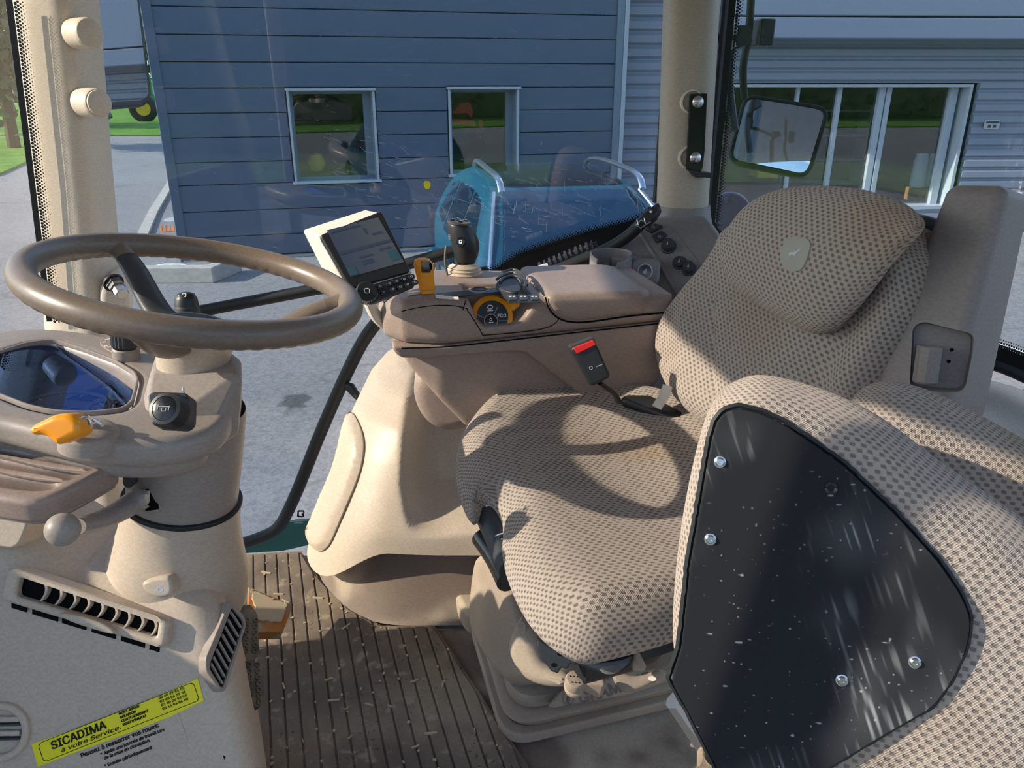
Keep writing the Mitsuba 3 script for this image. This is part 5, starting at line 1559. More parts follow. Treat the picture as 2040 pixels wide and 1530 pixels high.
# top deck: slot, buttons, icon keys
ZT = CN.px([(900, 596)])[0][1] + CN.o[2]
DK = FZ(ZT + 0.001)
slot = DK.px([(868, 586), (935, 580), (1010, 574), (1012, 580), (935, 590), (868, 592)])
put(ac_ + '__lever_slot', prism(DK, slot, 0.0, 0.0015), 'black_plastic', smooth=False)
for q in ([(812, 586), (853, 581), (853, 584), (812, 590)], [(868, 592), (914, 596), (914, 598), (868, 595)]):
    put(ac_ + '__slot_edge', prism(DK, DK.px(q), 0.0, 0.004, 0.001, 1), 'ivory_plastic', smooth=False)
u, v = DK.px([(955, 580)])[0]
bt = put(ac_ + '__round_button', lathe([(0.0135, 0), (0.0135, 0.003), (0.0115, 0.004), (0.0110, 0.0025), (0, 0.003)], DK.P([(u, v, 0)])[0], DK.w, 32), 'charcoal')
put(bt + '__ring', lathe([(0.0150, 0), (0.0150, 0.0025), (0.0137, 0.003)], DK.P([(u, v, 0)])[0], DK.w, 32), 'grey_print')
kp = DK.px([(1006, 588), (1072, 590), (1076, 603), (1012, 602)])
put(ac_ + '__key_strip', prism(DK, round_corners(kp, 0.002), -0.001, 0.0015), 'charcoal')
for i in range(3):
    q = DK.px([(1010 + 22 * i, 591), (1028 + 22 * i, 591.5), (1030 + 22 * i, 601), (1014 + 22 * i, 601)])
    kk = put(ac_ + '__icon_key', prism(DK, round_corners(q, 0.002), 0.0015, 0.004, 0.001), 'dark_grey')
    for dx in (-3.5, 3.5):
        u, v = DK.px([(1020.5 + 22 * i + dx, 596)])[0]
        put(kk + '__icon', prism(DK, rrect(u, v, 0.0035, 0.005, 0.001), 0.004, 0.0045), 'white_print', smooth=False)
dp = DK.px([(984, 576), (996, 560), (1020, 551), (1034, 562), (1042, 588), (1010, 588)])
put(ac_ + '__dark_deck', prism(DK, chaikin(dp, 2), -0.01, 0.006, 0.003), 'charcoal')
for q in ([(990, 566), (1006, 556), (1024, 553), (1040, 562), (1047, 582)], [(996, 572), (1012, 560), (1030, 560), (1040, 574)], [(1000, 552), (1022, 546), (1040, 556), (1050, 578)]):
    put(ac_ + '__deck_rib', tube(spline(DK.P(DK.px(q), 0.008), 20), 0.0024, 8), 'dark_grey')
hs = CN.at(-0.15).px([(1053, 588), (1058, 566), (1068, 558), (1086, 562), (1086, 590)])
put(ac_ + '__hinge_block', prism(CN.at(-0.15), round_corners(hs, 0.004), -0.05, 0.0, 0.003), 'grey_plastic')
hs = CN.at(-0.148).px([(1060, 580), (1062, 569), (1069, 564), (1078, 570), (1074, 580)])
put(ac_ + '__lime_clip', prism(CN.at(-0.148), chaikin(hs, 1), 0.0, 0.006, 0.001), 'lime_plastic', label='small lime green clip')
put(ac_ + '__pedestal', prism(Frame((-0.1, 1.20, -0.5), (0.1, -0.99, 0.1)), chaikin(Frame((-0.1, 1.20, -0.5), (0.1, -0.99, 0.1)).px([(836, 735), (822, 775), (828, 812), (848, 845), (880, 863), (915, 862), (1000, 838), (1180, 800), (1180, 700), (900, 690)]), 2), -0.16, 0.0, 0.02), 'taupe_plastic')

# orange range lever with thumbwheel
ol = thing('range_lever', 'tall orange lever with a black thumbwheel on the console deck', 'lever')
yl = 1.165
zz = [(852, 582, 14.5), (851, 574, 16), (848, 556, 16.5), (846, 540, 18.5), (843, 526, 19), (841, 518, 15), (840, 515, 8)]
rings = []
for a, b, wpx_ in zz:
    c = aty(a, b, yl)
    s = wpx_ / FOC * (c @ AX)
    t_ = np.linspace(0, 2 * math.pi, 24, endpoint=False)
    sx = np.sign(np.cos(t_)) * np.abs(np.cos(t_)) ** 0.8
    sy = np.sign(np.sin(t_)) * np.abs(np.sin(t_)) ** 0.8
    rings.append(c + s * (sx[:, None] * np.array([1, 0.1, 0]) + 0.72 * sy[:, None] * np.array([0, 1, 0.15])))
put(ol + '__grip', loft(rings), 'orange_plastic', smooth=60)
fr = Frame(aty(848, 530, yl - 0.0135), (0.05, -0.92, 0.38))
put(ol + '__wheel_slot', prism(fr, chaikin(fr.px([(837, 526), (857, 521), (861, 528), (859, 537), (850, 541), (842, 538)]), 2), -0.012, 0.0008), 'dark_hole', smooth=False)
o = fr.o - fr.w * 0.005
put(ol + '__thumbwheel', lathe([(0, -0.0065), (0.0085, -0.0065), (0.0092, -0.005), (0.0092, 0.005), (0.0085, 0.0065), (0, 0.0065)], o, fr.u, 24), 'dark_grey')
put(ol + '__stem', tube([aty(853, 582, yl), aty(856, 596, yl)], 0.0055, 10), 'dark_grey')
put(ol + '__grip_line', tube(np.vstack([rings[1] * 1.0, rings[1][:1]]), 0.0006, 5), 'worn_orange')

# joystick on a ribbed boot
js = thing('joystick', 'black joystick with push buttons on a ribbed tan boot', 'joystick')
yj = 1.32
rings = []
for a, b, wpx_, dp_ in ((925, 530, 21, .9), (926, 521, 20, .9), (928, 508, 23.5, 1), (927.5, 494, 27, 1), (925, 478, 29, 1), (920.5, 462, 27.5, 1), (916, 449, 24.5, 1), (914.5, 442, 22, 1)):
    c = aty(a, b, yj)
    s = wpx_ / FOC * (c @ AX)
    t_ = np.linspace(0, 2 * math.pi, 28, endpoint=False)
    tilt = np.interp(b, [442, 470, 530], [0.35, 0.12, 0.0])
    rings.append(c + s * (np.cos(t_)[:, None] * np.array([1, 0, -0.12]) + dp_ * np.sin(t_)[:, None] * np.array([0, 1, 0.12 - tilt * 0.3])))
put(js + '__grip', loft(rings), 'black_plastic', smooth=60)
top = rings[-1].mean(0)
fr = Frame(top, np.cross(rings[-1][0] - top, rings[-1][7] - top))
if fr.w[2] < 0:
    fr = Frame(top, -fr.w)
put(js + '__top_plate', lathe([(0.0205, -0.002), (0.0205, 0.001), (0.019, 0.002), (0, 0.002)], top, fr.w, 28), 'sunk_metal')
for a in range(5):
    e = a * 2 * math.pi / 4 + 0.4
    rr_ = 0.0 if a == 4 else 0.0115
    u, v = rr_ * math.cos(e), rr_ * math.sin(e)
    put(js + '__button', prism(fr, rrect(u, v, 0.0085, 0.0075, 0.002), 0.002, 0.0045, 0.001), 'black_gloss')
    put(js + '__button_mark', prism(fr, rrect(u, v, 0.0035, 0.0012, 0.0004), 0.0045, 0.005), 'white_print', smooth=False)
fb = Frame(aty(918, 482, yj - 0.0265), (-0.10, -0.96, 0.25))
put(js + '__side_button', lathe([(0.0082, -0.004), (0.0082, 0.002), (0.007, 0.003), (0.0065, 0.0015), (0, 0.002)], fb.o, fb.w, 24), 'black_gloss')
put(js + '__button_mark', prism(fb, rrect(0, 0, 0.006, 0.0065, 0.002), 0.0022, 0.0028, holes=[rrect(0, 0.0008, 0.003, 0.002, 0.0008)]), 'white_print', smooth=False)
put(js + '__side_button', lathe([(0.005, -0.004), (0.005, 0.004), (0, 0.005)], aty(899, 472, yj - 0.01), (-1, -0.3, 0), 16), 'zinc')
bo_ = aty(925, 550, yj)
sc_ = (bo_ @ AX) / FOC
prof = []
for i, (y, w) in enumerate(((552, 39), (546, 35), (543, 37), (540, 32), (537, 34.5), (534, 30), (531.5, 32), (528, 25), (525, 22))):
    prof.append((w * sc_, (552 - y) * sc_ * 1.08))
put(js + '__boot', lathe(prof, bo_ - [0, 0, 0.002], (0, 0, 1), 32), 'worn_tan' if 'worn_tan' in scene else 'tan_plastic', smooth=25)
put(js + '__cable', tube(spline(np.array([aty(892, 552, 1.30), aty(887, 520, 1.30), aty(889, 490, 1.31)]), 12), 0.0022, 8), 'sunk_metal')
jf = FZ(bo_[2] - 0.003)
put(ac_ + '__boot_shelf', prism(jf, chaikin(jf.px([(855, 575), (870, 556), (900, 549), (985, 549), (1010, 552), (1004, 572), (940, 590)]), 2), -0.05, 0.0, 0.008), 'taupe_plastic')

# monitor
mo_ = thing('monitor', 'small touchscreen monitor with a beige housing above the console', 'monitor')
MF = Frame(aty(728, 500, 1.13), (0.30, -0.78, 0.55))
fo_ = round_corners(MF.px([(636, 468), (760, 419), (819, 540), (697, 574)]), 0.006)
bk_ = MF.at(-0.05).px([(611, 462), (728, 424), (790, 540), (668, 575)])
pts = np.vstack([MF.P(MF.px([(640, 468), (758, 423), (826, 556), (738, 600), (698, 575)]), -0.012), MF.P(bk_, -0.05)])
put(mo_ + '__housing', tm(hull(pts, 0.004, 16)), 'ivory_plastic', smooth=30)
mid = MF.at(-0.03)
put(mo_ + '__bezel', prism(MF, fo_, -0.012, 0.0, 0.003), 'black_plastic')
scr = MF.px([(651, 459), (753, 433), (805, 522), (698, 552)])
scene['screen_face'] = {'type': 'twosided', 'bsdf': {'type': 'principled', 'roughness': 0.12, 'specular': 0.7, 'base_color': mikit.proc(lambda p, n, uv: mikit.mix(mikit.mix((0.075, 0.10, 0.15), (0.125, 0.14, 0.155), mikit.smoothstep(0.0, 1.0, uv.x)), (0.05, 0.075, 0.115), mikit.smoothstep(0.45, 0.48, uv.y) - mikit.smoothstep(0.50, 0.53, uv.y)))}}
g = np.linspace(0, 1, 9)
G = np.array([[(1 - a) * (1 - b) * scr[3] + a * (1 - b) * scr[2] + a * b * scr[1] + (1 - a) * b * scr[0] for a in g] for b in g]).reshape(-1, 2)
UV = np.array([[(a, b) for a in g] for b in g]).reshape(-1, 2)
F = [[i * 9 + j, i * 9 + j + 1, (i + 1) * 9 + j + 1] for i in range(8) for j in range(8)] + [[i * 9 + j, (i + 1) * 9 + j + 1, (i + 1) * 9 + j] for i in range(8) for j in range(8)]
sk_ = put(mo_ + '__screen', trimesh.Trimesh(MF.P(G, 0.0006), F, process=False), 'screen_face', uv=UV, label='grey blue screen')
plastic('screen_teal', (0.05, 0.13, 0.15), 0.15, 0.6)
plastic('screen_blue', (0.06, 0.085, 0.135), 0.15, 0.6)


def sq(a0, b0, a1, b1):
    f = lambda a, b: (1 - a) * (1 - b) * scr[3] + a * (1 - b) * scr[2] + a * b * scr[1] + (1 - a) * b * scr[0]
    return [f(a0, b0), f(a1, b0), f(a1, b1), f(a0, b1)]


for q, m in (((0.80, 0.08, 0.98, 0.30), 'screen_teal'), ((0.02, 0.02, 0.15, 0.16), 'screen_teal'), ((0.30, 0.16, 0.50, 0.24), 'screen_blue'), ((0.02, 0.46, 0.98, 0.50), 'screen_blue'), ((0.70, 0.34, 0.92, 0.38), 'screen_blue'), ((0.62, 0.74, 0.66, 0.86), 'screen_blue'), ((0.06, 0.92, 0.60, 0.95), 'screen_blue'), ((0.30, 0.30, 0.55, 0.33), 'screen_blue'), ((0.72, 0.68, 0.92, 0.71), 'screen_blue')):
    put(sk_ + '__tile', prism(MF, sq(*q), 0.0008, 0.0012), m, smooth=False)
KP = MF.at(0.0)
kb = MF.px([(704, 577), (819, 543), (829, 562), (826, 568), (740, 604), (722, 598)])
put(mo_ + '__key_panel', prism(MF, round_corners(kb, 0.004), -0.016, -0.002, 0.002), 'charcoal')
for r_ in range(2):
    for c_ in range(6):
        a = 741 + c_ * 14.6 + r_ * 7 + (4 if c_ > 1 else 0)
        b = 577 - c_ * 4.6 + r_ * 11.5 - (1.3 if c_ > 1 else 0)
        q = MF.px([(a - 6, b - 3), (a + 6, b - 7), (a + 9, b + 1), (a - 3, b + 5.5)])
        kk = put(mo_ + '__key', prism(MF, round_corners(q, 0.002), -0.002, 0.0025, 0.001, 2), 'black_plastic')
        u, v = MF.px([(a + 1.5, b - 1)])[0]
        put(kk + '__icon', prism(MF, rrect(u, v, 0.0035, 0.003, 0.001), 0.0025, 0.003, holes=[rrect(u, v, 0.0021, 0.0016, 0.0005)]), 'grey_print', smooth=False)
u, v = MF.px([(730, 582)])[0]
o = MF.P([(u, v, -0.004)])[0]
kd = put(mo_ + '__dial', lathe([(0.0150, -0.008), (0.0150, 0.008), (0.0135, 0.010), (0, 0.010)], o, MF.w, 36), 'black_plastic')
for k in range(30):
    e = MF.u * math.cos(k * math.tau / 30) + MF.v * math.sin(k * math.tau / 30)
    put(kd + '__rib', tube([o + e * 0.0150 - MF.w * 0.006, o + e * 0.0150 + MF.w * 0.007], 0.0007, 5), 'grey_label')
put(kd + '__symbol', prism(MF, rrect(u, v, 0.008, 0.008, 0.003), 0.006, 0.0066, holes=[rrect(u, v, 0.0062, 0.0062, 0.002)]), 'white_print', smooth=False)
put(mo_ + '__arm', tube(spline(np.array([aty(735, 600, 1.17), aty(752, 632, 1.18), aty(790, 655, 1.20)]), 14), 0.014, 12, squash=0.6), 'ivory_plastic')
put(mo_ + '__bracket', tube([aty(770, 590, 1.19), aty(806, 610, 1.20)], 0.012, 10), 'black_plastic')

# seat belt buckle
bu = thing('seat_belt_buckle', 'black seat belt buckle with a red button beside the console', 'buckle')
BF = Frame(aty(1175, 722, 1.065), (0.05, -0.97, 0.22))
q = BF.px([(1137, 692), (1176, 674), (1183, 676), (1215, 746), (1212, 752), (1182, 768), (1174, 766), (1137, 700)])
put(bu + '__body', prism(BF, round_corners(q, 0.004), -0.02, 0.006, 0.004), 'black_plastic')
q = BF.px([(1140, 692), (1180, 676), (1186, 685), (1148, 704)])
put(bu + '__button', prism(BF, round_corners(q, 0.002), -0.012, 0.009, 0.001), 'red_plastic', label='red release button')
q = BF.px([(1134, 690), (1181, 671), (1186, 678), (1140, 699)])
put(bu + '__clear_lip', prism(BF, round_corners(q, 0.002), -0.018, 0.0045, 0.001), 'dark_grey')
u, v = BF.px([(1176, 732)])[0]
put(bu + '__emblem', prism(BF, circle(u, v, 0.0028, 16), 0.006, 0.0066, holes=[circle(u, v, 0.0018, 14)]), 'grey_print', smooth=False)
put(bu + '__print_line', prism(BF, BF.px([(1186, 729), (1198, 724), (1198.6, 725.5), (1186.6, 730.5)]), 0.006, 0.0066), 'grey_print', smooth=False)
put(bu + '__stalk', tube(spline(np.array([aty(1194, 762, 1.068), aty(1210, 774, 1.075), aty(1224, 785, 1.09), aty(1232, 800, 1.10)]), 12), 0.0075, 10, squash=0.5), 'rubber')

# ---------------------------------------------------------------- switch panel round the foot of the middle post
SP = Frame(aty(1345, 490, 1.47), (-0.30, -0.74, 0.60))
pn = thing('switch_panel', 'grey moulded switch panel round the foot of the middle cab post', 'panel')
q = SP.px([(1262, 452), (1290, 436), (1312, 424), (1405, 420), (1420, 440), (1440, 470), (1470, 500), (1480, 620), (1400, 660), (1330, 640), (1300, 620), (1262, 566), (1212, 490), (1225, 468)])
put(pn + '__body', prism(SP, chaikin(q, 2), -0.16, 0.0, 0.018, 5), 'slate_plastic', smooth=50)
cb_ = np.array([*(pb[1] + sl * 0)[:2], -0.245])
rings = []
for k, (s, dz, dx, dy) in enumerate(((1.06, 0.0, 0, 0), (1.12, -0.02, 0, 0), (1.25, -0.05, 0.0, -0.005), (1.55, -0.085, 0.0, -0.02), (2.1, -0.125, 0.005, -0.04), (2.6, -0.16, 0.01, -0.05))):
    c = aty(1360, 408, 1.60)
    rings.append(np.column_stack([ringB[:, 0] * s + c[0] + dx, ringB[:, 1] * s + c[1] + dy, np.full(len(ringB), c[2] + dz)]))
put(pn + '__flared_collar', loft(rings[::-1]), 'slate_plastic', smooth=60)
q = SP.px([(1275, 464), (1296, 450), (1330, 446), (1352, 470), (1420, 560), (1428, 590), (1390, 604), (1360, 590)])
put(pn + '__inlay', prism(SP, round_corners(q, 0.006), -0.004, 0.0022, 0.001), 'slate_plastic')
q = SP.px([(1268, 460), (1275, 458), (1360, 590), (1366, 604), (1356, 604)])
put(pn + '__ridge', prism(SP, round_corners(q, 0.004), -0.004, 0.006, 0.003), 'slate_plastic')
for q in ([(1284, 459), (1305, 447), (1322, 453), (1299, 467)], [(1299, 472), (1318, 462), (1331, 470), (1316, 484), (1308, 486)]):
    q = SP.px(q)
    sw1 = put(pn + '__rocker_switch', prism(SP, round_corners(q, 0.003), 0.0, 0.008, 0.003), 'charcoal')
    c = q.mean(0)
    put(sw1 + '__icon', prism(SP, rrect(c[0], c[1], 0.006, 0.004, 0.001), 0.008, 0.0085, holes=[rrect(c[0], c[1], 0.0045, 0.0026, 0.0006)]), 'grey_print', smooth=False)
for a, b, r, h_ in ((1332, 489, 0.0125, 0.016), (1354, 521, 0.0115, 0.010), (1373, 534, 0.0115, 0.017)):
    u, v = SP.px([(a, b + 4)])[0]
    o = SP.P([(u, v, 0.002)])[0]
    kk = put(pn + '__knob', lathe([(r * 1.2, 0), (r * 1.15, 0.003), (r, 0.004), (r * 0.96, h_ - 0.002), (r * 0.85, h_), (0, h_)], o, SP.w, 28), 'charcoal', smooth=40)
    fk_ = Frame(o + SP.w * h_, SP.w)
    put(kk + '__mark', prism(fk_, [(-.0018, -.003), (.0018, -.003), (0, .004)], 0, 0.0005), 'grey_print', smooth=False)
u, v = SP.px([(1285, 541)])[0]
SO = Frame(aty(1285, 541, 1.415), (-0.15, -0.93, 0.30))
so_ = thing('power_socket', 'round black socket cover on the switch panel beside the cup holder', 'socket')
put(so_ + '__ring', lathe([(0.0145, -0.01), (0.0145, 0.003), (0.0125, 0.005), (0.0115, 0.002)], SO.o, SO.w, 32), 'grey_label')
put(so_ + '__cover', lathe([(0.0122, -0.002), (0.0118, 0.003), (0, 0.0036)], SO.o, SO.w, 28), 'black_gloss')
put(so_ + '__symbol', prism(SO, [(-.003, -.005), (.002, -.004), (.004, .004), (.0, .005), (.0005, .001), (-.003, .002)], 0.0037, 0.0043), 'grey_label', smooth=False)
put(pn + '__socket_boss', prism(SO, rrect(0, 0, 0.055, 0.05, 0.012), -0.06, -0.001, 0.006), 'slate_plastic')
# ledge and cup holder
lg = FZ(-0.442)
put(pn + '__ledge', prism(lg, chaikin(lg.px([(1092, 556), (1140, 528), (1175, 522), (1300, 520), (1330, 640), (1080, 640)]), 1), -0.10, 0.0, 0.01), 'tan_plastic')
cu = thing('cup_holder', 'grey open-sided cup holder in front of the switch panel', 'cup holder')
o = aty(1217, 512, 1.43)
rc = 42 / FOC * (o @ AX)
oc = o - np.array([0, 0, 0.075])
aa = np.radians(np.linspace(-78, 222, 40))
V, ring_out = [], []
secs = []
for r, z in ((rc - 0.0045, 0.0), (rc - 0.0045, 0.082), (rc - 0.002, 0.085), (rc, 0.082), (rc, 0.0)):
    secs.append([(r, z)])
prof = [(rc - 0.0045, 0.0), (rc - 0.0045, 0.082), (rc - 0.0022, 0.0848), (rc, 0.082), (rc, 0.0)]
V = np.array([[(oc[0] + r * math.cos(a), oc[1] + r * math.sin(a), oc[2] + z - (0.012 * max(0, math.sin(-a)) if z > 0.01 else 0)) for r, z in prof] for a in aa])
n_, m_ = V.shape[:2]
V = V.reshape(-1, 3)
F = []
for i in range(n_ - 1):
    for j in range(m_):
        a, b = i * m_ + j, i * m_ + (j + 1) % m_
        F += [[a, b, b + m_], [a, b + m_, a + m_]]
for s in (0, (n_ - 1) * m_):
    F += [[s, s + 1, s + 2], [s, s + 2, s + 3], [s, s + 3, s + 4]]
put(cu + '__wall', trimesh.Trimesh(V, F, process=False), 'slate_plastic', smooth=40)
put(cu + '__base', lathe([(rc, 0), (rc, 0.012), (rc - 0.003, 0.014), (0, 0.014)], oc, (0, 0, 1), 32), 'dark_grey')
put(cu + '__mount', box(Frame(oc + np.array([0.03, 0.03, 0.03]), (-0.3, -0.95, 0)), 0, 0, 0, 0.05, 0.08, 0.03, 0.005), 'slate_plastic')
pkx = Frame(aty(1199, 545, 1.41), (-0.2, -0.95, 0.1))
pk = put(cu + '__insert', prism(pkx, round_corners(pkx.px([(1185, 533), (1206, 532), (1205, 553), (1186, 556)]), 0.003), -0.02, 0.0, 0.003), 'dark_grey')
put(pk + '__chrome_edge', prism(pkx, pkx.px([(1186, 547), (1205, 545), (1205, 552), (1186, 554)]), 0.0, 0.003, 0.001), 'chrome')
# corrugated gasket, hoses and wiring along the glass edge
cg = thing('corrugated_gasket', 'grey corrugated conduit along the lower edge of the side glass', 'conduit')
cl = spline(np.array([aty(1075, 534, 1.58), aty(1110, 519, 1.58), aty(1150, 502, 1.58), aty(1190, 487, 1.58)]), 90)
put(cg + '__hose', tube(cl, 0.0095 + 0.0028 * np.sign(np.sin(np.arange(90) * math.tau / 8)), 12), 'charcoal', smooth=25)
for i, (pts, r, lab) in enumerate((([(1035, 566), (1055, 556), (1100, 541), (1150, 522), (1190, 505), (1240, 478), (1275, 448), (1300, 420)], 0.0115, 'thick black hose running from the console up to the middle post'),
                                   ([(1000, 548), (1020, 545), (1038, 552), (1050, 570), (1052, 590)], 0.0045, 'thin grey cable looping over the console deck'),
                                   ([(1045, 582), (1062, 560), (1085, 545), (1120, 538)], 0.006, 'black cable in front of the thick hose'))):
    put('cable', tube(spline(np.array([aty(a, b, 1.50 - 0.02 * i - 0.0004 * max(0, a - 1200)) for a, b in pts]), 50), r, 12), 'rubber' if i != 1 else 'sunk_metal', lab, 'cable')
hl = thing('cable_label', 'white paper tag wrapped round the thick black hose', 'label')
p0_, p1_ = aty(1057, 549, 1.49), aty(1094, 536, 1.49)
put(hl + '__sleeve', tube([p0_, (p0_ + p1_) / 2 + [0, 0, 0.001], p1_], 0.0128, 16), 'grey_label')
cn_ = thing('cable_connector', 'black plug connector with a metal clip at the foot of the middle post', 'connector')
cf = Frame(aty(1292, 432, 1.43), (-0.3, -0.8, 0.5))
put(cn_ + '__body', prism(cf, round_corners(cf.px([(1266, 446), (1280, 428), (1300, 412), (1312, 404), (1316, 414), (1306, 432), (1290, 446)]), 0.003), -0.02, 0.004, 0.003), 'black_plastic')
u, v = cf.px([(1298, 424)])[0]
put(cn_ + '__stud', lathe([(0.003, 0), (0.003, 0.004), (0, 0.005)], cf.P([(u, v, 0.004)])[0], cf.w, 12), 'steel')
for q in ([(1266, 452), (1278, 441), (1286, 444)], [(1270, 440), (1273, 451)], [(1284, 437), (1287, 448)], [(1266, 449), (1277, 457), (1297, 444)]):
    put(cn_ + '__clip_wire', tube(cf.P(cf.px(q), 0.006), 0.0011, 6), 'zinc')
# panel lever and wing-knob below the post
# ---------------------------------------------------------------- fender cover beside the console
fc = thing('fender_cover', 'light beige moulded cover rising from the cab floor below the console', 'cover')


def cov_ring(z, xl, yn, R, xr=0.12, yf=1.63):
    return np.column_stack([dense(round_corners([(xl, yf), (xl, yn + 0.13), (xl + 0.10, yn + 0.02), (xl + 0.24, yn), (xr, yn), (xr, yf)], [0.02, R, R, R, 0.02, 0.02], 8), 0.005)[:: 1], ])


def fit(ring, n=260):
    q = np.vstack([ring, ring[:1]])
    s = np.concatenate([[0], np.cumsum(np.linalg.norm(np.diff(q, axis=0), axis=1))])
    t = np.linspace(0, s[-1], n, endpoint=False)
    return np.column_stack([np.interp(t, s, q[:, k]) for k in range(2)])


def cover_loft(levels):
    rings = []
    for z, xl, yn in levels:
        r = fit(cov_ring(z, xl, yn, 0.09))
        rings.append(np.column_stack([r, np.full(len(r), z)]))
    return loft(rings)


lv = [(-0.80, -0.424, 1.186), (-0.775, -0.409, 1.189), (-0.765, -0.403, 1.191), (-0.75, -0.394, 1.196), (-0.70, -0.362, 1.215), (-0.65, -0.338, 1.235), (-0.60, -0.312, 1.262), (-0.56, -0.276, 1.30), (-0.535, -0.235, 1.345), (-0.522, -0.17, 1.40), (-0.518, -0.12, 1.46)]
lv = np.array(lv)
zz_ = np.concatenate([np.linspace(-0.80, -0.53, 46), [-0.526, -0.522, -0.518]])
lv = [(z, np.interp(z, lv[:, 0], lv[:, 1]), np.interp(z, lv[:, 0], lv[:, 2])) for z in zz_]
cov = cover_loft(lv)
cv = np.array(cov.vertices)
sst = lambda a, b, t: np.clip((t - a) / (b - a), 0, 1) ** 2 * (3 - 2 * np.clip((t - a) / (b - a), 0, 1))
edge_x = -0.205 + 0.22 * np.clip(-0.68 - cv[:, 2], 0, 0.1)
hollow = sst(0, 0.055, cv[:, 0] - edge_x) * sst(-0.765, -0.72, cv[:, 2] + 0.12 * np.clip(cv[:, 0] + 0.12, 0, 0.2) * -1) * (cv[:, 1] < 1.5)
cv[:, 1] += 0.115 * hollow
cv[:, 2] -= 0.10 * sst(0.22, 0.40, -cv[:, 0]) * np.clip((-cv[:, 2] - 0.62) / 0.18, 0, 1) ** 1.5
cov = trimesh.Trimesh(cv, cov.faces, process=False)
if cov.volume < 0:
    cov.invert()
put(fc + '__shell', cov, 'tan_plastic', smooth=50)


def cast(mesh, pix, grow=0.0):
    """The points of a mesh that stand under pixels, with the surface normals."""
    tri = np.asarray(mesh.triangles)
    e1, e2 = tri[:, 1] - tri[:, 0], tri[:, 2] - tri[:, 0]
    fn = np.asarray(mesh.face_normals)
    P, N = [], []
    for a, b in pix:
        d = ray(a, b)
        h = np.cross(d, e2)
        det = (e1 * h).sum(1)
        with np.errstate(divide='ignore', invalid='ignore'):
            f = 1 / det
            u = f * (-tri[:, 0] * h).sum(1)
            q = np.cross(-tri[:, 0], e1)
            v = f * (q @ d)
            t = f * (e2 * q).sum(1)
        ok = (np.abs(det) > 1e-14) & (u >= -1e-6) & (v >= -1e-6) & (u + v <= 1 + 1e-6) & (t > 0.05)
        if not ok.any():
            P.append([np.nan] * 3)
            N.append([0, -1, 0])
            continue
        i = np.where(ok, t, 1e9).argmin()
        P.append(d * t[i])
        N.append(fn[i])
    return np.array(P), np.array(N)


# front panel: a raised skin over the shell's rounded front corner
pts = spline(np.array([(698, 822), (716, 845), (726, 880), (722, 925), (700, 990), (672, 1055), (655, 1088), (640, 1097), (622, 1086), (612, 1062), (618, 1042), (646, 975), (672, 905)]), 60, closed=True)
gx, gy = np.meshgrid(np.arange(606, 732, 6.0), np.arange(816, 1104, 6.0))
ins = polysd(pts, gx, gy) < -4
grid = np.vstack([pts, np.column_stack([gx[ins], gy[ins]])])
from scipy.spatial import Delaunay
P_, N_ = cast(cov, grid)
# where the outline leaves the shell, carry the skin on at the nearest depth
bad = np.isnan(P_[:, 0])
if bad.any() and (~bad).any():
    for i in np.where(bad)[0]:
        k = np.argmin(np.linalg.norm(grid[~bad] - grid[i], axis=1))
        r = ray(*grid[i])
        ref = P_[~bad][k]
        P_[i] = r * ((ref @ AX) / (r @ AX))
        N_[i] = N_[~bad][k]
from scipy.ndimage import gaussian_filter
tri = Delaunay(grid).simplices
cen = grid[tri].mean(1)
tri = tri[polysd(pts, cen[:, 0], cen[:, 1]) < 0]
Nv = np.array([N_[np.argsort(((grid - g) ** 2).sum(1))[:40]].mean(0) for g in grid])
Nv /= np.linalg.norm(Nv, axis=1, keepdims=True)
lift = 0.004 + 0.010 * np.clip(-polysd(pts, grid[:, 0], grid[:, 1]) / 14, 0, 1) ** 0.5
top_ = P_ + Nv * lift[:, None]
nb = len(pts)
i = np.arange(nb)
j = (i + 1) % nb
n0 = len(grid)
base_ = P_[:nb] - Nv[:nb] * 0.012
F = np.vstack([tri, np.column_stack([i, j, n0 + j]), np.column_stack([i, n0 + j, n0 + i])])
pan = trimesh.Trimesh(np.vstack([top_, base_]), F, process=False)
put(fc + '__front_panel', pan, 'tan_plastic', smooth=40)
put(fc + '__panel_gap', tube(np.vstack([P_[:nb] + Nv[:nb] * 0.003, P_[:1] + Nv[:1] * 0.003]), 0.0016, 6), 'skirt_rubber')
# lower apron dipping to the floor at the front
base_ring = atz(622, 1075, FL)[:2], atz(626, 1112, FL)[:2], atz(645, 1172, FL)[:2], atz(690, 1218, FL)[:2], atz(760, 1245, FL)[:2], atz(868, 1247, FL)[:2]
ring_f = dense(round_corners(np.array([(-0.47, 1.63), *base_ring, (0.1, 1.19), (0.1, 1.63)]), 0.05, 6), 0.006)
r0, r1 = fit(ring_f), None
r1 = fit(cov_ring(-0.80, -0.365, 1.235, 0.09, 0.1))
k0 = np.argmin(np.linalg.norm(r0 - [-0.47, 1.63], axis=1))
k1 = np.argmin(np.linalg.norm(r1 - [-0.365, 1.63], axis=1))
r0, r1 = np.roll(r0, -k0, 0), np.roll(r1, -k1, 0)
area2 = lambda r: (r[:, 0] * np.roll(r[:, 1], -1) - np.roll(r[:, 0], -1) * r[:, 1]).sum()
if area2(r0) * area2(r1) < 0:
    r1 = np.roll(r1[::-1], 1, 0)
rings = [np.column_stack([r0 * (1 - t) + r1 * t, np.full(len(r0), z)]) for z, t in ((FL, 0), (-0.93, 0.25), (-0.88, 0.6), (-0.765, 1.0))]
sk2 = loft(rings)
if sk2.volume < 0:
    sk2.invert()
skt = thing('cover_skirt', 'scuffed dusty rubber skirt under the beige fender cover', 'skirt')
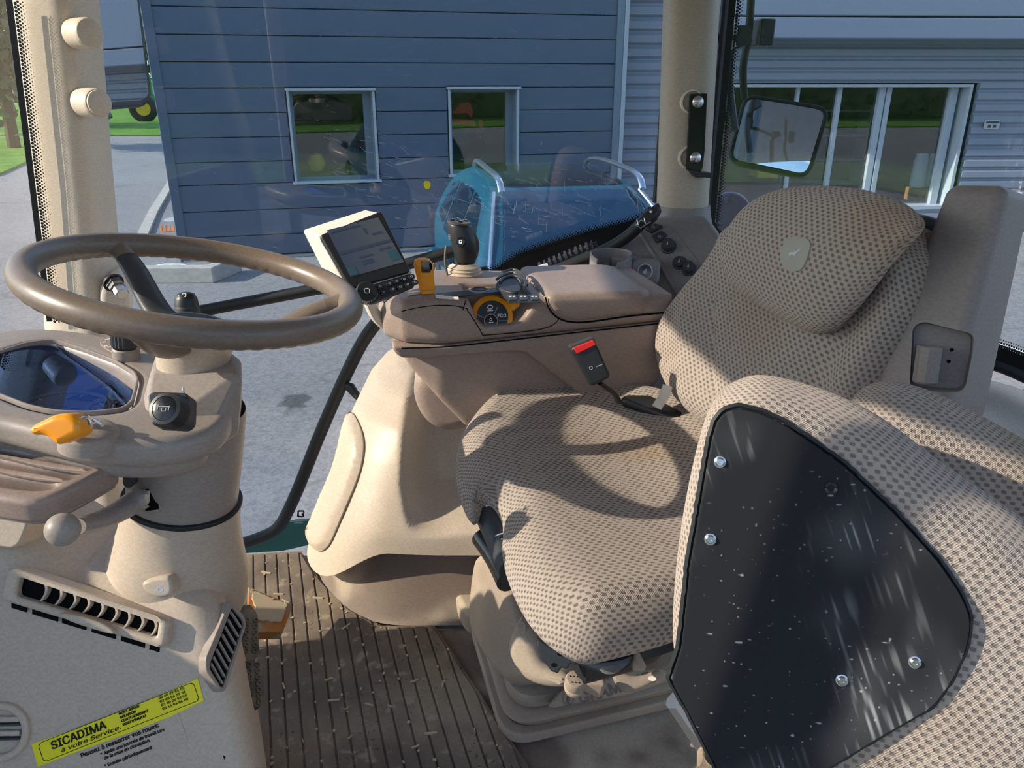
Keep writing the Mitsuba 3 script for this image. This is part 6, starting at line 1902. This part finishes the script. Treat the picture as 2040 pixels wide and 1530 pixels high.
put(skt + '__rubber', sk2, 'skirt_rubber', smooth=50)
ap = Frame(aty(660, 1080, 1.345), (-0.55, -0.80, 0.25))
q = ap.px([(616, 1040), (612, 1070), (628, 1094), (652, 1108), (684, 1124), (700, 1118), (712, 1100), (730, 1090), (740, 1060), (700, 1020)])

# small step beside the skirt at the seat
sb = thing('floor_duct', 'low dusty beige duct step between the cover skirt and the seat', 'duct')
fz = FZ(FL)
q = fz.at(0.05).px([(905, 1092), (955, 1082), (990, 1090), (1030, 1180), (1030, 1230), (930, 1225), (903, 1180), (899, 1100)])
put(sb + '__body', prism(fz, round_corners(q, 0.02), 0.0, 0.05, 0.012, 5), 'bellows_rubber')
# ---------------------------------------------------------------- driver's seat
st_ = thing('driver_seat', 'large taupe cloth driver seat turned towards the open door', 'seat')
SU = unit((0.97, 0.235, 0))
CU_ = Frame((0.12, 0.86, -0.482), (0, 0, 1), u=SU)


def cpx(*p, h=-0.045):
    return CU_.px(p, h)


cush = cpx((906, 930), (911, 893), (934, 856), (985, 816), (1060, 794), (1150, 788), (1260, 801), (1340, 826), (1410, 852), (1455, 900), (1460, 1150), (1420, 1240), (1340, 1274), (1250, 1298), (1166, 1318), (1102, 1292), (1052, 1242), (1017, 1172), (998, 1104), (1003, 1060), (992, 1030), (966, 1012), (956, 1030), (943, 1042), (924, 1015), (910, 970))
cush = chaikin(cush, 2)
lo_, hi_ = cush.min(0), cush.max(0)
m = solid(CU_, (lo_[0], lo_[1], -0.12), (hi_[0], hi_[1], 0.012), 0.005, 0.046, uv=cush, field=lambda x, y, z, D: rmax(D + 0.046 + 1.0 * np.maximum(0, -0.050 - z), np.maximum(z + 0.046, -0.115 - z + 0.046)) - 0.046)
v = (np.array(m.vertices) - CU_.o) @ np.stack([CU_.u, CU_.v, CU_.w], 1)
k = np.clip((v[:, 2] + 0.06) / 0.05, 0, 1)
vm = (v[:, 1] - (lo_[1] + hi_[1]) / 2) / ((hi_[1] - lo_[1]) / 2)
um = (v[:, 0] - lo_[0]) / (hi_[0] - lo_[0])
v[:, 2] += k * (0.016 * np.abs(vm) ** 2.5 - 0.016 * np.exp(-((um - 0.55) / 0.25) ** 2) * (1 - vm ** 2) + 0.012 * np.clip((um - 0.72) / 0.2, 0, 1) - 0.012 * np.clip((0.2 - um) / 0.2, 0, 1))
m.vertices = CU_.P(v)
trimesh.smoothing.filter_taubin(m, iterations=6)
put(st_ + '__cushion', m, 'seat_cloth', uv=wrap_uv(m, CU_, 0.0))
# extension tube, pan and front handle under the cushion
tA, tB = atz(962, 1003, -0.535), atz(1022, 1135, -0.545)
put(st_ + '__extension_tube', tube([tA, tA * 0.5 + tB * 0.5, tB], 0.0175, 18), 'charcoal', label='dark tube with white marks under the front edge')
d = unit(tB - tA)
tw = unit(np.cross(d, [0, 0, 1]))
tw = tw if tw[0] < 0 else -tw
tu = unit(np.cross(d, tw)) if np.cross(d, tw)[2] > 0 else -unit(np.cross(d, tw))
for t_, L in ((0.16, 0.020), (0.22, 0.010), (0.66, 0.020), (0.73, 0.010)):
    c = tA + (tB - tA) * t_
    arc_ = [c + 0.0177 * (math.sin(a) * tu - math.cos(a) * -unit(np.cross(tu, d)) * -1) for a in np.linspace(math.pi / 2 - L * 26, math.pi / 2 + L * 26, 8)]
    put(st_ + '__tube_mark', tube(np.array(arc_), 0.0009, 5), 'white_print')
put(st_ + '__handle', tube(spline(np.array([atz(958, 1070, -0.60), atz(985, 1110, -0.605), atz(1010, 1160, -0.605)]), 12), 0.014, 14), 'black_gloss')
pan = inset(ccw(cush), 0.022)
pan = np.array(shapely.Polygon(ccw(cush)).buffer(-0.055).exterior.coords)[:-1]
put(st_ + '__pan', prism(CU_, pan, -0.135, -0.10, 0.010), 'black_plastic')

# backrest
BK = Frame(aty(1560, 640, 0.93), (-0.93, -0.27, 0.25))
b_out = chaikin(BK.px([(1460, 440), (1442, 490), (1402, 543), (1347, 604), (1324, 650), (1319, 700), (1326, 745), (1345, 790), (1385, 832), (1450, 870), (1600, 890), (1720, 840), (1748, 764), (1778, 705), (1803, 655), (1825, 600), (1842, 540), (1848, 500), (1800, 430), (1600, 400)], -0.035), 2)
lo_, hi_ = b_out.min(0), b_out.max(0)
m = solid(BK, (lo_[0], lo_[1], -0.12), (hi_[0], hi_[1], 0.02), 0.005, 0.045, uv=b_out, field=lambda x, y, z, D: rmax(D + 0.045, np.maximum(z + 0.045, -0.115 - z + 0.045)) - 0.045)
B3 = np.stack([BK.u, BK.v, BK.w], 1)
v = (np.array(m.vertices) - BK.o) @ B3
front_ = np.clip((v[:, 2] + 0.07) / 0.05, 0, 1)
ridge = BK.px([(1700, 760), (1730, 700), (1790, 560), (1815, 480)])
dr_ = np.abs(polysd(np.vstack([ridge, ridge[::-1] + 1e-6]), v[:, 0], v[:, 1]))
val = BK.px([(1600, 790), (1650, 700), (1720, 590)])
dv_ = np.abs(polysd(np.vstack([val, val[::-1] + 1e-6]), v[:, 0], v[:, 1]))
v[:, 2] += front_ * (0.020 * np.exp(-(dr_ / 0.035) ** 2) - 0.014 * np.exp(-(dv_ / 0.04) ** 2))
lr = BK.px([(1372, 600), (1362, 700), (1372, 790)])
dl_ = np.abs(polysd(np.vstack([lr, lr[::-1] + 1e-6]), v[:, 0], v[:, 1]))
sm_ = BK.px([(1417, 600), (1416, 700), (1420, 820)])
ds_ = np.abs(polysd(np.vstack([sm_, sm_[::-1] + 1e-6]), v[:, 0], v[:, 1]))
v[:, 2] += front_ * (0.008 * np.exp(-(dl_ / 0.03) ** 2) - 0.005 * np.exp(-(ds_ / 0.006) ** 2))
m.vertices = BK.P(v)
put(st_ + '__backrest', m, 'seat_cloth', uv=wrap_uv(m, BK, 0.0))
put(st_ + '__back_shell', prism(BK, np.array(shapely.Polygon(ccw(b_out)).buffer(0.012).exterior.coords)[:-1], -0.15, -0.09, 0.01), 'charcoal', label='dark backrest shell', smooth=40)
h_out = chaikin(BK.px([(1441, 515), (1446, 480), (1470, 432), (1502, 390), (1545, 367), (1600, 360), (1680, 365), (1762, 386), (1822, 407), (1868, 440), (1872, 458), (1838, 490), (1800, 522), (1750, 582), (1702, 630), (1660, 664), (1622, 670), (1580, 651), (1520, 619), (1470, 585), (1446, 550)], 0.02), 2)
lo_, hi_ = h_out.min(0), h_out.max(0)
m = solid(BK, (lo_[0], lo_[1], -0.06), (hi_[0], hi_[1], 0.05), 0.0045, 0.022, uv=h_out, field=lambda x, y, z, D: rmax(D + 0.022, np.maximum(z - 0.034 + 0.022, -0.05 - z + 0.022)) - 0.022)
v = (np.array(m.vertices) - BK.o) @ B3
c_ = np.clip(-polysd(h_out, v[:, 0], v[:, 1]) / 0.10, 0, 1)
v[:, 2] += np.clip(v[:, 2] / 0.03, 0, 1) * 0.018 * (1 - (1 - c_) ** 2)
top_c = np.clip((v[:, 1] - (hi_[1] - 0.10)) / 0.10, 0, 1)
v[:, 2] -= 0.018 * top_c ** 2
side_ = np.clip((v[:, 0] - (lo_[0] + hi_[0]) / 2) / ((hi_[0] - lo_[0]) / 2), 0, 1)
v[:, 0] -= np.maximum(0.03 - v[:, 2], 0) * 1.25 * side_
m.vertices = BK.P(v)
hp_ = put(st_ + '__head_pad', m, 'seat_cloth', uv=wrap_uv(m, BK, 0.05))
# rubber patch with a faint leaping animal
pt = BK.px([(1566, 477), (1578, 471), (1606, 473), (1617, 486), (1612, 518), (1598, 540), (1580, 541), (1562, 531), (1555, 518)], 0.05)
from scipy.spatial import cKDTree
kd_ = cKDTree(v[v[:, 2] > 0.01][:, :2])
hv = v[v[:, 2] > 0.01]
hh = np.median(hv[kd_.query(pt, k=4)[1].ravel(), 2])
ptr = chaikin(pt, 2)
gx, gy = np.meshgrid(np.arange(ptr[:, 0].min(), ptr[:, 0].max(), 0.004), np.arange(ptr[:, 1].min(), ptr[:, 1].max(), 0.004))
gi = polysd(ptr, gx, gy) < -0.002
G = np.vstack([ptr, np.column_stack([gx[gi], gy[gi]])])
from scipy.spatial import Delaunay
tri = Delaunay(G).simplices
tri = tri[polysd(ptr, *G[tri].mean(1).T) < 1e-5]
hz = lambda q: hv[kd_.query(q, k=6)[1], 2].mean(1)
nb = len(ptr)
i = np.arange(nb)
j = (i + 1) % nb
V = np.vstack([BK.P(G, hz(G) + 0.002), BK.P(ptr, hz(ptr) - 0.003)])
put(hp_ + '__emblem_patch', trimesh.Trimesh(V, np.vstack([tri, np.column_stack([i, j, len(G) + j]), np.column_stack([i, len(G) + j, len(G) + i])]), process=False), 'patch_rubber', label='pale rubber emblem patch', smooth=35)
dz = lambda p: BK.P(np.asarray(p), hz(np.asarray(p)) + 0.0025)
c0_, s_ = pt.mean(0), 0.010
deer = np.array([(-1.0, -.2), (-.55, .05), (-.1, .12), (.3, .35), (.5, .7), (.62, .95), (.66, .68), (.9, .62), (.72, .42), (.5, .1), (.3, -.15), (.75, -.45), (.45, -.35), (.1, -.15), (-.35, -.2), (-.8, -.75), (-.6, -.25)]) * s_ + c0_
td = earcut.triangulate_float64(ccw(deer), np.array([len(deer)], np.uint32)).reshape(-1, 3).astype(int)
put(hp_ + '__emblem_relief', trimesh.Trimesh(dz(ccw(deer)), td, process=False), 'grey_label', smooth=False)

put(st_ + '__belt_strap', tube(spline(np.array([aty(1330, 768, 1.10), aty(1324, 785, 1.095), aty(1308, 812, 1.085)]), 8), 0.0085, 10, squash=0.3), 'ivory_plastic', label='pale strap beside the backrest')
put(st_ + '__recliner_cover', tm(hull([aty(1250, 800, 1.14), aty(1290, 800, 1.14), aty(1310, 830, 1.13), aty(1400, 856, 1.06)], 0.010)), 'black_plastic')
# suspension base
bs = thing('seat_suspension', 'dusty beige bellows suspension base under the driver seat', 'seat base')


def base_px(pts, z):
    return np.column_stack([np.array([atz(a, b, z)[:2] for a, b in pts])])


def stack(key, levels, mat, smooth=45, res=200, r=0.05):
    rings = []
    for z, ring in levels:
        q = fit(dense(round_corners(ccw(ring), r, 8), 0.006), res)
        k = np.argmin(np.linalg.norm(q - q[np.argmax(q @ np.array([1.0, 1.0]))], axis=1))
        rings.append(np.column_stack([np.roll(q, -k, 0), np.full(res, z)]))
    mm = loft(rings)
    if mm.volume < 0:
        mm.invert()
    return put(key, mm, mat, smooth=smooth)


near = base_px([(1004, 1492), (1420, 1390)], FL)
base0 = np.array([near[0], near[1] + (near[1] - near[0]) * 0.9, near[1] + (near[1] - near[0]) * 0.9 + [-0.07, 0.30], near[0] + [-0.072, 0.30]])
cb0 = base0.mean(0)


def shrink(d):
    return np.array(shapely.Polygon(base0).buffer(-d, join_style='mitre').exterior.coords)[:-1]


stack(bs + '__plinth', [(FL, shrink(0.0)), (FL + 0.012, shrink(0.0)), (FL + 0.016, shrink(0.004))], 'bellows_rubber')
stack(bs + '__lower_fold', [(FL + 0.014, shrink(0.022)), (FL + 0.020, shrink(0.012)), (FL + 0.030, shrink(0.008)), (FL + 0.036, shrink(0.014)), (FL + 0.040, shrink(0.03))], 'bellows_rubber')
tr_ = [(FL + 0.038, shrink(0.034)), (FL + 0.044, shrink(0.022)), (FL + 0.056, shrink(0.020)), (FL + 0.064, shrink(0.024)), (FL + 0.068, shrink(0.040)), (FL + 0.072, shrink(0.075))]
stack(bs + '__tray', tr_, 'bellows_rubber')
stack(bs + '__bellows', [(FL + 0.068, shrink(0.078)), (FL + 0.080, shrink(0.072)), (FL + 0.10, shrink(0.080)), (FL + 0.125, shrink(0.104)), (FL + 0.15, shrink(0.090)), (FL + 0.175, shrink(0.112)), (FL + 0.20, shrink(0.094)), (FL + 0.23, shrink(0.118)), (FL + 0.30, shrink(0.105)), (FL + 0.34, shrink(0.11))], 'bellows_rubber')
# front fairing of the base, towards the wheel
fr = Frame(atz(960, 1200, -0.84), (-0.93, -0.30, 0.20))
q = fr.px([(938, 1112), (952, 1100), (975, 1105), (1010, 1180), (1030, 1250), (1060, 1330), (1020, 1375), (985, 1350), (945, 1290), (926, 1240)])
put(bs + '__front_fairing', prism(fr, chaikin(q, 2), -0.06, 0.0, 0.02, 5), 'bellows_rubber')
q = [(1028, 1236), (1040, 1222), (1062, 1262), (1068, 1300), (1085, 1330), (1130, 1345), (1136, 1372), (1085, 1372), (1045, 1358), (1022, 1332), (1004, 1290)]
fr = Frame(aty(1060, 1310, 0.86), (-0.35, -0.80, 0.48))
put(bs + '__corner_fold', prism(fr, chaikin(fr.px(q), 2), -0.10, 0.0, 0.014, 5), 'bellows_rubber')
# emblem and lettering on the tray
TR = Frame(aty(1180, 1392, 0.902), (0.0, -0.72, 0.69))
a_, b_ = TR.px([(1155, 1402), (1235, 1376)])
rot = math.atan2(*(b_ - a_)[::-1])
text(TR, 'GRAMMER', a_[0], a_[1] - 0.002, 0.0155, 'embossed', bs + '__lettering', h=0.0058, rot=rot, depth=0.0013, bold=True, stretch=1.05)
q = TR.px([(1090, 1412), (1120, 1372), (1260, 1335), (1330, 1330), (1345, 1352), (1250, 1385)])
put(bs + '__name_ridge', prism(TR, round_corners(q, 0.01), -0.05, 0.0058, 0.008, 4), 'bellows_rubber')
u, v = TR.px([(1131, 1393)])[0]
em = put(bs + '__emblem', prism(TR, circle(u, v, 0.0088, 32), 0.004, 0.0072, holes=[circle(u, v, 0.0078, 30)]), 'embossed')
for s in (-1, 0, 1):
    for kx in range(2):
        o_ = 0.0008 + 0.0014 * kx + (0.0 if s else -0.0005)
        c_, sn = math.cos(math.radians(90 + 50 * s)), math.sin(math.radians(90 + 50 * s))
        pth = [(u + s * o_ * 0.8, v - 0.0065), (u + s * o_, v - 0.001), (u + s * (o_ + 0.0018) + c_ * 0.003, v + 0.004)]
        put(em + '__line', tube(TR.P(spline(np.array(pth), 8), 0.0068), 0.00045, 5), 'embossed')
# levers and mechanism under the near edge
me = thing('seat_adjuster', 'black seat adjuster plate under the near edge of the cushion', 'adjuster')
fr = Frame(aty(1150, 1318, 0.645), (-0.05, -0.85, 0.50))
q = fr.px([(1068, 1270), (1090, 1284), (1120, 1302), (1150, 1314), (1148, 1326), (1136, 1322), (1130, 1334), (1118, 1330), (1112, 1342), (1098, 1338), (1090, 1326), (1078, 1312), (1070, 1290)])
put(me + '__plate', prism(fr, round_corners(q, 0.002), -0.02, 0.0, 0.002), 'black_plastic')
for a, b in ((1116, 1303), (1104, 1325)):
    u, v = fr.px([(a, b)])[0]
    put(me + '__hole', prism(fr, circle(u, v, 0.0032, 14, 0.0022), 0.0, 0.0006), 'dark_hole')
q = fr.px([(1150, 1314), (1166, 1316), (1230, 1312), (1262, 1298), (1264, 1312), (1258, 1326), (1232, 1342), (1204, 1344), (1174, 1336), (1152, 1322)])
put(me + '__curved_guard', prism(fr, chaikin(q, 1), -0.015, 0.004, 0.003), 'black_gloss')
q = fr.px([(1190, 1328), (1225, 1322), (1240, 1330), (1226, 1341), (1202, 1342)])
put(me + '__worn_patch', prism(fr, chaikin(q, 2), 0.004, 0.0046), 'sunk_metal', smooth=False)
q = fr.px([(1262, 1300), (1290, 1290), (1345, 1268), (1350, 1300), (1290, 1320), (1268, 1328)])
put(me + '__slide_rail', prism(fr, round_corners(q, 0.002), -0.05, -0.01, 0.002), 'black_plastic')
put(me + '__rail_bracket', prism(fr, round_corners(fr.px([(1256, 1302), (1270, 1292), (1290, 1330), (1284, 1342), (1262, 1340)]), 0.002), -0.04, -0.006, 0.002), 'bellows_rubber')
wk_ = thing('height_knob', 'small beige turning knob under the near edge of the cushion', 'knob')
o = aty(1146, 1360, 0.72)
a = unit((0.05, -0.25, 1))
rk = 21 / FOC * (o @ AX)
put(wk_ + '__body', lathe([(rk * .95, -0.013), (rk, -0.010), (rk * 1.02, -0.008), (rk * .9, -0.006), (rk * 1.02, -0.002), (rk, 0.006), (rk * 0.85, 0.009), (0, 0.010)], o, a, 28), 'bellows_rubber', smooth=35)
put(wk_ + '__wing', tm(hull([o + a * 0.002, o + a * 0.004 + np.array([0.030, -0.004, 0.0]), o - a * 0.010 + np.array([0.028, -0.004, -0.004])], 0.0055)), 'bellows_rubber')
kf_ = Frame(o + a * 0.0101, a)
for k in range(6):
    put(wk_ + '__dot', prism(kf_, circle(-0.006 + 0.004 * (k % 3), 0.003 - 0.005 * (k // 3) - 0.001 * k, 0.0007, 8), -0.0003, 0.0004), 'dark_hole', smooth=False)
lv_ = thing('weight_lever', 'short beige paddle lever beside the turning knob under the seat', 'lever')
fr = Frame(aty(1265, 1360, 0.74), (-0.1, -0.75, 0.65))
q = fr.px([(1216, 1346), (1240, 1340), (1262, 1348), (1290, 1344), (1312, 1332), (1320, 1345), (1310, 1358), (1270, 1376), (1248, 1382), (1234, 1374)])
put(lv_ + '__paddle', prism(fr, chaikin(q, 2), -0.015, 0.0, 0.005), 'bellows_rubber')
u, v = fr.px([(1299, 1352)])[0]
put(lv_ + '__slot', prism(fr, circle(u, v, 0.005, 16, 0.0028), 0.0, 0.0006), 'ivory_plastic', smooth=False)

# ---------------------------------------------------------------- folded passenger seat beside the door
ps = thing('folded_seat', 'folded passenger seat in taupe cloth with a scuffed black backing board', 'seat')
PP = Frame(aty(1600, 1150, 0.47), (-0.22, -0.92, 0.32))
pad = chaikin(PP.px([(1344, 1310), (1338, 1240), (1350, 1100), (1370, 980), (1392, 885), (1410, 825), (1440, 776), (1490, 750), (1532, 747), (1592, 760), (1682, 790), (1765, 836), (1852, 905), (1950, 972), (2050, 1040), (2140, 1150), (2165, 1380), (2080, 1540), (1900, 1660), (1600, 1680), (1440, 1600), (1390, 1450)], -0.05), 2)
lo_, hi_ = pad.min(0), pad.max(0)
m = solid(PP, (lo_[0], lo_[1], -0.125), (hi_[0], hi_[1], 0.0), 0.0048, 0.048, uv=pad, field=lambda x, y, z, D: rmax(D + 0.048, np.maximum(z + 0.048, -0.122 - z + 0.048)) - 0.048)
v = (np.array(m.vertices) - PP.o) @ np.stack([PP.u, PP.v, PP.w], 1)
puff = meshkit.fbm(v * 14, 3, 4)
v[:, 2] += np.clip((v[:, 2] + 0.07) / 0.06, 0, 1) * 0.012 * (puff - 0.5)
m.vertices = PP.P(v)
put(ps + '__pad', m, 'pad_cloth', uv=wrap_uv(m, PP, 0.0))
z1 = lambda *p: [(1240 + a / 2.55, 930 + b / 2.55) for a, b in p]
plate = PP.px([(1419, 875), (1429, 840), (1446, 821), (1474, 815), (1512, 823), (1556, 843), (1604, 874)] + z1((1130, 0), (1400, 258), (1600, 478), (1718, 648), (1765, 758), (1768, 830), (1750, 925), (1682, 1082), (1580, 1222), (1300, 1382), (1050, 1535), (800, 1700), (600, 1760), (480, 1535), (330, 1240), (245, 1090), (300, 930), (345, 500), (430, 0)), 0.008)
put(ps + '__backing_board', prism(PP, round_corners(plate, 0.006, 3), -0.02, 0.008, 0.0012, 2), 'scuffed_board', label='scuffed black backing board', smooth=30)
fz_ = inset(ccw(dense(plate, 0.004)), -0.0022)
rgz = np.random.default_rng(2)
put(ps + '__edge_piping', tube(np.vstack([PP.P(fz_ + rgz.normal(0, 0.0002, fz_.shape), 0.0005)]), 0.0022, 6, closed=True), 'rubber')
for a, b, hid in ((1434, 920, 0), (1415, 1074, 0), (1822, 1319, 0), (1677, 1355, 0), (1655, 972, 1)):
    u, v = PP.px([(a, b)], 0.008)[0]
    o = PP.P([(u, v, 0.008)])[0]
    if hid:
        put(ps + '__bolt_hole', lathe([(0.0046, 0), (0.0044, 0.0012), (0.0024, 0.0004), (0.0022, -0.001), (0, -0.001)], o, PP.w, 20), 'black_gloss')
    else:
        put(ps + '__bolt', lathe([(0.0043, 0), (0.0043, 0.0006), (0.0033, 0.0009), (0.0031, 0.0024), (0.0025, 0.0030), (0.0013, 0.0030), (0.0011, 0.0018), (0, 0.0018)], o, PP.w, 24), 'steel')
fr = PP
q = PP.px([(1332, 1362), (1342, 1356), (1372, 1412), (1366, 1424)], -0.01)
put(ps + '__hinge', prism(PP, round_corners(q, 0.002), -0.05, -0.008, 0.002), 'zinc')
hb = PP.P(PP.px([(1352, 1390)], -0.03), -0.03)[0]
put(ps + '__support_arm', tube(spline(np.array([hb, hb + [0.06, -0.02, -0.10], hb + [0.12, -0.02, -0.30], [hb[0] + 0.14, hb[1] - 0.02, FL]]), 16), 0.012, 10), 'zinc')
q = chaikin(PP.px([(1388, 1520), (1400, 1500), (1422, 1522), (1436, 1560), (1390, 1580)], -0.012), 2)
put(ps + '__lower_flap', prism(PP, q, -0.06, -0.008, 0.02, 4), 'seam_cloth')
P2_ = Frame(aty(1880, 880, 0.625), (-0.20, -0.92, 0.34))
bp = chaikin(P2_.px([(1690, 850), (1698, 800), (1716, 776), (1748, 760), (1802, 760), (1882, 788), (1962, 832), (2060, 885), (2140, 960), (2120, 1100), (1960, 1080), (1780, 980)], -0.04), 2)
lo_, hi_ = bp.min(0), bp.max(0)
m = solid(P2_, (lo_[0], lo_[1], -0.09), (hi_[0], hi_[1], 0.0), 0.005, 0.042, uv=bp, field=lambda x, y, z, D: rmax(D + 0.042, np.maximum(z + 0.042, -0.088 - z + 0.042)) - 0.042)
put(ps + '__back_pad', m, 'pad_cloth', uv=wrap_uv(m, P2_, 0.0))

# ---------------------------------------------------------------- belt tower
bt_ = thing('belt_tower', 'tall grey brown seat belt tower behind the driver seat', 'belt tower')
pts = [aty(1982, 398, 0.80), aty(1872, 800, 0.75), aty(1912, 396, 0.83), aty(1764, 780, 0.80), aty(2018, 410, 0.84), aty(1936, 800, 0.80)]
pts = pts + [p * 1.055 for p in pts[2:]]
pts = pts + [aty(1872, 800, 0.75) + [0, 0, -0.35], aty(1764, 780, 0.80) + [0, 0, -0.35], aty(1936, 800, 0.80) + [0.0, 0.03, -0.35]]
tower = hull(pts, 0.014, 24)
PK = Frame(aty(1870, 705, 0.775), (-0.45, -0.86, 0.22))
pk_px = PK.px([(1818, 652), (1838, 640), (1940, 664), (1938, 700), (1922, 778), (1812, 772)])
mm = prism(PK, round_corners(pk_px, 0.008), -0.012, 0.08)
cut = manifold3d.Manifold(manifold3d.Mesh(np.asarray(mm.vertices, np.float32), np.asarray(mm.faces, np.uint32)))
put(bt_ + '__body', tm(tower - cut), 'tower_plastic', smooth=35)
put(bt_ + '__pocket', prism(PK, inset(ccw(round_corners(pk_px, 0.008)), 0.0015), -0.014, -0.010), 'tower_plastic', smooth=False)
o = aty(1842, 764, 0.760)
rl_ = 23 / FOC * (o @ AX)
hl_ = 74 / FOC * (o @ AX) * 1.02
ax_ = unit(aty(1852, 692, 0.768) - o)
put(bt_ + '__belt_guide', lathe([(rl_ * 0.8, 0), (rl_, 0.002), (rl_, hl_ - 0.001), (rl_ * 0.94, hl_), (rl_ * 0.80, hl_), (rl_ * 0.78, hl_ - 0.012), (0, hl_ - 0.012)], o, ax_, 9), 'tower_plastic', label='faceted belt guide', smooth=20)
put(bt_ + '__guide_mouth', lathe([(rl_ * 0.78, hl_ - 0.006), (0, hl_ - 0.006)], o, ax_, 9), 'dark_hole', smooth=False)
for a, b in ((1896, 697), (1890, 720)):
    u, v = PK.px([(a, b)], -0.01)[0]
    put(bt_ + '__hole', prism(PK, circle(u, v, 0.002, 12), -0.011, -0.0095), 'dark_hole')

# ---------------------------------------------------------------- mirrors
sm = thing('square_mirror', 'square mirror in a black rim hanging outside the rear glass', 'mirror')
MQ = Frame(aty(1552, 270, 1.92), (-0.30, -0.90, 0.26))
mq = MQ.px([(1482, 186), (1656, 214), (1612, 358), (1447, 324)])
put(sm + '__housing', prism(MQ, round_corners(mq, 0.034, 8), -0.035, 0.0, 0.012, 4), 'black_plastic')
mi_ = inset(ccw(dense(round_corners(mq, 0.034, 8), 0.006)), 0.010)
put(sm + '__rim', prism(MQ, dense(round_corners(mq, 0.034, 8), 0.006), -0.01, 0.005, 0.004, 3, holes=[mi_]), 'rubber')
N_ = 22
cen = mi_.mean(0)
rings = [cen + (mi_ - cen) * t for t in np.linspace(1, 0.04, N_)]
Rm = 0.75
V = np.vstack([MQ.P(r, 0.0012 + (0.12 ** 2 - ((r - cen) ** 2).sum(1)) / (2 * Rm)) for r in rings])
n = len(mi_)
i = np.arange(n)
j = (i + 1) % n
F = np.vstack([np.vstack([np.column_stack([k * n + i, k * n + j, (k + 1) * n + j]), np.column_stack([k * n + i, (k + 1) * n + j, (k + 1) * n + i])]) for k in range(N_ - 1)])
V = np.vstack([V, MQ.P([cen], 0.0012 + 0.12 ** 2 / (2 * Rm))])
F = np.vstack([F, np.column_stack([(N_ - 1) * n + i, (N_ - 1) * n + j, np.full(n, len(V) - 1)])])
put(sm + '__mirror_face', trimesh.Trimesh(V, F, process=False), 'mirror_glass', label='convex mirror face', smooth=True)
put(sm + '__hanger', tube(spline(np.array([aty(1499, -60, 1.86), aty(1495, 20, 1.86), aty(1488, 90, 1.87), aty(1481, 130, 1.87), aty(1483, 195, 1.90)]), 24), 0.0085, 12), 'rubber')
fr = FY(1.88)
put(sm + '__clamp_block', box(Frame(aty(1518, 65, 1.88), (0.2, -0.97, 0)), 0, 0, 0, 0.036, 0.054, 0.05, 0.004), 'black_plastic')
mb = thing('mirror_bracket', 'black mirror bracket with two bolts bolted beside the middle post', 'bracket')
fr = FY(1.80)
q = fr.px([(1452, 52), (1490, 50), (1500, 84), (1466, 98), (1449, 98)])
put(mb + '__plate', prism(fr, round_corners(q, 0.004), -0.006, 0.004, 0.001), 'charcoal')
put(mb + '__arm', tube(spline(np.array([aty(1453, 100, 1.80), aty(1450, 120, 1.80), aty(1452, 180, 1.80), aty(1462, 260, 1.78)]), 16), 0.011, 10), 'charcoal')
for a, b in ((1459, 61), (1456, 91)):
    u, v = fr.px([(a, b)])[0]
    put(mb + '__bolt', lathe([(0.010, 0), (0.010, 0.002), (0.008, 0.003), (0.0078, 0.006), (0.005, 0.007), (0.0045, 0.004), (0, 0.004)], fr.P([(u, v, 0.004)])[0], fr.w, 18), 'steel')
put(mb + '__post_arm', tube([aty(1455, 75, 1.80), aty(1440, 75, 1.70), aty(1415, 75, 1.64)], 0.008, 8), 'charcoal')
em_ = thing('corner_mirror', 'large exterior mirror partly hidden behind the left cab post', 'mirror')
EM = Frame(aty(240, 100, 2.35), (0.985, -0.17, 0.02))
eq = EM.px([(176, -90), (268, -90), (303, 196), (288, 214), (176, 222)])
eqr = round_corners(eq, [0.03, 0.03, 0.03, 0.03, 0.03], 6)
put(em_ + '__housing', prism(EM, eqr, -0.06, 0.004, 0.012, 4), 'charcoal')
put(em_ + '__mirror_face', sheet(EM, inset(ccw(dense(eqr, 0.01)), 0.020), 0.0046), 'mirror_glass', label='flat mirror face', smooth=False)
wl = thing('rear_lamp_housing', 'dark blue round lamp housing outside the glass beside the middle post', 'lamp')
o = aty(1452, 425, 1.95)
put(wl + '__body', lathe([(0.0, -0.10), (0.05, -0.10), (0.058, -0.06), (0.056, -0.01), (0.048, 0.004), (0.03, 0.01), (0, 0.012)], o, unit((-0.25, -0.9, 0.3)), 32), 'dark_blue', smooth=50)
put(wl + '__knob', lathe([(0.008, 0), (0.008, 0.012), (0.005, 0.014), (0, 0.014)], aty(1451, 400, 1.89), (0, -1, 0.3), 14), 'rubber')
put(wl + '__stem', tube([o + np.array([0, 0.05, -0.04]), o + np.array([0.0, 0.0, -0.14]), [0.46, 1.66, -0.50]], 0.018, 10), 'dark_blue')
